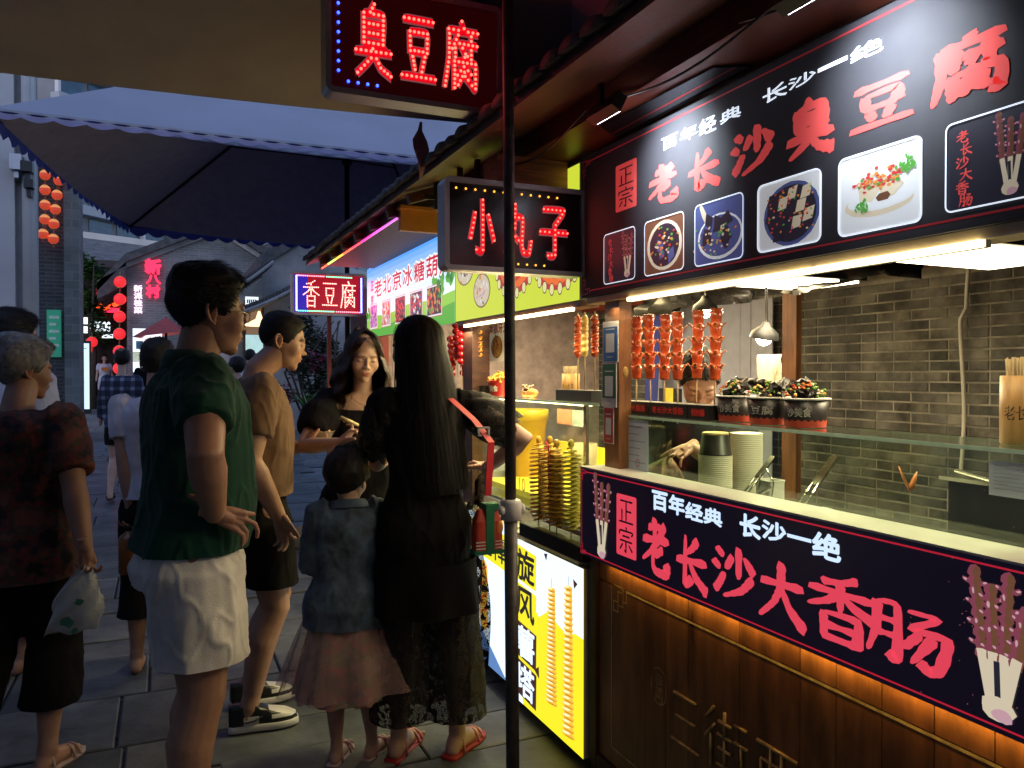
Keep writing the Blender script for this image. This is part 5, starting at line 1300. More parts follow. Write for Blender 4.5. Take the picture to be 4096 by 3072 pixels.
HC0 = np.array([0, .0, -.005])
def head_surface(f, nl=104, nt=150):
    D = head_dirs(nl, nt); r = np.full(D.shape[:2], .155); done = np.zeros(D.shape[:2], bool)
    for it in range(60):
        d = head_field(HC0+D*r[..., None], f)
        r = r-np.clip(d, -.01, .02)*.75
    return D, np.clip(r, .03, .16)
def grid_faces(nl, nt, off=0):
    F_ = []
    for i in range(nl-1):
        for j in range(nt):
            a = off+i*nt+j; b = off+i*nt+(j+1) % nt; F_.append((a, b, b+nt, a+nt))
    F_.append(tuple(off+j for j in reversed(range(nt)))); F_.append(tuple(off+(nl-1)*nt+j for j in range(nt)))
    return F_
HAIRLINE = ([-.12,-.06,-.035,-.008,.02,.042,.060,.075,.10],[-.075,-.070,-.020,-.002,-.004,.030,.060,.070,.072])
def tone_for(P, f):
    x, y, z = np.abs(P[..., 0]), P[..., 1], P[..., 2]; T = np.ones(P.shape[:-1]+(3,))
    def g(cx, cy, cz, sx, sy, sz): return np.exp(-(((x-cx)/sx)**2+((y-cy)/sy)**2+((z-cz)/sz)**2))
    fem = f.get('fem', 0)
    lips = np.clip(1.6*(g(0,.095,-.0580,.020,.02,.0045)+g(0,.095,-.0680,.017,.02,.0050)), 0, 1)*(.75+.25*fem)
    T *= (1-lips[..., None]*np.array([.10,.48,.42]))
    brow = np.clip(1.5*np.exp(-((z-(.0235+.10*np.clip(x-.02,0,.02)-.9*np.clip(x-.04,0,1)))/(.0036 if not fem else .0026))**2), 0, 1)*(x > .012)*(x < .052)*(y > .05)
    T *= (1-brow[..., None]*.75*np.array([1,1,1]))
    zl = -.0030+.10*np.abs(x-.032)
    lash = np.exp(-((z-zl)/.0016)**2)*(x > .018)*(x < .047)*(y > .055)
    T *= (1-lash[..., None]*.88)
    T *= 1-.22*g(.010,.10,-.043,.006,.01,.004)[..., None]
    if f.get('stubble'):
        s = np.exp(-((z+.075)/.028)**2)*(y > -.0)*.16; T *= (1-s[..., None]*np.array([1,.95,.9]))
    if f.get('fade'):
        hl = np.interp(y, *HAIRLINE); s = np.clip((z-hl+.006)/.012, 0, 1)*(y < .062); T *= (1-s[..., None]*.72)
    T *= 1+.10*g(.04,.06,-.03,.02,.03,.018)[..., None]*np.array([.6,-.6,-.6])
    return T
def ear_mesh(side, f):
    """a small cupped ear with rim and lobe"""
    mb = MB(); mb.sm = True
    c = Vector((side*.0715*f.get('w', 1), -.012, -.004)); up = Vector((0, -.22, 1)).normalized(); bk = Vector((side*.45, -.9, 0)).normalized()
    def P(a, k): return c+up*(.0265*math.sin(a)*k)+bk*(.0155*math.cos(a)*k+.010)
    rim = [P(R(a), 1.0) for a in range(200, -95, -18)]
    mb.tube(rim+[rim[-1]-up*.006-bk*.006], [.0035]+[.0048]*(len(rim)-1)+[.004], 8)
    inner = [P(R(a), .62)+bk*.002 for a in range(150, -70, -22)]; mb.tube(inner, [.003]*len(inner), 7)
    mb.ball(c-up*.022+bk*.006, (.006, .008, .010), 8, 6)
    mb.ball(c+bk*.008, (.0035, .016, .025), 10, 8, Matrix.Rotation(-side*.35, 3, 'Z'))
    mb.ball(c-up*.002-bk*.002, (.004, .005, .007), 8, 6)
    return mb
def build_head(f, S, hires=True):
    nl, nt = (104, 150) if hires else (44, 56)
    D, r = head_surface(f, nl, nt); P = HC0+D*r[..., None]
    T = tone_for(P, f).reshape(-1, 3); V = P.reshape(-1, 3); F_ = grid_faces(nl, nt)
    V = V.tolist(); T = T.tolist()
    for s in (-1, 1):
        e = ear_mesh(s, f); k = len(V); V += [list(v) for v in e.v]; T += [[1.02, .93, .9]]*len(e.v); F_ += [tuple(k+i for i in q) for q in e.f]
    return V, F_, T, D, r
def fbm(p, s=1.0): return noise.fractal(Vector(p)*s, 1.0, 2.0, 3)
# ---- limbs and remeshing
def limb(mb, pts, rad, n=14):
    mb.tube(pts, rad, n); mb.ball(pts[0], rad[0]*.99, 12, 8); mb.ball(pts[-1], rad[-1]*.99, 12, 8)
def loft(mb, rows, n=24, yc=0.0, power=2.3):
    """rows of (centre x, centre y, z, half width, front depth, back depth)"""
    rings = []
    for cx, cy, z, hw, df, db in rows:
        ring = []
        for j in range(n):
            a = 2*math.pi*j/n; ca, sa = math.cos(a), math.sin(a)
            e = 2/power
            x = math.copysign(abs(ca)**e, ca)*hw; y = math.copysign(abs(sa)**e, sa)*(df if sa > 0 else db)
            ring.append(Vector((cx+x, cy+y, z)))
        rings.append(ring)
    mb.rings(rings)
def remesh(mb, voxel, smooth=3, fac=.5, S=1.0):
    me = mb.mesh('tmp', []); 
    if S != 1.0: me.transform(Matrix.Scale(S, 4))
    o = bpy.data.objects.new('tmp', me); COL.objects.link(o)
    m = o.modifiers.new('r', 'REMESH'); m.mode = 'VOXEL'; m.voxel_size = voxel; m.adaptivity = 0
    if smooth: s = o.modifiers.new('s', 'SMOOTH'); s.iterations = smooth; s.factor = fac
    dg = bpy.context.evaluated_depsgraph_get(); me2 = bpy.data.meshes.new_from_object(o.evaluated_get(dg))
    bpy.data.objects.remove(o); bpy.data.meshes.remove(me)
    return me2
def mesh_arrays(me):
    V = np.empty(len(me.vertices)*3); me.vertices.foreach_get('co', V); V = V.reshape(-1, 3)
    N = np.empty(len(me.vertices)*3); me.vertices.foreach_get('normal', N); return V, N.reshape(-1, 3)
def hand(mb, W, d, n, t, curl=(25,30,20), s=1.0, thumb=None, spread=.10, tcurl=20, fan=None):
    W, d, n, t = Vector(W), Vector(d).normalized(), Vector(n).normalized(), Vector(t).normalized()
    n = (n-d*n.dot(d)).normalized(); t = (t-d*t.dot(d)-n*t.dot(n)).normalized()
    lat = [.027, .0095, -.009, -.026]; L = [.070, .079, .073, .057]; rr = [.0088, .0090, .0085, .0076]
    for i in range(4):
        b = W+(d*.012+t*lat[i]*.55)*s; k = W+(d*(.088-.006*abs(i-1.2))+t*lat[i]+n*(-.003))*s
        mb.tube([b, b.lerp(k, .5)-n*.002*s, k], [.0135*s, .0135*s, .0105*s], 10); mb.ball(b, .0135*s, 8, 6); mb.ball(k, .0108*s, 10, 6)
        dd = (d+t*(spread*(1.2-i)*.8)).normalized(); p = k
        c_ = curl[i] if isinstance(curl[0], (tuple, list)) else curl
        for q, (ln, an) in enumerate(zip((.46, .31, .25), c_)):
            a = R(an); dd, nn = (dd*math.cos(a)+n*math.sin(a)).normalized(), None
            n_ = (n-dd*n.dot(dd)); 
            p2 = p+dd*L[i]*ln*s; mb.tube([p, p2], [rr[i]*s*(1-.08*q), rr[i]*s*(.92-.10*q)], 9); mb.ball(p2, rr[i]*s*(.93-.09*q), 8, 6)
            p = p2
            # keep bending about the same axis
            ax = t; dd_ = dd
            n = (n - dd*n.dot(dd)).normalized() if n_.length > .2 else n
        n = (Vector(n)-d*n.dot(d)).normalized() if (Vector(n)-d*n.dot(d)).length > .2 else n
    mb.tube([W-d*.04*s, W, W+d*.03*s, W+d*.06*s], [.024*s, .0235*s, .024*s, .018*s], 12, flat=None)
    tb = W+(d*.022+t*.026+n*.006)*s; td = Vector(thumb).normalized() if thumb else (d*.62+t*.62+n*.35).normalized()
    p1 = tb+td*.042*s; td2 = (td+d*.25+n*math.sin(R(tcurl))*.5).normalized(); p2 = p1+td2*.031*s; p3 = p2+(td2+n*.1).normalized()*.024*s
    mb.tube([W+t*.012*s, tb, p1, p2, p3], [.014*s, .0150*s, .0108*s, .0098*s, .0078*s], 10); mb.ball(p3, .0078*s, 8, 6)
def ik(a, c, l1, l2, hint):
    a, c = Vector(a), Vector(c); d = c-a; L = min(d.length, (l1+l2)*.998); d.normalize(); c = a+d*L
    x = (l1*l1-l2*l2+L*L)/(2*L); h = math.sqrt(max(l1*l1-x*x, 0)); hv = Vector(hint); hv = (hv-d*hv.dot(d)).normalized()
    return a+d*x+hv*h, c
def noise_disp(me, amp, sc, seed=0, ridge=True, mask=None):
    V, N = mesh_arrays(me); out = V.copy()
    for i in range(len(V)):
        p = V[i]; q = Vector((p[0]*sc[0]+seed, p[1]*sc[1], p[2]*sc[2])); v = noise.noise(q)
        if ridge:
            q2 = Vector((q.x*1.9+q.z*1.2, q.y*1.9, q.z*1.6-q.x*1.1))
            v = .45-abs(v)*2.0+.55*max(0, 1-abs(noise.noise(q2))*7)-.25
        a = amp if mask is None else amp*mask(p)
        out[i] = p+N[i]*v*a
    me.vertices.foreach_set('co', out.reshape(-1)); me.update()
def cut(me, cuts):
    bm = bmesh.new(); bm.from_mesh(me)
    for co, no, rad in cuts:
        co, no = Vector(co), Vector(no).normalized()
        if rad is None: geom = bm.verts[:]+bm.edges[:]+bm.faces[:]
        else:
            fs = [f for f in bm.faces if (f.calc_center_median()-co).length < rad]; es = {e for f in fs for e in f.edges}; vs = {v for f in fs for v in f.verts}; geom = fs+list(es)+list(vs)
        bmesh.ops.bisect_plane(bm, geom=geom, plane_co=co, plane_no=no, clear_outer=True, clear_inner=False)
    bm.to_mesh(me); bm.free(); me.update(); return me
def finish(me, name, m, par, hem=0.0):
    me.materials.clear(); me.materials.append(m)
    me.polygons.foreach_set('use_smooth', [True]*len(me.polygons))
    o = bpy.data.objects.new(name, me); COL.objects.link(o); o.parent = par
    return o

# ---- hair
def hair_shell(D, r, f, style, m, par, M, S, seed=1):
    """short hair: an outer shell over the skull with strands standing off it"""
    nl, nt = r.shape; P = HC0+D*r[..., None]; y, z, x = P[..., 1], P[..., 2], np.abs(P[..., 0])
    hl = np.interp(y, *HAIRLINE)+style.get('low', 0)*(y < -.03)
    hl = hl+np.array([[.007*noise.noise(Vector(P[i, j])*70)+.004*noise.noise(Vector(P[i, j])*190) for j in range(nt)] for i in range(nl)])
    edge = np.clip((z-hl)/.012, 0, 1)
    top = np.clip((z-.045)/.05, 0, 1); front = np.clip((y-.03)/.05, 0, 1)*np.clip((z-.05)/.02, 0, 1); back = np.clip((-y-.02)/.06, 0, 1)
    th = edge*(style['side']+(style['top']-style['side'])*top+style.get('front', 0)*front+style.get('back', 0)*back*np.clip((z+.03)/.05, 0, 1))
    rg = random.Random(seed); nn = np.zeros_like(th)
    for i in range(nl):
        for j in range(nt):
            q = Vector(P[i, j])*style.get('nf', 38)+Vector((seed, 0, 0)); nn[i, j] = noise.noise(Vector((q.x, q.y*.5, q.z*.35)))*.6+.5*noise.noise(Vector((q.x*2.7, q.y*1.2, q.z)))
    th2 = th*(1+style.get('rough', .3)*nn)
    R2 = np.where(z > hl-.004, r+.0008+th2, r-.006)
    V = (HC0+D*R2[..., None]).reshape(-1, 3); F0 = grid_faces(nl, nt); keep = (z > hl-.010).reshape(-1)
    F_ = [q for q in F0 if sum(keep[i] for i in q) >= len(q)-.5]
    mb = MB(); mb.v = [tuple(v) for v in V]; mb.sm = True
    for q in F_: mb.face(q)
    # strands
    K = np.argwhere((z > hl+.002)); flow = style.get('flow', (0, .5, -.5)); L0 = style.get('len', .022)
    for s in range(style.get('n', 2600)):
        i, j = K[rg.randrange(len(K))]
        w_ = max(.25, math.sin(math.pi*i/nl))
        if rg.random() > w_: continue
        p = Vector(HC0+D[i, j]*(R2[i, j]-.001)); nrm = Vector(D[i, j])
        fl = Vector(flow)+Vector((p.x*6, 0, 0)); fl = fl-nrm*fl.dot(nrm); fl = fl.normalized() if fl.length > .01 else nrm.orthogonal()
        L_ = L0*rg.uniform(.5, 1.3)*(.5+.5*float(top[i, j])); up = style.get('lift', .35)*rg.uniform(.3, 1.4)
        d1 = (fl+nrm*up+Vector((rg.gauss(0,.18), rg.gauss(0,.18), rg.gauss(0,.1)))).normalized(); d2 = (fl+nrm*(up-.45)).normalized()
        sd = d1.cross(nrm).normalized()*rg.uniform(.0008, .0018); k = len(mb.v); a, b, c = p, p+d1*L_*.5, p+d1*L_*.5+d2*L_*.5
        mb.v += [tuple(a-sd), tuple(a+sd), tuple(b-sd*.7), tuple(b+sd*.7), tuple(c)]; mb.face((k, k+1, k+3, k+2)); mb.face((k+2, k+3, k+4))
    me = mb.mesh('hair', m); me.transform(M); return finish(me, 'hair', m, par)
def long_hair(D, r, f, m, par, M, length, open_deg, width, seed=3, wave=.006, wl=30, back=.0, n=4200, part=0.0, tip=.3, S=1.0, drop_front=1.0):
    """long hair: locks leave the parting, hug the skull and fall; built as a sheet of ridged locks plus loose strands"""
    rg = random.Random(seed); mb = MB(); mb.sm = True; NA, NT = 110, 46
    def path(a, k, lay=0.0):
        """a: angle round the head measured from the back (0) towards each side; returns points from parting to tip"""
        s = 1 if a >= 0 else -1; aa = abs(a); pts = []
        ex, ey = math.sin(aa)*s, -math.cos(aa)
        for t in np.linspace(0, 1, 16):
            th = t*math.pi*.56; rad = Vector((math.sin(th)*ex, math.sin(th)*ey, math.cos(th)))
            # skull ellipsoid with hair thickness
            q = Vector((rad.x*(.082+lay), -.012+rad.y*(.104+lay), .034+rad.z*(.092+lay)))
            if t < .12: q.x += part*(1-t/.12)
            pts.append(q)
        e = pts[-1]; L_ = length*(1-.10*rg.random()*0)*(drop_front if aa > R(70) else 1)
        for t in np.linspace(0, 1, NT-15)[1:]:
            o = width(t); wv = wave*math.sin(t*wl+a*5+seed)*min(1, t*3)
            x = e.x+ex*o*.9+wv*(1 if abs(ex) > .4 else .5); y = e.y+ey*o*.55-back*t+wv*.6
            pts.append(Vector((x, y, e.z-L_*t)))
        return pts
    A = np.linspace(-R(open_deg), R(open_deg), NA); grid = []
    for i, a in enumerate(A):
        ri = .0045*math.sin(i*2.1)+.014*noise.noise(Vector((i*.22, seed, 0)))
        pts = path(a, i, .004+ri)
        cutn = len(pts)-int((.5+.5*noise.noise(Vector((i*.6, 3, seed))))*5)
        last = pts[cutn-1]; pts = pts[:cutn]+[last]*(len(pts)-cutn); grid.append(pts)
    k = len(mb.v); nT = len(grid[0])
    for g_ in grid: mb.v += [tuple(p) for p in g_]
    for i in range(NA-1):
        for j in range(nT-1): mb.face((k+i*nT+j, k+(i+1)*nT+j, k+(i+1)*nT+j+1, k+i*nT+j+1))
    for s in range(n):
        a = rg.uniform(-R(open_deg+4), R(open_deg+4)); pts = path(a, s, rg.uniform(.001, .013)); i0 = rg.randrange(0, nT-9); i1 = min(nT-1, i0+rg.randrange(8, 22))
        jx, jy = rg.gauss(0,.007), rg.gauss(0,.007); P = [pts[i]+Vector((jx*(i-i0)/12, jy*(i-i0)/12, 0)) for i in range(i0, i1+1, 2)]
        if len(P) < 3: continue
        w_ = rg.uniform(.0007, .0018); k = len(mb.v); sd = Vector((math.cos(a), math.sin(a), 0))*w_
        for i, p in enumerate(P): q = 1-i/len(P)*.7; mb.v += [tuple(p-sd*q), tuple(p+sd*q)]
        for i in range(len(P)-1): mb.face((k+2*i, k+2*i+1, k+2*i+3, k+2*i+2))
    me = mb.mesh('hair', m); me.transform(M); return finish(me, 'hair', m, par)

# ---- a person
def person(label, pos, az, H, spec, group=None):
    """local axes: x to the person's right, y ahead, z up; all joint numbers are for a body 1.75 m tall"""
    S = H/1.75; hi = spec.get('hi', True)
    t = thing('person', label, 'person', pos, -R(az), group); bpy.context.view_layer.update()
    Mw = Matrix.Translation(t.location) @ Matrix.Rotation(-R(az), 4, 'Z'); Mi = Mw.inverted()
    loc = lambda p: (Mi @ Vector(p))/S
    fat = spec.get('fat', 1.0); fem = spec.get('fem', 0); lean = spec.get('lean', 0.0); hs = spec.get('hs', 1.0)
    def ly(z): return lean*max(0, (z-.9)/.7)
    J = dict(shR=(.182-.022*fem, -.01, 1.41), shL=(-.182+.022*fem, -.01, 1.41), hipR=(.088, 0, .90), hipL=(-.088, 0, .90),
             knR=(.098, .02, .49), knL=(-.098, .02, .49), anR=(.10, -.035, .085), anL=(-.10, -.035, .085))
    J.update(spec.get('J', {})); J = {k: Vector(v) for k, v in J.items()}
    for k in ('shR', 'shL'): J[k].y += ly(1.41)
    arms = {}
    for sd, sg in (('R', 1), ('L', -1)):
        w = spec.get('wr'+sd); w = loc(w) if w is not None else Vector((sg*.25, .06+ly(1.0), .87))
        if spec.get('wl'+sd): w = Vector(spec['wl'+sd])
        hint = spec.get('hint'+sd, (sg*.4, -1, 0)); e, w = ik(J['sh'+sd], w, .285, .245, hint); arms[sd] = (J['sh'+sd], e, w)
    # body
    mb = MB(); g = fat
    def yy(z): return ly(z)
    rows = [(.83,.155,.10,.12),(.90,.172,.11,.13),(.97,.166,.112,.118),(1.06,.148-.016*fem,.112,.100),(1.14,.150-.014*fem,.116,.100),(1.24,.163-.014*fem,.118,.110),(1.32,.172-.02*fem,.112,.116),(1.385,.162-.02*fem,.092,.108),(1.43,.115,.068,.088),(1.46,.062,.052,.062)]
    loft(mb, [(0, yy(z)-.005, z, hw*(g*.5+.5)*.97, df*g*.93, db*.97*(g*.5+.5)) for z, hw, df, db in rows])
    hc = Vector((0, .035+ly(1.62), 1.635-.117*(hs-1))) + Vector(spec.get('hoff', (0,0,0)))
    nk = 1+.5*(spec.get('fat', 1)-1)+.5*(hs-1)
    limb(mb, [Vector((0, ly(1.44)-.018, 1.42)), Vector((0, ly(1.5)-.002, 1.50)), Vector((hc.x*.8, hc.y-.018, hc.z-.05))], [.062*nk, (.056-.008*fem)*nk, (.056-.008*fem)*nk])
    mb.ball(Vector((0, ly(1.4)-.03, 1.415)), (.135-.02*fem, .06, .05), 16, 8)
    for sd, sg in (('R', 1), ('L', -1)):
        a, e, w = arms[sd]; ag = spec.get('arm', 1.0)*(1-.14*fem)
        limb(mb, [a, a.lerp(e, .3), a.lerp(e, .75), e, e.lerp(w, .25), e.lerp(w, .65), w], [x*ag for x in (.056,.050,.043,.039,.042,.034,.0265)])
        h_, k_, n_ = J['hip'+sd], J['kn'+sd], J['an'+sd]; lg = spec.get('leg', 1.0)
        cb = Vector((0, -.014, 0))
        limb(mb, [h_, h_.lerp(k_, .35)+Vector((sg*.006,.008,0)), h_.lerp(k_, .8), k_, k_.lerp(n_, .15)+cb*.6, k_.lerp(n_, .33)+cb*1.4, k_.lerp(n_, .6)+cb*.8, k_.lerp(n_, .88), n_], [x*lg for x in (.092,.086,.062,.055,.053,.057,.046,.034,.036)])
        fd = Vector(spec.get('toe'+sd, (sg*.15, 1, 0))); fd.z = 0; fd.normalize()
        mb.tube([n_-fd*.045-Vector((0,0,.045)), n_-fd*.02-Vector((0,0,.035)), n_+fd*.06-Vector((0,0,.040)), n_+fd*.13-Vector((0,0,.060)), n_+fd*.185-Vector((0,0,.068))], [.028,.038,.036,.030,.014], 12)
        mb.ball(n_-fd*.035-Vector((0,0,.052)), (.032,.034,.030), 10, 6)
        if spec.get('toes'):
            lt = Vector((fd.y, -fd.x, 0))
            for q in range(5): mb.ball(n_+fd*(.19-.012*q)-Vector((0,0,.072))+lt*(-sg)*(.030-.016*q), (.012-.001*q,)*3, 8, 6)
    body = remesh(mb, .0075 if hi else .016, 4 if hi else 2, .5, S)
    V, _ = mesh_arrays(body); V = V.tolist(); F_ = [tuple(p.vertices) for p in body.polygons]; T = [[1,1,1]]*len(V); bpy.data.meshes.remove(body)
    for sd in 'RL':
        if ('hand'+sd) in spec:
            a, e, w = arms[sd]; hp_ = spec['hand'+sd]; mb = MB(); hand(mb, w, *hp_[:3], **hp_[3])
            mb.tube([w.lerp(e, .35), w.lerp(e, .12), w], [.031*spec.get('arm',1)*(1-.14*fem), .0275*spec.get('arm',1)*(1-.14*fem), .0245], 12)
            h_ = remesh(mb, .0031, 3, .5, S); v_, _ = mesh_arrays(h_); k = len(V); V += v_.tolist(); F_ += [tuple(k+i for i in p.vertices) for p in h_.polygons]; T += [[1,.95,.93]]*len(v_); bpy.data.meshes.remove(h_)
    f = spec.get('face', {})
    hv, hf, ht, D, r = build_head(f, S, hi)
    MH = Matrix.Translation(hc*S) @ Matrix.Rotation(R(-spec.get('yaw', 0)), 4, 'Z') @ Matrix.Rotation(R(spec.get('roll', 0)), 4, 'Y') @ Matrix.Rotation(R(-spec.get('pitch', 0)), 4, 'X') @ Matrix.Scale(S*hs, 4)
    A_ = np.array(hv); A_ = (np.array(MH.to_3x3()) @ A_.T).T+np.array(MH.translation); k = len(V); V += A_.tolist(); F_ += [tuple(k+i for i in q) for q in hf]; T += ht
    me = bpy.data.meshes.new('body'); me.from_pydata(V, [], F_)
    at = me.color_attributes.new('tone', 'FLOAT_COLOR', 'POINT'); at.data.foreach_set('color', np.hstack([np.array(T, float), np.ones((len(T), 1))]).reshape(-1))
    finish(me, 'body', skin_mat(*spec.get('skin', ('skin', (.42,.23,.155)))), t)
    ctx = dict(t=t, S=S, J=J, arms=arms, hc=hc, MH=MH, D=D, r=r, f=f, ly=ly, rows=rows, Mw=Mw, loc=loc, fat=fat, fem=fem, spec=spec, hi=hi)
    return ctx
def shirt(c, m, hem, sleeve=.62, ease=.016, amp=.005, name='shirt', neck=1.45, puff=0, seed=1, belly=0, flare=0, vox=None, sl_ease=.022, neckr=.10, sc=(9,9,3.5)):
    S, ly, J = c['S'], c['ly'], c['J']; mb = MB(); g = c['fat']; E = ease
    rows = []
    for z, hw, df, db in c['rows']:
        if z < hem-.10: continue
        fl = flare*max(0, (1.1-z)); b = belly*math.exp(-((z-1.03)/.13)**2)
        rows.append((0, ly(z)-.005, z, hw*(g*.5+.5)+E+fl+b*.4, df*g+E+fl+b, db*(g*.5+.5)+E*1.1+fl+b*.2))
    if rows[0][2] > hem: r0 = rows[0]; rows.insert(0, (0, r0[1], hem-.05, r0[3]+flare*.1, r0[4]+flare*.1, r0[5]+flare*.1))
    z, = (rows[0][2],); 
    for dz in (.06, .12, .2, .3, .4, .55):
        if rows[0][2] > hem-.04:
            r0 = rows[0]; rows.insert(0, (0, r0[1], r0[2]-.08, r0[3]+flare*.08, r0[4]+flare*.08, r0[5]+flare*.08))
    loft(mb, rows, 28)
    mb.ball(Vector((0, ly(1.4)-.02, 1.405)), (.15-.02*c['fem']+E, .075+E, .05+E*.6), 18, 8)
    cuts = [(Vector((0, 0, hem))*S, (0, 0, -1), None)]
    for sd, sg in (('R', 1), ('L', -1)):
        a, e, w = c['arms'][sd]; end = a.lerp(e, sleeve) if sleeve <= 1 else e.lerp(w, sleeve-1); d = (e-a).normalized() if sleeve <= 1 else (w-e).normalized()
        ag = c['spec'].get('arm', 1.0)*(1-.14*c['fem']); P = [a-Vector((sg*.03,0,0))]; Rr = [.06*ag+E]
        if sleeve <= 1: P += [a, a.lerp(e, sleeve*.5), end-d*.012, end]; Rr += [.060*ag+E*.6, .054*ag+sl_ease+puff, .048*ag+sl_ease+puff*.6, .048*ag+sl_ease+puff*.3]
        else: P += [a, a.lerp(e,.5), e, end-d*.012, end]; Rr += [.060*ag+E*.6, .052*ag+sl_ease, .046*ag+sl_ease, .036*ag+sl_ease, .034*ag+sl_ease]
        mb.tube(P, Rr, 18); mb.ball(a, .061*ag+E*.6+puff*.4, 14, 8)
        pass
    me = remesh(mb, vox or (.0085 if c['hi'] else .017), 4, .5, S); noise_disp(me, amp*S, tuple(x/S for x in sc), seed)
    cut(me, cuts)
    cut(me, [((Vector((0, ly(neck)+.02, neck)))*S, (0, .25, 1), neckr*S)]) if neck else None
    return finish(me, name, m, c['t'], .003)
def lower(c, m, hem, top=.99, ease=.03, amp=.006, name='shorts', seed=2, flare=.0, sc=(10,10,4), w=0):
    S, J = c['S'], c['J']; mb = MB(); g = c['fat']; gl = c['spec'].get('leg', 1)
    loft(mb, [(0, 0, z, hw*(g*.5+.5)+ease*.6, df*g+ease*.5+.004, db*(g*.5+.5)+ease*.7) for z, hw, df, db in ((.80,.165,.10,.12),(.86,.174,.108,.128))]+[(0, 0, z, hw*(g*.5+.5)+.004, df*g*.96, db*(g*.5+.5)+.002) for z, hw, df, db in ((.93,.170,.108,.122),(1.0,.158,.105,.108),(1.06,.15,.10,.10))], 26)
    cuts = [(Vector((0,0,top))*S, (0,0,1), None)]
    for sd, sg in (('R', 1), ('L', -1)):
        h_, k_, n_ = J['hip'+sd], J['kn'+sd], J['an'+sd]
        def P(z):
            if z > k_.z: return h_.lerp(k_, (h_.z-z)/(h_.z-k_.z))
            return k_.lerp(n_, (k_.z-z)/(k_.z-n_.z))
        def rad(z): return np.interp(z, [.09,.3,.45,.52,.7,.9], [.036*gl,.055*gl,.056*gl,.058*gl,.082*gl,.093*gl])
        zs = [z for z in (.86,.82,.74,.66,.58,.5,.42,.34,.26,.18,.12) if z > hem-.02]+[hem-.03, hem-.07]
        mb.tube([P(z) for z in zs], [rad(max(z, hem))+ease*(.45+.75*(.9-z)/.4)+flare*max(0, (.9-z)) for z in zs], 20)
    me = remesh(mb, .0085 if c['hi'] else .017, 4, .5, S); noise_disp(me, amp*S, tuple(x/S for x in sc), seed)
    cut(me, cuts+[(Vector((0,0,hem))*S, (0,0,-1), None)]); return finish(me, name, m, c['t'], .003)
def skirt(c, m, z0, z1, r0, r1, name='skirt', n=72, pleat=.012, k=9, layers=1, seed=0, jag=0, cy=0, sx=1.0):
    S = c['S']; mb = MB(); mb.sm = True
    for lay in range(layers):
        rings = []
        for i in range(15):
            t_ = i/14; z = z0+(z1-z0)*t_; rr_ = r0+(r1-r0)*t_**.8-lay*.012*t_
            rings.append([Vector(((rr_*sx+pleat*t_*math.sin(k*a+lay*1.3+seed)+.5*pleat*t_*math.sin((k*2+1)*a+seed*2))*math.cos(a), cy+(rr_*.85+pleat*t_*math.sin(k*a+lay+seed))*math.sin(a), z-(jag*abs(math.sin(k*1.5*a)) if i == 14 else 0)))*S for a in [2*math.pi*j/n for j in range(n)]])
        mb.rings(rings, caps=False)
    me = mb.mesh(name, m); return finish(me, name, m, c['t'])
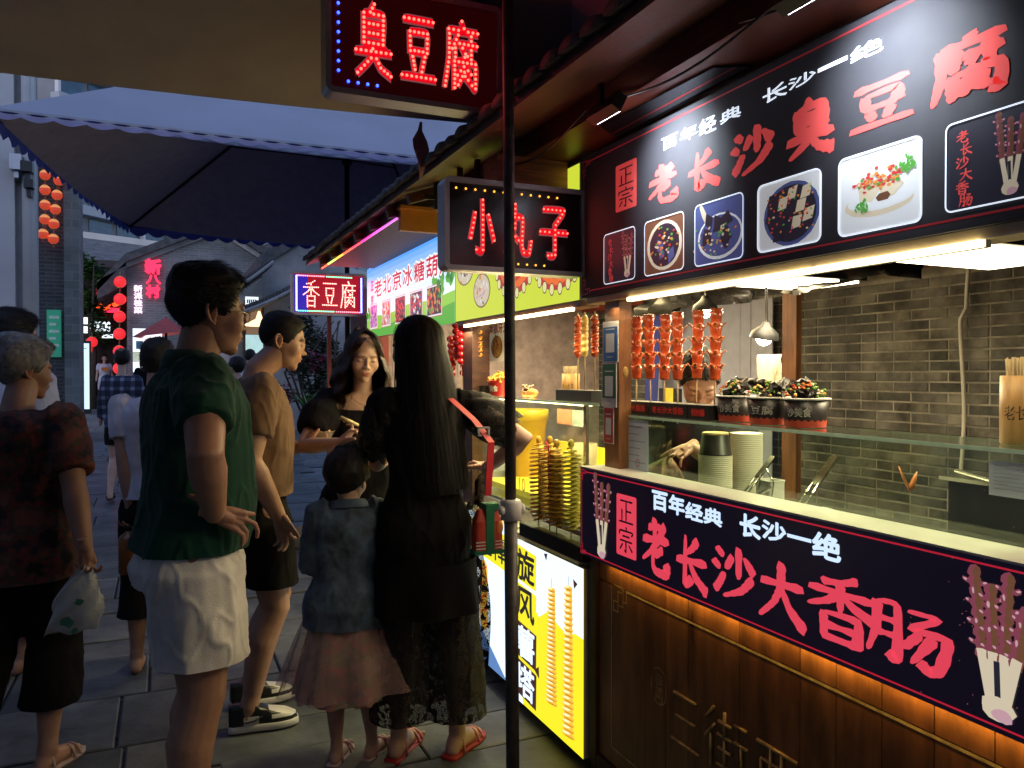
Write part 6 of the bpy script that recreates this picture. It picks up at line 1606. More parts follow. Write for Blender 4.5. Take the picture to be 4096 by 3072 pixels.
def shoe(c, sd, kind, mats):
    """sneaker or sandal on the foot, toe pointing along the foot"""
    S = c['S']; n_ = c['J']['an'+sd]; sg = 1 if sd == 'R' else -1; fd = Vector(c['spec'].get('toe'+sd, (sg*.15, 1, 0))); fd.z = 0; fd.normalize(); lt = Vector((fd.y, -fd.x, 0))
    base = Vector((n_.x, n_.y, n_.z-.085)); mb = MB(); mb.sm = True
    sect = [(-.078,.026),(-.06,.036),(-.02,.038),(.04,.040),(.09,.047),(.13,.047),(.17,.038),(.198,.018)]
    def ring(z, grow=0, k=1.0): 
        L_ = [base+fd*(y*1.0+(grow if y > 0 else -grow))+lt*(w*k+grow)+Vector((0,0,z)) for y, w in sect]; R_ = [base+fd*(y+(grow if y > 0 else -grow))-lt*(w*k+grow)+Vector((0,0,z)) for y, w in reversed(sect)]
        return [p*S for p in L_+R_]
    if kind == 'sneaker':
        mb.mat(0); mb.rings([ring(.0), ring(.004, .002), ring(.026, .002), ring(.030, -.002)]); shoe_ = mb.build('shoe', mats[0], c['t'])
        mb = MB(); mb.sm = True; mb.mat(0)
        def up(z, cutf, k):
            pts = []
            for y, w in sect: yy_ = min(y, cutf); pts.append(base+fd*yy_+lt*w*k*(1 if y <= cutf else max(.1, 1-(y-cutf)*6))+Vector((0,0,z)))
            for y, w in reversed(sect): yy_ = min(y, cutf); pts.append(base+fd*yy_-lt*w*k*(1 if y <= cutf else max(.1, 1-(y-cutf)*6))+Vector((0,0,z)))
            return [p*S for p in pts]
        mb.rings([up(.028,.196,.98), up(.045,.19,.96), up(.062,.15,.90), up(.078,.08,.84), up(.092,.045,.80), up(.102,.035,.82)])
        for i, q in enumerate(mb.f):
            cc = sum((Vector(mb.v[a]) for a in q), Vector())/len(q); y = (cc/S-base).dot(fd); z = (cc/S-base).z
            mb.m[i] = 1 if (y > .10 and .038 < z) or (-.02 < y < .055 and z < .062) else 0
        mb.build('upper', [mats[1], mats[2]], shoe_)
        mb = MB(); 
        for s_ in (-1, 1):
            P = [base+fd*y+lt*s_*(w+.0025)+Vector((0,0,z)) for y, w, z in ((-.045,.036,.050),(-.01,.0385,.042),(.02,.040,.046),(.055,.040,.062))]; mb.sm = True; mb.tube([p*S for p in P], [.002,.005,.0055,.002], 6, flat=.5)
        for q in range(5): mb.tube([(base+fd*(.045+.02*q)+lt*s_*.022+Vector((0,0,.083-.007*q)))*S for s_ in (-1, 0, 1)], .0028, 5)
        mb.build('side_stripe', mats[1], shoe_)
    else:
        mb.rings([ring(.0), ring(.012, .001), ring(.016, -.001)]); shoe_ = mb.build('sandal', mats[0], c['t'])
        mb = MB(); mb.sm = True
        for y0, w0, h0 in ((.10,.045,.052), (.135,.043,.042), (-.01,.040,.085)):
            mb.tube([(base+fd*y0+lt*w0*math.cos(a)+Vector((0,0,.012+h0*max(0, math.sin(a)))))*S for a in [math.pi*q/10 for q in range(11)]], .0055, 6)
        mb.build('strap', mats[1], shoe_)
        if kind == 'bow':
            for y0, z0 in ((.10,.066), (.145,.052)):
                mb = MB(); mb.sm = True
                for s_ in (-1, 1): mb.ball((base+fd*y0+lt*s_*.022+Vector((0,0,z0)))*S, (.020*S,.012*S,.014*S), 8, 6)
                mb.ball((base+fd*y0+Vector((0,0,z0)))*S, .009*S, 8, 6); mb.build('bow', mats[1], shoe_)

# ---- cloth materials
def cloth_mat(name, col, rough=.85, var=.18, bump=.35, **k): return mat(name, col, rough=rough, var=var, scale=6, bump=bump, bscale=260, sheen=0 if max(col) < .05 else .1, spec=.12 if max(col) < .05 else .3, **k)
def pattern_mat(name, kind, cols, scale=20):
    if name in MATS: return MATS[name]
    m = mat(name, cols[0], rough=.85, var=.1, bump=.2, bscale=200); n, l = m.node_tree.nodes, m.node_tree.links; b = n['Principled BSDF']
    tc = n.new('ShaderNodeTexCoord')
    if kind == 'floral':
        vo = n.new('ShaderNodeTexVoronoi'); vo.inputs['Scale'].default_value = scale; l.new(tc.outputs['Object'], vo.inputs[0])
        nz = n.new('ShaderNodeTexNoise'); nz.inputs['Scale'].default_value = scale*.55; nz.inputs['Detail'].default_value = 4; l.new(tc.outputs['Object'], nz.inputs[0])
        cr = n.new('ShaderNodeValToRGB'); cr.color_ramp.interpolation = 'LINEAR'; e = cr.color_ramp.elements
        e[0].position = .38; e[0].color = (*cols[0], 1); e[1].position = .62; e[1].color = (*cols[-1], 1)
        for i, c_ in enumerate(cols[1:-1]): x = e.new(.43+.15*i/max(1, len(cols)-2)); x.color = (*c_, 1)
        mx = n.new('ShaderNodeMix'); mx.data_type = 'RGBA'; mx.blend_type = 'MULTIPLY'; mx.inputs[0].default_value = .75
        l.new(nz.outputs[0], cr.inputs[0]); l.new(cr.outputs[0], mx.inputs[6]); l.new(vo.outputs['Distance'], mx.inputs[7])
        gm = n.new('ShaderNodeMix'); gm.data_type = 'RGBA'; gm.inputs[0].default_value = .3; l.new(cr.outputs[0], gm.inputs[6]); l.new(mx.outputs[2], gm.inputs[7]); l.new(gm.outputs[2], b.inputs['Base Color'])
    elif kind == 'plaid':
        sp = n.new('ShaderNodeSeparateXYZ'); l.new(tc.outputs['Object'], sp.inputs[0]); outs = []
        for ax in (0, 2):
            s = n.new('ShaderNodeMath'); s.operation = 'MULTIPLY'; s.inputs[1].default_value = scale; l.new(sp.outputs[ax], s.inputs[0])
            q = n.new('ShaderNodeMath'); q.operation = 'SINE'; l.new(s.outputs[0], q.inputs[0]); g_ = n.new('ShaderNodeMath'); g_.operation = 'GREATER_THAN'; g_.inputs[1].default_value = .45; l.new(q.outputs[0], g_.inputs[0]); outs.append(g_)
        ad = n.new('ShaderNodeMath'); ad.operation = 'ADD'; l.new(outs[0].outputs[0], ad.inputs[0]); l.new(outs[1].outputs[0], ad.inputs[1])
        dv = n.new('ShaderNodeMath'); dv.operation = 'MULTIPLY'; dv.inputs[1].default_value = .5; l.new(ad.outputs[0], dv.inputs[0])
        cr = n.new('ShaderNodeValToRGB'); cr.color_ramp.elements[0].color = (*cols[0], 1); cr.color_ramp.elements[1].color = (*cols[2], 1); x = cr.color_ramp.elements.new(.5); x.color = (*cols[1], 1); l.new(dv.outputs[0], cr.inputs[0]); l.new(cr.outputs[0], b.inputs['Base Color'])
    elif kind == 'lace':
        vo = n.new('ShaderNodeTexVoronoi'); vo.feature = 'DISTANCE_TO_EDGE'; vo.inputs['Scale'].default_value = scale; l.new(tc.outputs['Object'], vo.inputs[0])
        nz = n.new('ShaderNodeTexNoise'); nz.inputs['Scale'].default_value = scale*.22; nz.inputs['Detail'].default_value = 5; l.new(tc.outputs['Object'], nz.inputs[0])
        a1 = n.new('ShaderNodeMath'); a1.operation = 'LESS_THAN'; a1.inputs[1].default_value = .09; l.new(vo.outputs['Distance'], a1.inputs[0])
        a2 = n.new('ShaderNodeMath'); a2.operation = 'GREATER_THAN'; a2.inputs[1].default_value = .52; l.new(nz.outputs[0], a2.inputs[0])
        mx = n.new('ShaderNodeMath'); mx.operation = 'MAXIMUM'; l.new(a1.outputs[0], mx.inputs[0]); l.new(a2.outputs[0], mx.inputs[1])
        mp_ = n.new('ShaderNodeMapRange'); mp_.inputs[3].default_value = .62; mp_.inputs[4].default_value = 1; l.new(mx.outputs[0], mp_.inputs[0]); l.new(mp_.outputs[0], b.inputs['Alpha'])
    return m
M_hair = mat('black hair', (.010,.0085,.008), rough=.62, var=.3, scale=40, stretch=(1,1,.2), spec=.3)
M_hairb = mat('dark brown hair', (.038,.020,.014), rough=.5, var=.35, scale=60, stretch=(1,1,.15), spec=.5)
M_hairg = mat('grey hair', (.30,.285,.265), rough=.6, var=.3, scale=60, bump=.4, bscale=150)
SK1, SK2, SK3 = ('skin tan', (.40,.215,.145)), ('skin light', (.52,.33,.25)), ('skin warm', (.46,.26,.175))
short1 = dict(side=.010, top=.030, front=.012, back=.008, rough=.35, n=4200, len=.030, lift=.45, flow=(.2,.9,-.3), low=.0)
crew = dict(side=.0012, top=.014, front=.012, back=.0, rough=.25, n=2600, len=.013, lift=.8, flow=(0,.8,.1), low=.045, nf=50)
greyh = dict(side=.026, top=.034, front=.02, back=.020, rough=.30, n=5200, len=.028, lift=.25, flow=(0,-.5,-.7), low=-.01, nf=30)
mid = dict(side=.012, top=.026, front=.01, back=.006, rough=.3, n=900, len=.03, lift=.4, flow=(0,.6,-.4))
def short_hair(c, style, m, seed=1): return hair_shell(c['D'], c['r'], c['f'], style, m, c['t'], c['MH'], c['S'], seed)

# 1 the man in the green polo shirt
pos = G(190, 2.48)
c = person('tall man in a dark green polo shirt and white shorts, wearing glasses, hand on hip', pos, 84, 1.83, dict(
    skin=SK1, fat=1.22, arm=1.22, leg=1.22, lean=.03, yaw=-9, pitch=4, hs=1.07, hoff=(0,-.008,-.008), face=dict(w=1.04, cheek=1, stubble=0, nose=.8),
    wlR=(.235,.03,1.045), hintR=(1,-.22,.2), handR=((-.05,.92,-.42), (-1,.0,-.1), (.1,.2,.9), dict(curl=(24,38,26), s=.95, thumb=(-.15,-.92,.38), spread=.16)),
    wlL=(-.25,.0,.90), hintL=(-.5,-1,0),
    J=dict(knR=(.11,.015,.49), anR=(.115,-.03,.085), knL=(-.09,.05,.49), anL=(-.10,.0,.085))))
gm = c
short_hair(c, short1, M_hair, 4)
M_green = cloth_mat('dark green cotton', (.003,.052,.032)); M_wsh = cloth_mat('off white cotton', (.72,.70,.66), bump=.5)
shirt(c, M_green, .915, .64, .020, .010, 'polo_shirt', 1.468, seed=3, belly=.030, sl_ease=.018, neckr=.095)
mb = MB(); mb.sm = True; S = c['S']; n = 30; rings = []
for zz, rr_ in ((1.452,.085),(1.475,.078),(1.502,.074),(1.507,.080),(1.478,.092),(1.455,.098)):
    rings.append([Vector((rr_*math.cos(2*math.pi*j/n), c['ly'](1.47)-.012+rr_*1.0*math.sin(2*math.pi*j/n), zz-.030*max(0, math.sin(2*math.pi*j/n))))*S for j in range(n)])
mb.rings(rings, caps=False); mb.build('collar', M_green, c['t'])
for sd in 'RL':
    a, e, w = c['arms'][sd]; p = a.lerp(e, .625); d = (e-a).normalized(); mb = MB(); mb.sm = True; mb.tube([p*S, (p+d*.02)*S], [.084*S, .083*S], 24, caps=False); 
lower(c, M_wsh, .60, .985, .042, .0095, 'shorts', 5, flare=.02, sc=(9,9,4))
for sd in 'RL': shoe(c, sd, 'sneaker', [M_white, M_black, M_black])
mb = MB(); mb.sm = True; Mg = c['MH']
def hp3(x, y, z): return Mg @ Vector((x, y, z))
for s_ in (-1, 1):
    mb.tube([hp3(s_*(.033+.021*math.cos(a)), .101-.004*abs(math.cos(a)), .001+.016*math.sin(a)) for a in [2*math.pi*q/16 for q in range(17)]], .0019, 6)
    mb.tube([hp3(s_*.054, .098, .006), hp3(s_*.070, .06, .010), hp3(s_*.076, .0, .008), hp3(s_*.074, -.022, -.006)], .0014, 6)
mb.tube([hp3(-.012, .103, .004), hp3(0, .106, .007), hp3(.012, .103, .004)], .0012, 6); mb.build('glasses', mat('gold wire', (.5,.35,.2), rough=.3, metal=1), c['t'])

# 2 the man in the brown T-shirt
pos = G(258, 3.38)
c = person('man in a brown T-shirt and black shorts looking down at his snack', pos, 90, 1.77, dict(
    skin=SK3, fat=1.12, arm=1.18, leg=1.12, lean=.005, yaw=3, pitch=13, hoff=(0,.062,-.012), face=dict(fade=1, w=1.0, stubble=0, nose=.95),
    wrR=atD(278, 515, 3.16), hintR=(.3,-1,0), handR=((.05,.25,-.96), (-.75,.6,0), (-.1,.95,.2), dict(curl=(30,42,28), s=.96, spread=.02, thumb=(.25,.55,-.8))),
    wrL=atD(300, 447, 3.58), hintL=(-.6,-.6,-.6), handL=((.15,.98,.05), (0,-.1,1), (.7,.1,.3), dict(curl=(30,35,22), s=1.0, thumb=(.3,.5,.8))),
    toeR=(.05,1,0), toeL=(-.12,1,0), J=dict(knR=(.10,.055,.50), anR=(.11,-.055,.095), knL=(-.10,.09,.50), anL=(-.14,-.03,.095))))
bman = c
short_hair(c, crew, M_hair, 2)
M_brown = cloth_mat('brown jersey', (.20,.115,.062)); M_blk = cloth_mat('black cotton', (.010,.009,.009))
shirt(c, M_brown, .975, .66, .014, .009, 't_shirt', 1.462, seed=7, belly=.012, sl_ease=.020, neckr=.085)
lower(c, M_blk, .60, 1.0, .030, .006, 'shorts', 8)
M_sw = mat('white shoe leather', (.70,.68,.64), rough=.4); M_sb = mat('black shoe leather', (.012,.014,.014), rough=.35)
for sd in 'RL': shoe(c, sd, 'sneaker', [M_sw, M_sb, M_sw])
# the cup of snack in his hand
hw = c['Mw'] @ (c['arms']['L'][2]*c['S']); bp = hw+Vector((.10,.02,.035))
t = thing('snack_bowl', 'clear plastic bowl of fried snack held out by the man in brown', 'bowl', bp)
mb = MB(); mb.sm = True; mb.lathe((0,0,-.02), [(.035,0),(.040,.004),(.062,.055),(.064,.056),(.058,.052),(.036,.006)], 20); mb.build('bowl', mat('clear plastic', (.85,.75,.6), rough=.15, trans=.5, alpha=.75), t)
rg = random.Random(3); mb = MB(); mb.sm = True
for i in range(26): a = rg.uniform(0,6.3); r_ = rg.uniform(0,.042); mb.ball((r_*math.cos(a), r_*math.sin(a), .012+rg.uniform(0,.026)), (rg.uniform(.008,.014),)*3, 7, 5)
stuff(mb.build('fried_pieces', mat('fried batter', (.55,.26,.06), rough=.4, var=.4), t))
mb = MB(); mb.sm = True; mb.tube([(.02,0,.02),(.055,.02,.14)], .0014, 5); mb.build('skewer', mat('bamboo', (.62,.46,.25), rough=.6), t)
mb = MB(); mb.sm = True; mb.tube([(-.02,0,.02),(-.03,.01,.075)], .003, 5); mb.build('pick', mat('bamboo', (.62,.46,.25)), t)

# 3 the young woman facing the camera
pos = G(362, 3.80)
c = person('young woman facing us in black puff sleeves, eyes lowered, holding a yellow snack stick', pos, 186, 1.69, dict(
    skin=SK2, fem=1, fat=.96, arm=1.12, lean=.015, yaw=-6, pitch=14, roll=-2, face=dict(fem=1, w=.97, cheek=.7, nose=.45),
    wrR=atD(341, 443, 3.46), hintR=(.9,-.3,-.6), handR=((-.62,.25,.75), (-.75,.3,-.3), (-.2,.6,.8), dict(curl=(48,55,30), s=.92, tcurl=40)),
    wrL=atD(395, 455, 3.5), hintL=(-.8,-.3,-.8), handL=((.5,.5,.5), (.6,-.3,.4), (.3,.8,.5), dict(curl=(40,45,30), s=.92))))
wman = c
M_bdress = cloth_mat('black dress cloth', (.009,.008,.010))
o = shirt(c, M_bdress, .40, .70, .012, .006, 'dress', 1.392, seed=5, puff=.030, flare=.20, neckr=.135)
W_ = lambda t_: .014+.055*math.sin(min(1, t_*1.25)*math.pi*.7)-.018*t_
long_hair(c['D'], c['r'], c['f'], M_hairb, c['t'], c['MH'], .275, 128, W_, seed=5, wave=.010, wl=16, back=-.015, n=3600, part=.0, drop_front=.95)
MHf = c['MH']; mb = MB(); mb.sm = True; rg = random.Random(5)
for i in range(520):     # fringe swept to both sides of the parting
    s_ = rg.choice((-1, 1)); a0 = rg.uniform(.0, .032); P = []
    for q in range(7):
        t_ = q/6; x = s_*(a0+.062*t_**.9+rg.gauss(0,.0015)); z = .112-.075*t_**1.5-.9*a0*t_; y_ = .052+.050*math.sin(t_*1.9)-1.0*max(0, abs(x)-.035)
        P.append(MHf @ Vector((x, y_, z)))
    sd = Vector((.0012, 0, 0)); k = len(mb.v)
    for q, p in enumerate(P): w_ = 1-.12*q; mb.v += [tuple(p-sd*w_), tuple(p+sd*w_)]
    for q in range(6): mb.face((k+2*q, k+2*q+1, k+2*q+3, k+2*q+2))
finish(mb.mesh('fringe', M_hairb), 'fringe', M_hairb, c['t'])
mb = MB(); mb.sm = True; S = c['S']
ch_ = [Vector((.062*math.sin(a)*1.0, .02+.075*math.cos(a)*1.15, 1.455-.055*max(0, math.cos(a))**1.4))*S for a in [R(-100)+R(200)*q/24 for q in range(25)]]
mb.tube(ch_, .0011, 5); mb.ball(ch_[12]+Vector((0,.004,-.012))*S, (.007,.003,.010), 8, 6); mb.build('necklace', mat('gold', (.9,.6,.15), rough=.25, metal=1), c['t'])
hw = c['Mw'] @ (c['arms']['R'][2]*c['S']); hd = (c['Mw'].to_3x3() @ Vector((-.55,.35,.75))).normalized()
tip = atD(346, 420, 3.43); base_ = hw+hd*.10
mb = MB(); d_ = atD(346, 419.5, 3.44)-atD(357, 424.5, 3.46); L_ = .11; c0 = atD(352, 422, 3.45); d_ = d_.normalized()
mb.sm = True; mb.tube([-d_*.055, d_*.0, d_*.05], [.006,.0085,.0085], 8); o = mb.build('snack_stick', mat('yellow snack', (.80,.66,.32), rough=.5, var=.2), None, atD(351, 422, 3.40)); tag(o, 'short pale yellow snack stick in the fingers of the young woman', 'snack')
mb = MB(); mb.sm = True
for s_ in (-1, 1): mb.ball(MHf @ Vector((s_*.024+.01, -.045, .130)), (.020,.010,.012), 8, 6, Matrix.Rotation(s_*.5, 3, 'Y'))
mb.build('hair_bow', mat('dark red bow', (.03,.006,.010), rough=.6), c['t'])

# 4 the woman in black seen from behind
pos = G(424, 3.05)
c = person('woman with long black hair in a black lace dress, seen from behind', pos, 8, 1.71, dict(
    skin=SK2, fem=1, fat=.90, arm=1.12, leg=1.0, yaw=-38, pitch=6, hoff=(-.03,0,0), face=dict(fem=1, w=1, cheek=.5, nose=.6), toes=1,
    wrR=atD(486, 468, 3.22), hintR=(1,-.35,-.4), handR=((-.2,.97,.1), (-.3,0,-1), (-1,0,0), dict(curl=(20,25,20), s=.93)),
    wrL=atD(396, 442, 3.36), hintL=(-.5,-.5,-1), handL=((.3,.7,.5), (0,0,1), (1,0,0), dict(curl=(40,40,30), s=.93)),
    toeR=(.75,.8,0), toeL=(.55,.9,0), J=dict(anR=(.13,-.02,.085), knR=(.12,.02,.49), anL=(-.10,.02,.085))))
kw = c
M_bk2 = cloth_mat('black crepe', (.007,.0065,.007)); M_lace = pattern_mat('black lace', 'lace', [(.008,.007,.008)], 150)
shirt(c, M_bk2, .66, .30, .016, .010, 'dress', 1.47, seed=9, flare=.10, neckr=.075)
S = c['S']
for sd in 'RL':   # sheer puffed sleeves with ragged lace edges
    a, e, w = c['arms'][sd]; d = (e-a).normalized(); u1 = d.orthogonal().normalized(); u2 = d.cross(u1); mb = MB(); mb.sm = True; rings = []
    for i in range(9):
        q = i/8; p = a.lerp(e, -.05+.80*q); rr_ = .058+.030*math.sin(q*math.pi*.85)
        rings.append([(p+(u1*math.cos(th)+u2*math.sin(th))*(rr_+.007*math.sin(7*th+i))+d*(.022*abs(math.sin(5*th)) if i == 8 else 0))*S for th in [2*math.pi*j/40 for j in range(40)]])
    mb.rings(rings, caps=False); mb.build('lace_sleeve', M_lace, c['t'])
o = lower(c, M_lace, .165, .80, .045, .006, 'lace_trousers', 4, flare=.0, sc=(12,12,3))
skirt(c, M_bk2, .80, .60, .20, .225, 'underskirt', 80, .012, 7, 1, cy=-.01)
mb = MB(); mb.sm = True; rings = []   # trailing lace shawl on the right hip
for i in range(14):
    q = i/13; rings.append([Vector((.15+.012*j+.03*q*(j/5)+.01*math.sin(j*2+q*9), -.03+.02*math.sin(j*1.7+q*6)+.05*q, .95-.80*q+.03*j-(.03*abs(math.sin(j*2.2)) if i == 13 else 0)))*S for j in range(8)])
mb.rings(rings, caps=False, closed=False); mb.build('lace_shawl', M_lace, c['t'])
long_hair(c['D'], c['r'], c['f'], M_hair, c['t'], c['MH'] @ Matrix.Rotation(R(14), 4, 'Z'), .60, 118, lambda t_: .030*math.sin(t_*2.6)+.022*t_, seed=8, wave=.006, wl=9, back=.03, n=7000)
for sd in 'RL': shoe(c, sd, 'sandal', [mat('red sole', (.35,.02,.02), rough=.5), mat('red white strap', (.55,.20,.20), rough=.4)])
# bag with strap
shw = c['Mw'] @ (Vector((.085,-.10,1.44))*S); bgp = atD(487, 527, 2.93)
t = thing('shoulder_bag', 'red and green bag on a red strap at the hip of the long-haired woman', 'bag', bgp)
mb = MB(); P = [shw-bgp+Vector((-.02,.10,-.01)), shw-bgp, (shw-bgp).lerp(Vector((-.02,-.02,.30)), .45)+Vector((.03,-.02,0)), Vector((.005,-.03,.32)), Vector((.0,-.01,.12))]
k = 0
for i in range(len(P)-1):
    a, b = P[i], P[i+1]; d = (b-a).normalized(); sd = Vector((.0145, .004, 0)); nn = d.cross(sd).normalized()*.0016
    kk = len(mb.v); mb.v += [tuple(p) for p in (a-sd-nn, a+sd-nn, a+sd+nn, a-sd+nn, b-sd-nn, b+sd-nn, b+sd+nn, b-sd+nn)]
    for q in ((0,3,2,1),(4,5,6,7),(0,1,5,4),(1,2,6,5),(2,3,7,6),(3,0,4,7)): mb.face([kk+x for x in q])
mb.build('strap', mat('red webbing', (.55,.015,.03), rough=.6, var=.1), t)
mb = MB(); q_ = (P[2]+P[3])/2
for s_ in (-1, 1): mb.box((q_.x+s_*.02-.004, q_.y-.012, q_.z-.014), (q_.x+s_*.02+.004, q_.y+.0, q_.z+.014))
for s_ in (-1, 1): mb.box((q_.x-.024, q_.y-.012, q_.z+s_*.014-.003), (q_.x+.024, q_.y, q_.z+s_*.014+.003))
mb.build('buckle', M_alu, t)
Mrd, Mgn, Mor = mat('red canvas', (.50,.05,.03), rough=.6, var=.1), mat('green canvas', (.01,.18,.08), rough=.6, var=.1), mat('orange print', (.75,.25,.04), rough=.6)
mb = MB(); mb.rings([[Vector((x*w_, y*d__, z)) for x, y in rr_pts(-1,-1,1,1,.4,3)] for z, w_, d__ in ((-.10,.064,.035),(-.095,.072,.04),(.03,.068,.038),(.075,.050,.022),(.08,.045,.018))]); mb.build('pouch', Mrd, t)
mb = MB(); mb.box((-.020,-.0425,-.095), (.022,-.039,.10)); mb.box((-.075,-.042,-.112), (.075,.040,-.095)); mb.box((-.02,-.036,.078), (.05,.03,.105)); mb.build('green_band', Mgn, t)
mb = MB(); mb.sm = True; mb.ball((.052,-.036,.0), (.018,.006,.03), 10, 6); mb.build('print', Mor, t)
for i in range(3): mb = MB(); mb.box((-.072,-.0418,-.088+i*.014), (-.024,-.0405,-.083+i*.014)); mb.box((.026,-.0418,-.088+i*.014), (.072,-.0405,-.083+i*.014)); mb.build('stripe', M_cream, t)
for o_ in kids(t):
    if o_.name.split('.')[0] in ('pouch', 'green_band', 'print', 'stripe'): o_.scale = (.78, .78, .86)

# 5 the little girl
pos = G(348, 3.02)
c = person('small girl seen from behind in a denim jacket and a floral tulle skirt', pos, 6, 1.19, dict(
    skin=SK2, fem=1, fat=1.1, hs=1.24, arm=1.15, leg=1.05, yaw=25, pitch=8, face=dict(fem=1, cheek=1, nose=.4), hoff=(0,-.02,-.01),
    wlR=(.12,.24,1.14), hintR=(.5,-1,-.5), wlL=(-.12,.24,1.14), hintL=(-.5,-1,-.5), toeR=(.7,.8,0), toeL=(.5,.9,0), J=dict(anR=(.13,-.02,.085), anL=(-.07,-.02,.085), knL=(-.08,.02,.49))))
kid = c; S = c['S']
M_denim = mat('blue denim', (.065,.105,.165), rough=.85, var=.5, scale=14, bump=.6, bscale=300)
shirt(c, M_denim, .80, 1.75, .045, .011, 'denim_jacket', 1.47, seed=12, flare=.16, sl_ease=.026, neckr=.085, sc=(8,8,4))
mb = MB(); mb.sm = True; n = 26
mb.rings([[Vector((rr_*math.cos(2*math.pi*j/n), -.02+rr_*.9*math.sin(2*math.pi*j/n), zz+.02*math.sin(2*math.pi*j/n)*-1))*S for j in range(n)] for zz, rr_ in ((1.44,.10),(1.485,.085),(1.49,.095),(1.445,.125))], caps=False); mb.build('jacket_collar', M_denim, c['t'])
mb = MB(); mb.box((-.19*S,-.158*S,1.285*S), (.19*S,-.154*S,1.292*S)); 
M_tulle = pattern_mat('floral tulle', 'floral', [(.20,.17,.17),(.36,.22,.21),(.62,.22,.22),(.28,.34,.18),(.70,.50,.44)], 15)
M_tul2 = mat('sheer tulle', (.50,.33,.32), rough=.9, alpha=.45, var=.2)
skirt(c, M_tulle, .93, .40, .17, .29, 'tulle_skirt', 90, .026, 9, 2, seed=1, jag=.012); skirt(c, M_tul2, .93, .44, .18, .37, 'tulle_overskirt', 90, .030, 9, 1, seed=2, sx=1.05)
bun = dict(side=.026, top=.030, front=.016, back=.020, rough=.2, n=2600, len=.03, lift=.15, flow=(0,-.3,.9), nf=46)
short_hair(c, bun, M_hair, 9)
mb = MB(); mb.sm = True; MHf = c['MH']
for p_, r_ in (((0,-.035,.125),.045), ((.02,-.02,.14),.032), ((-.025,-.05,.13),.034), ((0,-.1,.10),.03)): mb.ball(MHf @ Vector(p_), r_*S*1.2, 12, 8)
rg = random.Random(4)
for i in range(500):
    a = Vector((rg.gauss(0,1), rg.gauss(0,1), rg.gauss(0,1))).normalized(); p = Vector((0,-.04,.128))+a*.046; d = a.cross(Vector((rg.gauss(0,1),rg.gauss(0,1),rg.gauss(0,1)))).normalized()*.03+a*rg.uniform(0,.012)
    sd = a.cross(d).normalized()*.001; k = len(mb.v); mb.v += [tuple(MHf @ q) for q in (p-sd, p+sd, p+d)]; mb.face((k, k+1, k+2))
finish(mb.mesh('bun', M_hair), 'bun', M_hair, c['t'])
mb = MB(); mb.sm = True
for p_ in ((-.062,-.03,.118), (-.075,-.02,.098), (-.055,-.04,.132)): mb.ball(MHf @ Vector(p_), (.016,.010,.012), 8, 6)
mb.build('hair_clip', mat('pink clip', (.65,.33,.32), rough=.4), c['t'])
for sd in 'RL': shoe(c, sd, 'bow', [mat('pale pink sole', (.5,.36,.36), rough=.5), mat('pink satin', (.55,.30,.32), rough=.4)])

# 6 the grey haired woman on the left
pos = G(14, 2.92)
c = person('elderly woman with short grey hair in a dark floral blouse at the left edge', pos, 14, 1.63, dict(
    skin=SK1, fem=.5, fat=1.28, arm=1.25, leg=1.1, lean=.05, yaw=46, pitch=6, hoff=(0,.02,-.01), face=dict(w=1.03, cheek=1, nose=.9),
    wrR=atD(86, 556, 2.82), hintR=(.4,-1,0), handR=((.1,.25,-.95), (-.8,.4,.1), (-.1,.95,.2), dict(curl=(55,60,35), s=1.0, thumb=(-.1,.5,-.8))),
    wlL=(-.30,.10,.9), J=dict(knR=(.11,.10,.50), anR=(.12,-.02,.085), knL=(-.10,-.02,.48), anL=(-.12,-.34,.16)), toeR=(.35,1,0), toeL=(0,1,0)))
old = c
short_hair(c, greyh, M_hairg, 6)
M_flor = pattern_mat('dark floral blouse', 'floral', [(.008,.007,.008),(.03,.02,.018),(.16,.02,.018),(.045,.045,.03),(.20,.06,.04)], 22)
shirt(c, M_flor, .80, .80, .030, .007, 'blouse', 1.455, seed=15, belly=.02, flare=.10, sl_ease=.030, neckr=.085)
lower(c, M_blk, .27, 1.0, .035, .006, 'trousers', 17)
for sd in 'RL': shoe(c, sd, 'sandal', [mat('pink sole', (.40,.28,.26), rough=.5), mat('beige strap', (.45,.32,.28), rough=.5)])
hw = c['Mw'] @ (c['arms']['R'][2]*c['S'])+Vector((0,0,-.085))
t = thing('plastic_bag', 'thin white plastic bag with green print hanging from the hand of the elderly woman', 'bag', hw); t.scale = (.74, .74, .86)
mb = MB(); mb.sm = True; rings = []
for i in range(12):
    q = i/11; z = .02-.27*q; w_ = .012+.10*math.sin(min(1, q*1.5)*math.pi/2); dp = .010+.030*math.sin(q*2.6)
    rings.append([Vector((-.05*q+w_*math.cos(a)*(1+.12*math.sin(3*a+i)), dp*math.sin(a)+.012*math.sin(5*a+i*1.3), z+.012*math.sin(4*a+i))) for a in [2*math.pi*j/22 for j in range(22)]])
mb.rings(rings); o = finish(mb.mesh('film', MATS['white paper']), 'film', mat('white film', (.60,.62,.62), rough=.35, alpha=.7, var=.1), t)
mb = MB()
for dx, dz, s_ in ((-.07,-.20,.028), (-.02,-.12,.018), (-.04,-.24,.016)): q_blob(mb, Frame((0,-.052,0), (1,0,0), (0,0,1)), dx, dz, s_, s_*.8, 0, 9, .3)
stuff(mb.build('print', mat('green print', (.05,.22,.12), rough=.5), t))

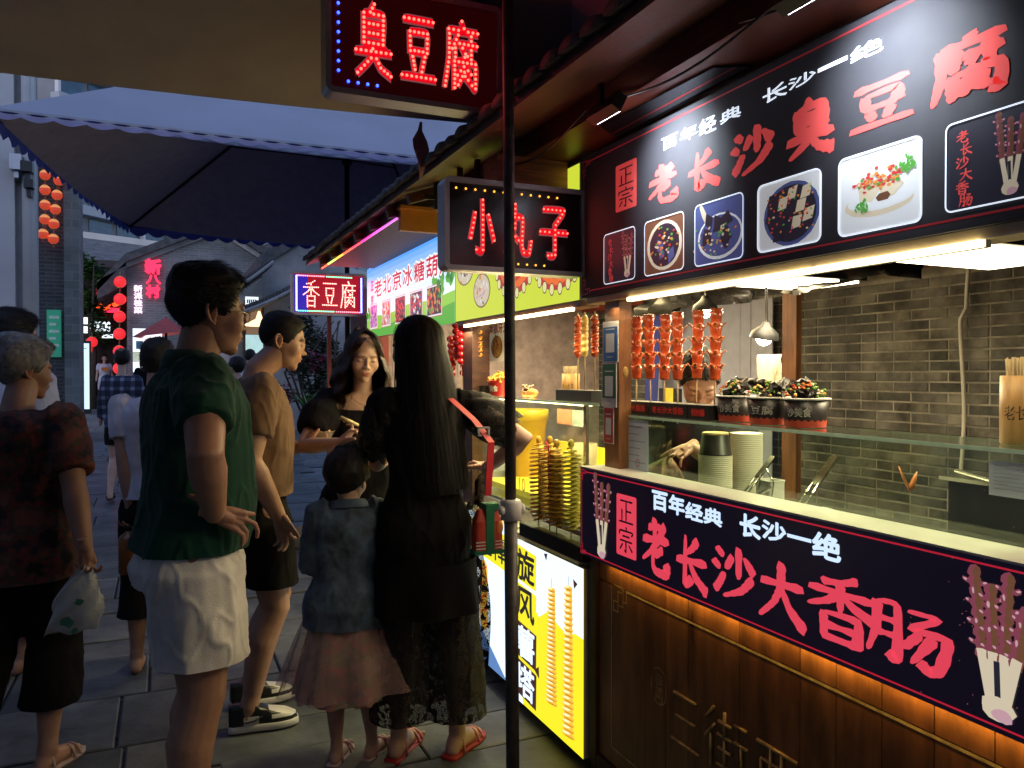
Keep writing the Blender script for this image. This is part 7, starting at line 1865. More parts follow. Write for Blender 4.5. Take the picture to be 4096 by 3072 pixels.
# 7 the person behind with the bottle
pos = G(157, 3.95)
c = person('person in a pale T-shirt with an amber bottle, hidden behind the man in green', pos, 14, 1.66, dict(
    skin=SK1, fem=.3, fat=1.0, arm=1.0, face={}, wrL=atD(130, 507, 3.85), hintL=(-.4,-1,0), handL=((0,.15,-.98), (.8,.4,0), (.1,.95,.2), dict(curl=(60,60,35)))))
short_hair(c, mid, M_hair, 11); shirt(c, cloth_mat('pale cotton', (.55,.52,.56)), .93, .62, .018, .005, 't_shirt', 1.46, seed=18); lower(c, M_blk, .30, 1.0, .03, .005, 'trousers', 19)
hw = c['Mw'] @ (c['arms']['L'][2]*c['S'])+Vector((0,0,-.08))
t = thing('amber_bottle', 'amber plastic bottle carried by its neck beside the man in green', 'bottle', hw)
mb = MB(); mb.sm = True; mb.lathe((0,0,-.25), [(.048,0),(.054,.006),(.054,.165),(.046,.185),(.022,.205),(.020,.215)], 22); mb.build('body', mat('amber plastic', (.34,.11,.02), rough=.12, trans=.25, var=.1), t)
mb = MB(); mb.sm = True; mb.lathe((0,0,-.036), [(.024,0),(.024,.03),(.012,.032),(.012,.045)], 18); mb.build('cap', M_black, t)
mb = MB(); Fb = Frame((0,0,0), (1,0,0), (0,0,1))
for a_, b_ in (((-.012,-.16),(-.004,-.155)), ((.004,-.15),(.004,-.175)), ((.012,-.15),(.02,-.15)), ((.02,-.15),(.02,-.168)), ((.006,-.19),(.006,-.21)), ((-.02,-.17),(-.014,-.168))): q_line(mb, Fb, [a_, b_], .003, .0475)
stuff(mb.build('print', mat('gold print', (.8,.6,.3), rough=.4, emit=.1), t))

# 8 the black haired man behind the elderly woman
pos = G(10, 3.95)
c = person('man with black hair and a white shirt, half hidden behind the elderly woman', pos, 38, 1.80, dict(skin=SK1, fat=1.15, face=dict(w=1), yaw=20, pitch=8, hi=True))
short_hair(c, short1, M_hair, 13); shirt(c, cloth_mat('white shirt cloth', (.62,.64,.72)), .93, 1.4, .03, .006, 'shirt', 1.465, seed=21, belly=.02); lower(c, M_blk, .2, 1.0, .03, .005, 'trousers', 22)

# people farther down the lane
def small(label, pos, az, H, top, bottom, hem=.93, low=.3, hair=None, style=None, walk=.0, skin=SK2, fem=1, sleeve=.6, extra=None, **k):
    c = person(label, pos, az, H, dict(skin=skin, fem=fem, hi=False, face=dict(fem=fem), J=dict(knR=(.10,.02+walk*.5,.49), anR=(.10,-.03+walk,.085), knL=(-.09,.02,.49), anL=(-.09,-.03-walk,.085+abs(walk)*.3)), **k))
    shirt(c, top, hem, sleeve, .02, .006, 'top', 1.46, seed=int(pos.x*10)); lower(c, bottom, low, 1.0, .03, .005, 'bottoms', 5)
    short_hair(c, style or mid, hair or M_hair, 5)
    for sd in 'RL': shoe(c, sd, 'sneaker' if low < .5 or extra else 'sandal', [M_sw, M_sw, M_sw] if extra else [M_sb, M_sb, M_sb])
    return c
M_plaid = pattern_mat('blue plaid flannel', 'plaid', [(.012,.018,.05),(.05,.065,.12),(.22,.26,.34)], 62)
c = small('woman in a blue plaid shirt and dark shorts walking away down the lane', G(122, 8.6), 10, 1.66, M_plaid, M_blk, .80, .66, walk=.16, sleeve=1.7)
mb = MB(); mb.sm = True; mb.ball(c['MH'] @ Vector((0,-.06,.10)), .045, 12, 8); finish(mb.mesh('bun', M_hairb), 'bun', mat('fair brown hair', (.20,.11,.05), rough=.5), c['t'])
c = small('far woman in a white T-shirt with an orange print and white shoes', G(104.5, 23.5), 170, 1.62, cloth_mat('white tee', (.62,.62,.72)), cloth_mat('pale skirt', (.5,.5,.6)), .78, .62, extra=1)
mb = MB(); mb.box((-.10,.150,1.14), (.10,.158,1.24)); mb.build('print', mat('orange print', (.75,.25,.04)), c['t'])
small('far person in a navy T-shirt standing beside the woman in white', G(113, 24.2), 175, 1.68, cloth_mat('navy tee', (.012,.015,.035)), M_blk, .9, .2, fem=0)
small('dark haired passer-by whose head shows beside the woman in plaid', G(145, 16), 200, 1.62, M_blk, M_blk)
small('man in a white shirt whose head shows between the two men at the front', G(250, 12.5), 15, 1.70, cloth_mat('white tee', (.6,.6,.7)), M_blk, fem=0)
small('dark haired woman whose head shows behind the shoulder of the man in brown', G(238, 9.5), 330, 1.58, cloth_mat('pink grey top', (.35,.25,.28)), M_blk, style=dict(mid, side=.03, top=.03, low=-.04))
# the seller behind the sausages
pos = Vector((2.04, 2.62, .02))
c = person('stall seller bending over the counter behind the sausage skewers', pos, 222, 1.60, dict(skin=SK3, fem=.3, fat=1.0, lean=.22, pitch=38, yaw=-12, hoff=(0,.0,-.05), face=dict(fem=.3, nose=.8),
    wrR=atD(668, 462, 2.98), hintR=(.6,-.4,-.8), handR=((-.2,.8,-.5), (0,-.4,-1), (-1,0,0), dict(curl=(25,35,25), s=.95)), wrL=atD(690, 447, 2.92), hintL=(-.8,-.2,-.5), handL=((.5,.8,-.3), (.2,-.4,-1), (1,0,.3), dict(curl=(30,40,25), s=.95))))
short_hair(c, dict(mid, low=.01), M_hair, 14); shirt(c, cloth_mat('dark work shirt', (.03,.032,.04)), .85, .7, .008, .005, 'work_shirt', 1.46, seed=31)
# ================================================================ food, tools and papers on the stalls
def c4(x, y): return (2300+x/1.2317)/4, (1100+y/1.2317)/4
def cg(x, y): return (2550+x/2.765)/4, (1700+y/2.765)/4
M_saus = mat('glazed red sausage', (.50,.075,.018), rough=.22, var=.3, scale=40, spec=.6)
M_sausd = mat('sausage cut edge', (.62,.16,.04), rough=.3, var=.25, scale=40)
M_bamboo = mat('bamboo', (.62,.46,.25), rough=.6); M_bamd = mat('brown bamboo tube', (.50,.29,.10), rough=.45, var=.25, scale=8, stretch=(6,6,1))
# trays and flower-cut sausages
ta, tb_ = onX(625, 400, 1.62).y, onX(720, 400, 1.62).y; L3 = (ta-tb_)/2.5
Ms_txt = mat('red tray print', (.50,.03,.02), rough=.5, emit=.12)
trays = [(ta, ta-L3, 'far black skewer tray with red lettering, beside the wooden post'), (ta-L3-.004, ta-2*L3, 'middle black skewer tray with red lettering'), (ta-2*L3-.004, ta-2.5*L3, 'short end of a black skewer tray beside the first tofu bowl')]
for a, b, lab in trays:
    t = thing('skewer_tray', lab, 'tray', (1.62, (a+b)/2, 1.351), 0, 'black trays holding the sausage skewers'); h = (a-b)/2
    mb = MB(); mb.box((-.045, -h, 0), (.045, h, .046)); mb.box((-.043, -h+.002, .046), (.043, h-.002, .048)); mb.build('box', M_black, t)
    Fx = Frame((-.0455, h, 0), (0,-1,0), (0,0,1)); mb = MB(); n = 6 if h > .05 else 3; 
    text_in(mb, Fx, '老长沙大香肠'[:n], .02, .012, 2*h-.02, .036, 0, .02); mb.build('lettering', Ms_txt, t)
def skewer_proto(h, r):
    t = thing('sausage_skewer', '', 'sausage skewer', (0,0,0)); rg = random.Random(int(h*1000))
    mb = MB(); mb.sm = True; prof = []; n = 5
    prof = [(r*.55, -.002), (r*.80, .002)]
    for i in range(n):
        z0 = h*i/n; z1 = h*(i+1)/n
        prof += [(r*.80, z0+.004), (r*.86, (z0+z1)/2), (r*1.12, z1-.003), (r*.84, z1)]
    prof += [(r*1.12, h+.006), (r*.9, h+.007), (r*.5, h+.001)]
    mb.lathe((0,0,0), prof, 16); mb.build('sausage', M_saus, t)
    me_mb = MB(); me_mb.sm = True
    for i in range(1, n):
        z = h*i/n
        for k in range(5):
            a = k*1.257+i*.6+rg.uniform(-.15,.15); ca, sa = math.cos(a), math.sin(a); tt = Vector((-sa, ca, 0)); o_ = Vector((ca, sa, 0))
            ring = []
            for d_, zz, w_ in ((.75, -.012, .009), (1.15, -.003, .0088), (1.5, .005, .0065), (1.72, .003, .0025)):
                c_ = o_*r*d_+Vector((0,0,z+zz)); ring.append([c_-tt*w_, c_+o_*.001-Vector((0,0,.0022)), c_+tt*w_, c_+Vector((0,0,.0022))])
            me_mb.rings(ring)
    stuff(me_mb.build('cut_petals', M_sausd, t))
    mb = MB(); mb.sm = True; mb.tube([(0,0,-.14), (0,0,h*.5)], .0024, 6); mb.build('stick', M_bamboo, t); return t
sx = [(303,215,510), (370,205,510), (440,205,515), (505,195,515), (600,185,510), (690,175,515)]
names = ['leftmost flower-cut sausage skewer, against the wooden post', 'second flower-cut sausage skewer from the wooden post', 'third flower-cut sausage skewer from the wooden post', 'fourth flower-cut sausage skewer from the post, before the seller', 'fifth flower-cut sausage skewer, crossing the seller\'s face', 'rightmost and tallest flower-cut sausage skewer, near the black tofu bowls']
pro = skewer_proto(.205, .0185)
for i, (x, y0, y1) in enumerate(sx):
    u, v1 = c4(x, y1); _, v0 = c4(x, y0); p = onX(u, v1, 1.615+.006*(i % 3)); q = onX(u, v0, 1.62)
    o = pro if i == 0 else copy_tree(pro)
    o.location = (p.x, p.y, max(p.z, 1.40+.075)); o.rotation_euler = (rnd.uniform(-.03,.03), rnd.uniform(-.03,.03), i*1.1); o['label'] = names[i]; o['group'] = 'flower-cut sausages on sticks on the near counter'
    hh = (q.z-p.z)/.205; o.scale = (1.08, 1.08, hh)
# bowls of black tofu
M_cup = mat('black printed paper', (.016,.013,.013), rough=.4); M_cupr = mat('red wave print', (.50,.06,.03), rough=.45); M_rim = mat('white paper rim', (.75,.72,.66), rough=.5)
M_tofu = mat('black fried tofu', (.018,.014,.012), rough=.28, var=.5, scale=60, bump=.8, bscale=90); M_tofg = mat('grey tofu crumb', (.20,.17,.16), rough=.5)
tops = [mat('chopped chilli', (.62,.08,.02), rough=.3), mat('pickled radish', (.80,.42,.05), rough=.3), mat('coriander', (.14,.34,.04), rough=.5), mat('pale garlic', (.78,.62,.36), rough=.4)]
def tofu_bowl(pos, r, lab, txt, seed):
    rg = random.Random(seed); t = thing('tofu_bowl', lab, 'bowl', pos, 0, 'paper bowls of black tofu on the glass shelf')
    mb = MB(); mb.sm = True; mb.mat(0); h = .078; k = .80
    mb.lathe((0,0,0), [(r*k*.96,.002),(r*k,.0),(r*(k+.045),.019),(r*(.97),h)], 32); mb.build('bowl', M_cup, t)
    mb = MB(); mb.sm = True; mb.lathe((0,0,0), [(r*.975,h-.002),(r*1.02,h),(r*1.025,h+.003),(r*.985,h+.004),(r*.93,h-.004)], 32, caps=False); mb.build('rim', M_rim, t)
    mb = MB()
    for i in range(40):
        a0, a1 = 2*math.pi*i/40, 2*math.pi*(i+1)/40; f = lambda a, z: Vector((math.cos(a)*(r*(k+.045*z/.019 if z < .019 else k+.045+(z-.019)/(h-.019)*(.97-k-.045))+.0008), math.sin(a)*(r*(k+.045*z/.019 if z < .019 else k+.045+(z-.019)/(h-.019)*(.97-k-.045))+.0008), z))
        z_ = .017+.006*abs(math.sin(10*a0)); z2 = .017+.006*abs(math.sin(10*a1)); mb.poly([f(a0,.001), f(a1,.001), f(a1,z2), f(a0,z_)])
    mb.build('wave_band', M_cupr, t)
    # print facing the lane, wrapped on the wall
    mb = MB(); F0 = Frame((0,0,0), (1,0,0), (0,1,0)); text_in(mb, F0, txt, -.034, .030, .034, .056, 0, .02)
    for i, v in enumerate(mb.v):
        x, y, _ = v; a = math.pi+math.radians(28)+x/r/.9; rr_ = r*(k+.045+(y-.019)/(h-.019)*(.97-k-.045))+.0012; mb.v[i] = (rr_*math.cos(a), rr_*math.sin(a), y)
    mb.build('lettering', mat('silver print', (.55,.52,.48), rough=.4), t)
    for i in range(6):
        a = rg.uniform(0,6.3); d = rg.uniform(.15,.62)*r; mb = MB(); Mr = Matrix.Rotation(a, 4, 'Z') @ Matrix.Rotation(rg.uniform(.3,1.1), 4, 'X') @ Matrix.Rotation(rg.uniform(-.5,.5), 4, 'Y')
        s = rg.uniform(.024,.032); k0 = len(mb.v); G_ = 4
        mb.box((-s,-s*.8,-.008), (s,s*.8,.008)); bm = bmesh.new(); me = mb.mesh('x', M_tofu); bm.from_mesh(me); bmesh.ops.subdivide_edges(bm, edges=bm.edges[:], cuts=3, use_grid_fill=True)
        for v in bm.verts: v.co += Vector((noise.noise(v.co*90+Vector((seed+i,0,0))), noise.noise(v.co*90+Vector((0,seed,i))), noise.noise(v.co*80)))*.006
        bm.to_mesh(me); bm.free(); me.transform(Mr); o = inst(me, 'tofu_piece', t, (d*math.cos(a), d*math.sin(a), h+.012+.012*(i % 3)))
    mb = MB()
    mats_ = MB(); mb.sm = True
    for i in range(95):
        a = rg.uniform(0,6.3); d = rg.uniform(0,.95)*r; z = h+.038*(1-(d/r)**2)+rg.uniform(.0,.012); mb.mat(rg.choice([0,1,1,2,2,3,0]))
        mb.ball((d*math.cos(a), d*math.sin(a), z), (rg.uniform(.003,.0065), rg.uniform(.003,.0065), rg.uniform(.002,.005)), 6, 4)
    stuff(mb.build('toppings', tops, t)); return t
for i, (x, r, lab, txt) in enumerate(((790,.062,'farthest black paper bowl of black tofu, next to the skewer tray','沙美食'), (952,.064,'middle black paper bowl of black tofu','豆腐'), (1135,.067,'nearest black paper bowl of black tofu with coriander and radish','沙美食'))):
    u, v = c4(x, 740); p = onX(u, 384, 1.645-.01*(i == 1)); tofu_bowl((p.x, p.y, 1.351), r, lab, txt, 5+i)
# licence, papers
def sheet(name, lab, cat, X, box, col, lines=8, seal=False, dx=.0012):
    u0, v0 = box[0]; u1, v1 = box[1]; a, b = onX(u0, v0, X), onX(u1, v1, X); zt = onX((u0+u1)/2, v0, X).z; zb = onX((u0+u1)/2, v1, X).z
    t = thing(name, lab, cat, (X, (a.y+b.y)/2, (zt+zb)/2)); w, h = a.y-b.y, zt-zb
    mb = MB(); mb.box((0, -w/2, -h/2), (dx, w/2, h/2)); mb.build('sheet', col, t)
    F_ = Frame((-.0006, w/2, -h/2), (0,-1,0), (0,0,1)); mb = MB(); rg = random.Random(int(u0))
    for i in range(lines):
        y = h*(.86-.66*i/max(1, lines-1)); x0 = w*.10; x1 = w*(.55+.35*rg.random()) if i else w*.8
        q_rect(mb, F_, x0, y, x1, y+h*.016*(2 if i == 0 else 1), 0)
    if lines: stuff(mb.build('print', mat('grey blue print', (.25,.28,.36), rough=.7), t))
    if seal: mb = MB(); q_ring(mb, F_, [(w*.62+.014*math.cos(q*.5), h*.2+.014*math.sin(q*.5)) for q in range(12)], [(w*.62+.011*math.cos(q*.5), h*.2+.011*math.sin(q*.5)) for q in range(12)], 0); mb.build('red_stamp', mat('red stamp', (.65,.12,.12)), t)
    return t
M_blp = mat('pale blue paper', (.50,.60,.70), rough=.6, var=.05)
sheet('licence_paper', 'pale blue licence sheet taped inside the glass beside the post', 'paper', 1.541, (c4(232,715), c4(360,975)), M_blp, 6, True)
sheet('licence_card', 'pale printed card behind the glass at the right edge of the photo', 'paper', 1.5425, (c4(2040,925), c4(2290,1100)), M_blp, 7)
# payment cards on the post (their square codes are left blank)
XC = 1.492
for nm, bx_, col, lab in (('card', (c4(137,228), c4(212,430)), mat('blue card', (.03,.16,.50), rough=.35), 'blue payment card with a blank white square, topmost on the wooden post'), ('card', (c4(133,432), c4(204,650)), mat('green card', (.02,.17,.07), rough=.35), 'green payment card with a blank white square, in the middle of the post'), ('card', (c4(142,650), c4(190,830)), mat('red card', (.55,.04,.04), rough=.35), 'narrow red payment card with a blank white square, lowest on the post')):
    (u0, v0), (u1, v1) = bx_; a, b = onX(u0, v0, XC), onX(u1, v1, XC); zt, zb = onX((u0+u1)/2, v0, XC).z, onX((u0+u1)/2, v1, XC).z
    t = thing('payment_card', lab, 'card', (XC, (a.y+b.y)/2, (zt+zb)/2), 0, 'payment cards on the post'); w, h = a.y-b.y, zt-zb
    F_ = Frame((-.0005, w/2, -h/2), (0,-1,0), (0,0,1)); mb = MB(); mb.box((0,-w/2,-h/2), (.002,w/2,h/2)); mb.build('card_back', M_white, t)
    mb = MB(); q_rrect(mb, F_, w*.04, h*(.02 if 'blue' in lab or 'red' in lab else .2), w*.96, h*(.86 if 'blue' in lab else .97), .004, .0003); mb.build('colour_field', col, t)
    mb = MB(); q_rrect(mb, F_, w*.22, h*.24, w*.78, h*.70, .003, .0007); mb.build('blank_panel', M_paper, t)
    mb = MB(); q_rect(mb, F_, w*.2, h*.79, w*.8, h*.82, .0007); q_rect(mb, F_, w*.3, h*.12, w*.7, h*.14, .0007); stuff(mb.build('print', mat('pale card print', (.6,.65,.7)), t))
# cup stacks, black bowl on top
def cup_stack(pos, r, z0, z1, lab):
    t = thing('cup_stack', lab, 'cups', (pos[0], pos[1], z0), 0, 'stacks of white paper bowls on the near counter'); mb = MB(); mb.sm = True; n = int((z1-z0)/.0068); prof = [(r*.7, .0)]
    for i in range(n): z = i*(z1-z0)/n; prof += [(r*.93, z), (r, z+.0022), (r, z+.0046), (r*.93, z+.0058)]
    mb.lathe((0,0,0), prof, 26); stuff(mb.build('cups', mat('cream paper', (.72,.68,.56), rough=.5, var=.04), t)); return t
pA_ = onX(715.5, 400, 1.80); cup_stack(pA_, .060, 1.013, 1.212, 'left stack of cream paper bowls under an upturned black bowl')
pB_ = onX(746.5, 400, 1.95); cup_stack(pB_, .058, 1.013, 1.285, 'right taller stack of cream paper bowls behind the first')
t = thing('paper_bowl', 'upturned black paper bowl capping the left stack of cream bowls', 'bowl', (pA_.x, pA_.y, 1.213)); mb = MB(); mb.sm = True; mb.lathe((0,0,0), [(.060,0),(.057,.003),(.047,.072),(.045,.076),(.042,.074),(.040,.070)], 26); mb.build('bowl', M_cup, t)
mb = MB(); mb.sm = True; mb.lathe((0,0,0), [(.0475,.070),(.0465,.0775),(.043,.079),(.041,.076)], 26); mb.build('foot', mat('gold cardboard', (.60,.45,.2), rough=.5), t)
def tongs(a, b, wid, lab, bright):
    a, b = Vector(a), Vector(b); t = thing('tongs', lab, 'tongs', a); d = (b-a); n = d.normalized(); s = Vector((0,-1,0))*wid
    M_ = mat('polished steel', (.85,.82,.75), rough=.12, metal=1, var=0) if bright else mat('dark steel', (.25,.24,.20), rough=.25, metal=1)
    for sg in (-1, 1): mb = MB(); mb.sm = True; mb.tube([s*sg, d*.42+s*sg*.9], .0035, 6); mb.build('arm', M_, t)
    mb = MB(); sd = s*1.15; up = n.cross(sd).normalized()*.003; mb.rings([[d*q-sd*w_-up, d*q+sd*w_-up, d*q+sd*w_+up, d*q-sd*w_+up] for q, w_ in ((.42,.9),(.45,1.05),(.97,.95),(1,.6))]); mb.build('handle', M_, t); return t
tongs(onX(*cg(1190,760), 1.72), onX(*cg(1500,350), 1.86), .010, 'dark steel tongs leaning in front of the cup stacks', False)
tongs(onX(*cg(1810,880), 1.72), onX(*cg(2190,340), 1.86), .013, 'bright polished tongs shining on the near counter', True)
a, b = onX(*cg(1385,590), 1.82), onX(*cg(1550,840), 1.82); t = thing('white_container', 'small cream plastic container beside the dark tongs', 'container', (1.82, (a.y+b.y)/2, 1.0)); w = (a.y-b.y)/2
mb = MB(); mb.rings([[Vector((x*w*s_, y*w*s_, z)) for x, y in rr_pts(-1,-1,1,1,.3,3)] for s_, z in ((.85,.012),(1,.02),(1,a.z-1.01),(1.06,a.z-1.0),(.9,a.z-1.0),(.85,.03))]); mb.build('tub', M_cream, t)
mb = MB(); mb.sm = True; mb.tube([(-w, w*.5, .12), (-w*1.2, 0, .17), (-w, -w*.6, .19), (-w*.8, -w*1.3, .15), (-w, -w*1.2, .08)], .003, 6); mb.build('wire_hook', M_steel, t)
t = thing('steel_lid', 'short polished steel bar lying bright below the dark tongs', 'utensil', onX(*cg(1320,775), 1.70)); d = onX(*cg(1480,690), 1.74)-onX(*cg(1320,775), 1.70); mb = MB(); mb.tube([(0,0,0), d], .006, 8); mb.build('bar', mat('polished steel', (.85,.82,.75)), t)
# bamboo tube at the right
def stick_tube(pos, r, z, hs, n, lab, txt, seed):
    t = thing('stick_holder', lab, 'stick holder', pos); rg = random.Random(seed)
    mb = MB(); mb.sm = True; mb.lathe((0,0,0), [(r*.97,0),(r,.003),(r*1.01,z*.5),(r,z),(r*.86,z),(r*.84,z*.9),(r*.8,.01)], 26); mb.build('tube', M_bamd, t)
    mb = MB()
    for i in range(n): a = rg.uniform(0,6.3); d = r*.78*math.sqrt(rg.random()); x, y = d*math.cos(a), d*math.sin(a); mb.tube([(x*.8, y*.8, z*.3), (x*1.06, y*1.06, z+hs*rg.uniform(.8,1))], .0016, 5)
    stuff(mb.build('sticks', mat('pale sticks', (.78,.66,.42), rough=.6, var=.2), t))
    mb = MB(); F0 = Frame((0,0,0), (1,0,0), (0,1,0)); text_in(mb, F0, txt, -r*.75, z*.36, r*.9, z*.36+.03, 0, .0)
    for i, v in enumerate(mb.v): x, y, _ = v; a = math.pi+.45+x/r; mb.v[i] = ((r*1.012)*math.cos(a), (r*1.012)*math.sin(a), y)
    mb.build('lettering', M_black, t); return t
p = onX(1024, 400, 1.66); stick_tube((p.x, p.y, 1.351), .044, .145, .040, 90, 'bamboo tube full of thin sticks at the right edge of the photo', '老长沙', 3)
# lamps and hood inside the near stall
def heat_lamp(p, r, lab, tilt):
    t = thing('heat_lamp', lab, 'lamp', p, 0, 'bulbs over the near counter'); Mr = Matrix.Rotation(tilt, 4, 'X')
    mb = MB(); mb.sm = True; mb.ball((0,0,0), r, 16, 10); mb.build('bulb', M_bulb, t)
    mb = MB(); mb.sm = True; mb.rings([[Mr @ Vector((q*math.cos(a), q*math.sin(a), z)) for a in [2*math.pi*j/22 for j in range(22)]] for q, z in ((r*1.9,.0),(r*1.7,r*.8),(r*.7,r*1.6),(r*.4,r*2.2))], caps=False); mb.build('shade', M_dark, t)
    mb = MB(); mb.sm = True; mb.tube([Mr @ Vector((0,0,r*2)), (0,0,2.29-p[2])], .005, 6); mb.build('cord', M_black, t)
    lamp('bulb_glow', 'POINT', (0,0,-r*.9-.012), 5.0, (1,.80,.50), .03, parent=t)
heat_lamp(onX(705, 311, 2.15), .030, 'round glowing bulb above the two tallest sausage skewers', 0)
p2 = onX(764, 338, 2.15); heat_lamp(p2, .030, 'glowing lamp with a tilted shade above the tofu bowls', .25)
mb = MB(); mb.sm = True; rings = []
for i in range(12):
    q = i/11; rings.append([Vector((.035*math.cos(a)*(1+.2*math.sin(3*a)), .055*math.sin(a)*(1-.3*q)+.008*math.sin(5*a+q*6), -.03-.16*q)) for a in [2*math.pi*j/24 for j in range(24)]])
mb.rings(rings); o = mb.build('hanging_bag', mat('translucent wrap', (.70,.68,.50), rough=.25, alpha=.45, var=.3, scale=10), None, p2+Vector((.03,0,-.035))); tag(o, 'thin translucent plastic wrap dangling below the tilted lamp', 'plastic wrap')
t = thing('smoke_hood', 'crumpled glossy black hood over the cooking place, behind the sausages', 'hood', (2.55, 3.0, 1.8)); mb = MB(); mb.sm = True
grid = []
for i in range(40):
    row_ = []
    for j in range(14):
        y = 3.55-i*.042; z = 2.30-.034*j-.05*abs(math.sin(i*.23+1)); x = 2.32+.10*math.sin(i*.35)+.03*noise.noise(Vector((i*.7, j*.6, 1)))*3
        row_.append((x, y, z))
    grid.append(row_)
k = len(mb.v)
for g_ in grid: mb.v += g_
for i in range(39):
    for j in range(13): mb.face((k+i*14+j, k+(i+1)*14+j, k+(i+1)*14+j+1, k+i*14+j+1))
wb(mb, 'foil_skirt', mat('glossy black foil', (.012,.011,.010), rough=.28, metal=.2, var=.2, bump=.25, bscale=25), t)
mb = MB(); mb.poly([onX(u, v, 3.35) for u, v in ((668,296),(683,296),(660,335),(657,402),(645,402),(646,332))]); mb.poly([onX(u, v, 3.351)+Vector((.004,0,0)) for u, v in ((668,296),(683,296),(660,335),(657,402),(645,402),(646,332))][::-1]); o = mb.build('blue_drape', mat('navy cloth strip', (.03,.04,.22), rough=.7)); tag(o, 'dark blue cloth strip hanging diagonally behind the left sausages', 'cloth')
t = thing('notice', 'yellow and black notice standing behind the sausage sticks', 'notice', onX(670, 398, 2.9)); mb = MB(); mb.mat(0); mb.box((0,-.11,-.06), (.01,.12,.06)); mb.mat(1); mb.box((-.003,-.035,-.065), (-.0005,.045,.062)); mb.build('board', [M_black, mat('yellow panel', (.75,.50,.04), rough=.5)], t)
mb = MB(); text_in(mb, Frame((-.004,.035,0), (0,-1,0), (0,0,1)), '日本', .0, .02, .06, .05, 0, .02); 
# orange leaf-shaped cracker hung behind the glass
p = onX((2300+1650/1.2317)/4, (1100+1005/1.2317)/4, 2.1); t = thing('dried_leaf', 'small orange brown leaf shape behind the glass of the near counter', 'leaf', p); mb = MB(); mb.sm = True
for ang, L_, w_ in ((.5, .085, .018), (-.35, .07, .026)):
    mb.rings([[Vector((dx*.4, math.sin(ang)*L_*q+dx, math.cos(ang)*L_*q-.04)) for dx in (-w, 0, w)]+[Vector((.004, math.sin(ang)*L_*q, math.cos(ang)*L_*q-.04))] for q, w in ((0,.002),(.3,w_*.6),(.6,w_*.5),(1,.003))])
mb.build('blade', mat('orange brown', (.40,.13,.03), rough=.5, var=.3), t)
t = thing('fryer', 'dark steel fryer standing on the rear counter behind the glass', 'fryer', (2.3, 1.35, .8)); mb = MB(); mb.box((0,-.28,0), (.42,.36,.36)); mb.build('body', M_dark, t)
mb = MB(); mb.box((-.02,-.30,.36), (.44,.38,.372)); mb.build('rim', M_steel, t); mb = MB(); mb.tube([(-.05,.30,.40), (-.05,-.1,.34)], .006, 6); mb.build('handle', M_steel, t)

# ---------------------------------------------------------------- second stall
def onS(X, x, y): return onX(*c6(x, y), X)
# three sausages on a black tray, stick tube
a, b = onS(1.60,1065,800), onS(1.60,1365,800); t = thing('skewer_tray', 'plain black tray on the glass shelf of the second stall, left of the cards', 'tray', (1.60, (a.y+b.y)/2, 1.3855)); h = (a.y-b.y)/2; mb = MB(); mb.box((-.05,-h,0), (.05,h,.045)); mb.box((-.047,-h+.003,.045), (.047,h-.003,.047)); mb.build('box', M_black, t)
def spiral_sausage(pos, r, hh, m, lab, seed, grp, m2=None, stick=.16):
    t = thing('spiral_sausage', lab, 'sausage skewer', pos, seed, grp); mb = MB(); mb.sm = True; rings = []; n = 40
    for i in range(n+1):
        q = i/n; z = hh*q; base = r*min(1, max(.01, math.sin(math.pi*(.02+.96*q))*3.2))**.5
        rings.append([Vector((base*(1-.16*max(0, math.cos(a-q*38)))*math.cos(a)+.002*math.sin(q*38), base*(1-.16*max(0, math.cos(a-q*38)))*math.sin(a), z)) for a in [2*math.pi*j/16 for j in range(16)]])
    mb.rings(rings); mb.build('sausage', m, t)
    if m2:
        mb = MB(); mb.sm = True; mb.tube([Vector((r*1.06*math.cos(q*.9), r*1.06*math.sin(q*.9), hh*(.08+.84*q/44))) for q in range(45)], r*.16, 6); mb.build('cut_edge', m2, t)
    mb = MB(); mb.sm = True; mb.tube([(0,0,-stick), (0,0,hh*.4), (0,0,hh+.012)], .0022, 6); mb.build('stick', M_bamboo, t); return t
M_ys = mat('yellow sausage', (.80,.58,.16), rough=.3, var=.15); M_os = mat('orange cut edge', (.75,.22,.03), rough=.3)
for i, (x, y0, y1, m, m2, lab) in enumerate(((1165,130,480,M_saus,M_sausd,'red spiral-cut sausage, left of three beside the stick tube'), (1222,125,470,M_ys,None,'pale yellow sausage between two red ones'), (1305,120,475,M_saus,M_sausd,'red spiral-cut sausage, right of three and nearest the cards'))):
    p, q = onS(1.60, x, y1), onS(1.60, x, y0); spiral_sausage(p, .0155, q.z-p.z, m, lab, i*1.3, 'three sausages on the second stall', m2, p.z-1.43)
p = onS(1.66, 1105, 820); stick_tube((p.x, p.y, 1.3855), .040, .115, .035, 80, 'bamboo tube of thin sticks on the second stall beside three sausages', '章鱼小丸子', 5)
p, q = onS(1.55, 350, 510), onS(1.55, 325, 232); spiral_sausage(p, .020, q.z-p.z, mat('bright yellow potato sausage', (.85,.55,.04), rough=.35), 'bright yellow spiral sausage beside the hanging poster', .4, None, M_os, .13)
t = thing('skewer_tray', 'black tray holding the yellow spiral sausage on the second stall', 'tray', (1.59, p.y, 1.3855)); mb = MB(); mb.box((-.05,-.07,0), (.05,.10,.05)); mb.box((-.047,-.067,.05), (.047,.097,.052)); mb.build('box', M_black, t)
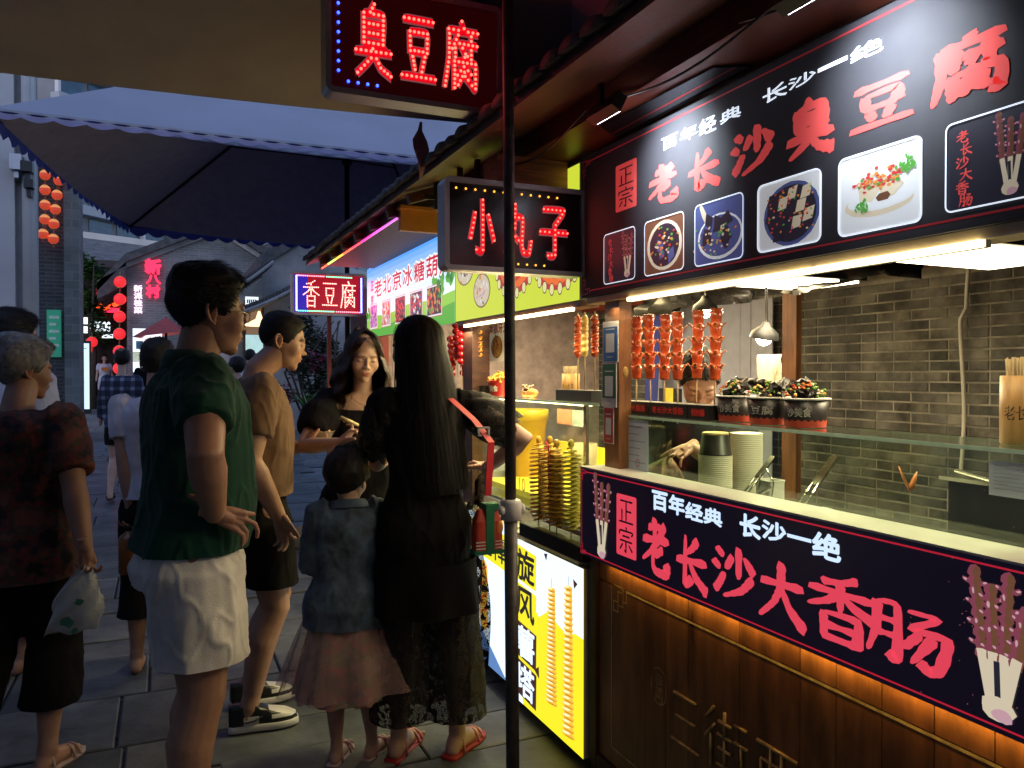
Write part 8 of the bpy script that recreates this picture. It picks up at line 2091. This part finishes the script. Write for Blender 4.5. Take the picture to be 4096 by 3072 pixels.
# red tub of potato fries
p = onS(1.60, 520, 790); t = thing('fries_tub', 'red paper tub heaped with yellow potato fries on the second stall', 'tub', (1.61, p.y+.02, 1.3855)); r = .068; mb = MB(); mb.sm = True; mb.lathe((0,0,0), [(r*.78,0),(r*.8,.003),(r*.98,.075),(r*1.02,.077),(r*1.02,.080),(r*.95,.078)], 28); mb.build('tub', mat('red paper', (.55,.02,.02), rough=.4), t)
mb = MB(); F0 = Frame((0,0,0), (1,0,0), (0,1,0)); text_in(mb, F0, '美食', -.03, .022, .03, .055, 0, .03)
for i, v in enumerate(mb.v): x, y, _ = v; a_ = math.pi+.5+x/r; rr_ = r*(.80+y/.075*.18)+.001; mb.v[i] = (rr_*math.cos(a_), rr_*math.sin(a_), y)
mb.build('lettering', M_rim, t); mb = MB(); rg = random.Random(4)
for i in range(60):
    a_ = rg.uniform(0,6.3); d = rg.uniform(0,.06); c_ = Vector((d*math.cos(a_), d*math.sin(a_), .082+rg.uniform(0,.030)*(1-d/.07))); e_ = Vector((rg.gauss(0,1), rg.gauss(0,1), rg.gauss(0,.35))).normalized()*.028; mb.mat(rg.choice([0,0,1])); mb.tube([c_-e_, c_+Vector((0,0,.004)), c_+e_], .0055, 4)
stuff(mb.build('fries', [mat('yellow fries', (.82,.52,.08), rough=.4, var=.2), mat('sauced fries', (.75,.28,.05), rough=.35)], t))
# grilled squid and a cloth bag on the shelf
p = onS(1.62, 770, 780); t = thing('fried_snack', 'small orange fried snack and crisp tentacles lying on the glass shelf right of the pole', 'snack', (1.62, p.y, 1.3855)); mb = MB(); mb.sm = True; mb.ball((0,-.02,.022), (.025,.05,.022), 12, 8); mb.ball((0,.05,.018), (.02,.035,.018), 12, 8); mb.build('piece', mat('orange batter', (.80,.33,.08), rough=.4, var=.3), t)
mb = MB(); mb.sm = True; rg = random.Random(2)
for i in range(9): mb.tube([(rg.uniform(-.02,.02), .03+rg.uniform(-.03,.04), .01+q*.014+rg.uniform(0,.01)) for q in range(4)], .0045, 5)
mb.build('tentacles', mat('pale brown tentacle', (.55,.36,.25), rough=.4), t)
# poster inside, pink card and note behind the glass, yellow bucket
a, b = onS(1.66, 365, 160), onS(1.66, 640, 500); t = thing('hanging_poster', 'cream poster with dark red characters and a round dish picture hanging in the second stall', 'poster', (1.66, (a.y+b.y)/2, (a.z+b.z)/2)); w, h = a.y-b.y, .245
mb = MB(); mb.box((0,-w/2,-h/2), (.003,w/2,h/2)); mb.build('sheet', mat('cream poster', (.80,.74,.58), rough=.6, var=.05, emit=.12, ecol=(1,.9,.6)), t)
Fx = Frame((-.001, w/2, -h/2), (0,-1,0), (0,0,1)); mb = MB(); text_in(mb, Fx, '招牌狼牙土豆', w*.08, h*.62, w*.97, h*.84, 0, .03); mb.build('lettering', mat('dark red print', (.35,.04,.03)), t)
mb = MB(); text_in(mb, Fx, '好吃', w*.08, h*.30, w*.27, h*.44, 0, .02); text_in(mb, Fx, '不贵', w*.70, h*.30, w*.90, h*.44, 0, .02); mb.build('small_lettering', M_black, t)
mb = MB(); mb.mat(0); q_blob(mb, Fx, w*.49, h*.32, w*.17, h*.25, .0004, 24, 0); mb.mat(1); q_blob(mb, Fx, w*.49, h*.32, w*.155, h*.23, .0008, 24, 0)
for i in range(30): mb.mat(rg.choice([2,3,1])); q_blob(mb, Fx, w*(.49+rg.gauss(0,.055)), h*(.32+rg.gauss(0,.09)), .011, .007, .0010+i*.00002, 6, .3, rg.uniform(0,3))
mb.build('dish_picture', [MATS['print brown'], mat('gold dish', (.62,.38,.08)), mat('gold dish light', (.85,.62,.2)), MATS['print red']], t)
sheet('price_card', 'pink red price card behind the glass, left of the grey note', 'card', 1.70, (c6(992,905), c6(1120,1030)), mat('pink card', (.62,.20,.13), rough=.6), 2)
sheet('grey_note', 'small grey printed note behind the glass of the second stall', 'paper', 1.69, (c6(1118,915), c6(1220,1050)), mat('grey note', (.40,.44,.50), rough=.6), 5)
p = onS(1.80, 640, 1000); t = thing('bucket', 'tall yellow bucket inside the glass case of the second stall, behind the pole', 'bucket', (1.86, p.y, .88)); mb = MB(); mb.sm = True; mb.lathe((0,0,0), [(.085,0),(.13,.36),(.137,.36),(.137,.42),(.125,.42),(.12,.37)], 28); mb.build('tub', mat('yellow plastic', (.70,.48,.03), rough=.35), t)
p = onS(1.75, 1180, 1300); t = thing('utensil_tub', 'tan plastic tub at the right end of the glass case of the second stall', 'tub', (1.76, p.y-.02, .88)); mb = MB(); mb.sm = True; mb.lathe((0,0,0), [(.05,0),(.062,.30),(.055,.30),(.05,.02)], 20); mb.build('tub', mat('tan plastic', (.55,.42,.25), rough=.5), t)
# spiral potato towers in their black tray
def cp(x, y): return (1700+x/.8413)/4, (1100+y/.8413)/4
XT = 1.47
a, b = onX(*cp(345,900), XT), onX(*cp(560,940), XT); t = thing('potato_tray', 'long black tray below the spiral potato towers', 'tray', (XT+.01, (a.y+b.y)/2, .79)); h = (a.y-b.y)/2; mb = MB(); mb.box((-.05,-h,0), (.05,h,.055)); mb.box((-.046,-h+.004,.055), (.046,h-.004,.057)); mb.build('box', M_black, t)
mb = MB(); mb.box((1.45, YA-.02, .765), (1.56, YB, .788)); wb(mb, 'lower_ledge', M_cream, stall2)
def potato(pos, r, hh, lab, sauce, seed, tint):
    t = thing('spiral_potato', lab, 'potato skewer', pos, seed*1.7, 'spiral potato towers on sticks'); n = 20; mb = MB(); mb.sm = True; rg = random.Random(seed); turns = 19
    top, bot = [], []; K = turns*14
    A, B, C, D_ = [], [], [], []
    for i in range(K+1):
        q = i/K; a_ = 2*math.pi*i/14; rr_ = r*(.62+.5*min(1, q*9))*min(1, (1-q)*6+.25)*(1+.05*math.sin(a_*2.3+seed)); z = hh*q; o_ = Vector((math.cos(a_), math.sin(a_), 0))
        A.append(o_*.004+Vector((0,0,z+.001))); B.append(o_*rr_+Vector((0,0,z-.003+.002*math.sin(a_*3)))); C.append(o_*rr_+Vector((0,0,z+.002+.002*math.sin(a_*3)))); D_.append(o_*.004+Vector((0,0,z+.005)))
    k = len(mb.v); m_ = len(A)
    for L_ in (A, B, C, D_): mb.v += [tuple(p) for p in L_]
    for i in range(K):
        for j, l_ in ((0,1), (1,2), (2,3)): mb.face((k+j*m_+i, k+j*m_+i+1, k+l_*m_+i+1, k+l_*m_+i))
    mb.build('potato_spiral', tint, t)
    mb = MB(); mb.sm = True; mb.tube([(0,0,-.07), (0,0,hh+.02)], .0028, 6); mb.build('stick', M_bamboo, t)
    mb = MB(); mb.sm = True; mb.ball((0,0,hh+.006), (r*.36, r*.36, .018), 10, 8); mb.build('tip', tint, t)
    if sauce:
        mb = MB(); mb.sm = True
        for i in range(3): mb.tube([Vector(((r*.98)*math.cos(sauce+.35*i+.5*math.sin(q*1.3+i)), (r*.98)*math.sin(sauce+.35*i+.5*math.sin(q*1.3+i)), hh*(1-.035*q))) for q in range(22-i*5)], .0022, 5)
        mb.build('ketchup', mat('ketchup line', (.60,.02,.01), rough=.25), t)
Mp1 = mat('fried potato', (.78,.48,.06), rough=.35, var=.25, scale=40); Mp2 = mat('pale potato', (.62,.55,.08), rough=.35, var=.25, scale=40)
for i, (x, y0, y1, m_, sc_, lab) in enumerate(((383,560,825,Mp1,3.3,'leftmost spiral potato tower, with red ketchup lines'), (416,560,830,Mp1,0,'second spiral potato tower from the pole'), (443,572,850,Mp1,3.4,'third spiral potato tower, with red ketchup lines'), (488,573,860,Mp2,0,'rightmost spiral potato tower, paler and closest to the black board'))):
    p, q = onX(*cp(x, y1), XT), onX(*cp(x, y0), XT); potato((p.x+.005*(i % 2), p.y, p.z), .036, q.z-p.z, lab, sc_, i+1, m_)
# price print on the ledge glass
mb = MB(); Fz = Frame((XT+.055, onX(519, 480, XT+.055).y, onX(519, 490, XT+.055).z), (0,-1,0), (0,0,1)); text_in(mb, Fz, '10', 0, 0, .07, .06, 0, .0); o = mb.build('price_figures', mat('olive print', (.42,.40,.08), emit=.1, ecol=(.6,.6,.1))); tag(o, 'olive yellow figures 10 stuck on the glass left of the potato towers', 'figures')
# candied fruit skewers of the third stall
M_haw = mat('candied red haw', (.50,.008,.014), rough=.10, spec=.8, var=.1)
def haw(pos, n, lean, lab):
    t = thing('candied_skewer', lab, 'fruit skewer', pos, 0, 'red candied fruit skewers of the far stall'); me_ = MB(); me_.sm = True; me_.ball((0,0,0), (.0225,.0225,.020), 14, 9); me = me_.mesh('fruit', M_haw); d = Vector(lean).normalized()
    for i in range(n): inst(me, 'fruit', t, d*(.037*i+.06))
    mb = MB(); mb.tube([d*-.06, d*(.037*n+.07)], .0022, 5); mb.build('stick', M_bamboo, t)
for i, (x, y, n, ln) in enumerate(((200,600,7,(0,-.02,1)), (165,560,6,(0,.12,1)), (205,690,3,(.1,-.05,1)), (130,620,5,(0,.22,1)), (118,700,5,(.05,.10,1)))):
    haw(onX(*c6(x, y), 1.50+.03*(i % 3)), n, ln, ['tallest upright red candied fruit skewer by the dark post', 'second red candied fruit skewer, leaning left of the tallest', 'short red candied fruit skewer low beside the dark post', 'slanting red candied fruit skewer behind the long black hair', 'lowest red candied fruit skewer, nearest the long black hair'][i])

# prints and letters belong to the board they are on
bpy.context.view_layer.update()
PRN = ('character', 'character_outline', 'small_characters', 'seal', 'seal_lettering', 'board_border', 'dish_picture', 'picture_frame', 'caption', 'sausage_picture', 'printed_sparks', 'tentacle_picture', 'candy_picture')
for st in (stall, stall2, stall3):
    ks = kids(st); bd = {k.name.split('.')[0]: k for k in ks if k.name.split('.')[0] in ('upper_board', 'lower_board')}
    for k in ks:
        if k.name.split('.')[0] in PRN:
            b_ = bd.get('upper_board') if k.data.vertices[0].co.z > 1.5 else bd.get('lower_board')
            if b_: k.parent = b_; k.matrix_parent_inverse = Matrix.Identity(4)
for o in list(COL.objects):
    if o.name.split('.')[0] == 'printed_sparks': o['kind'] = 'stuff'
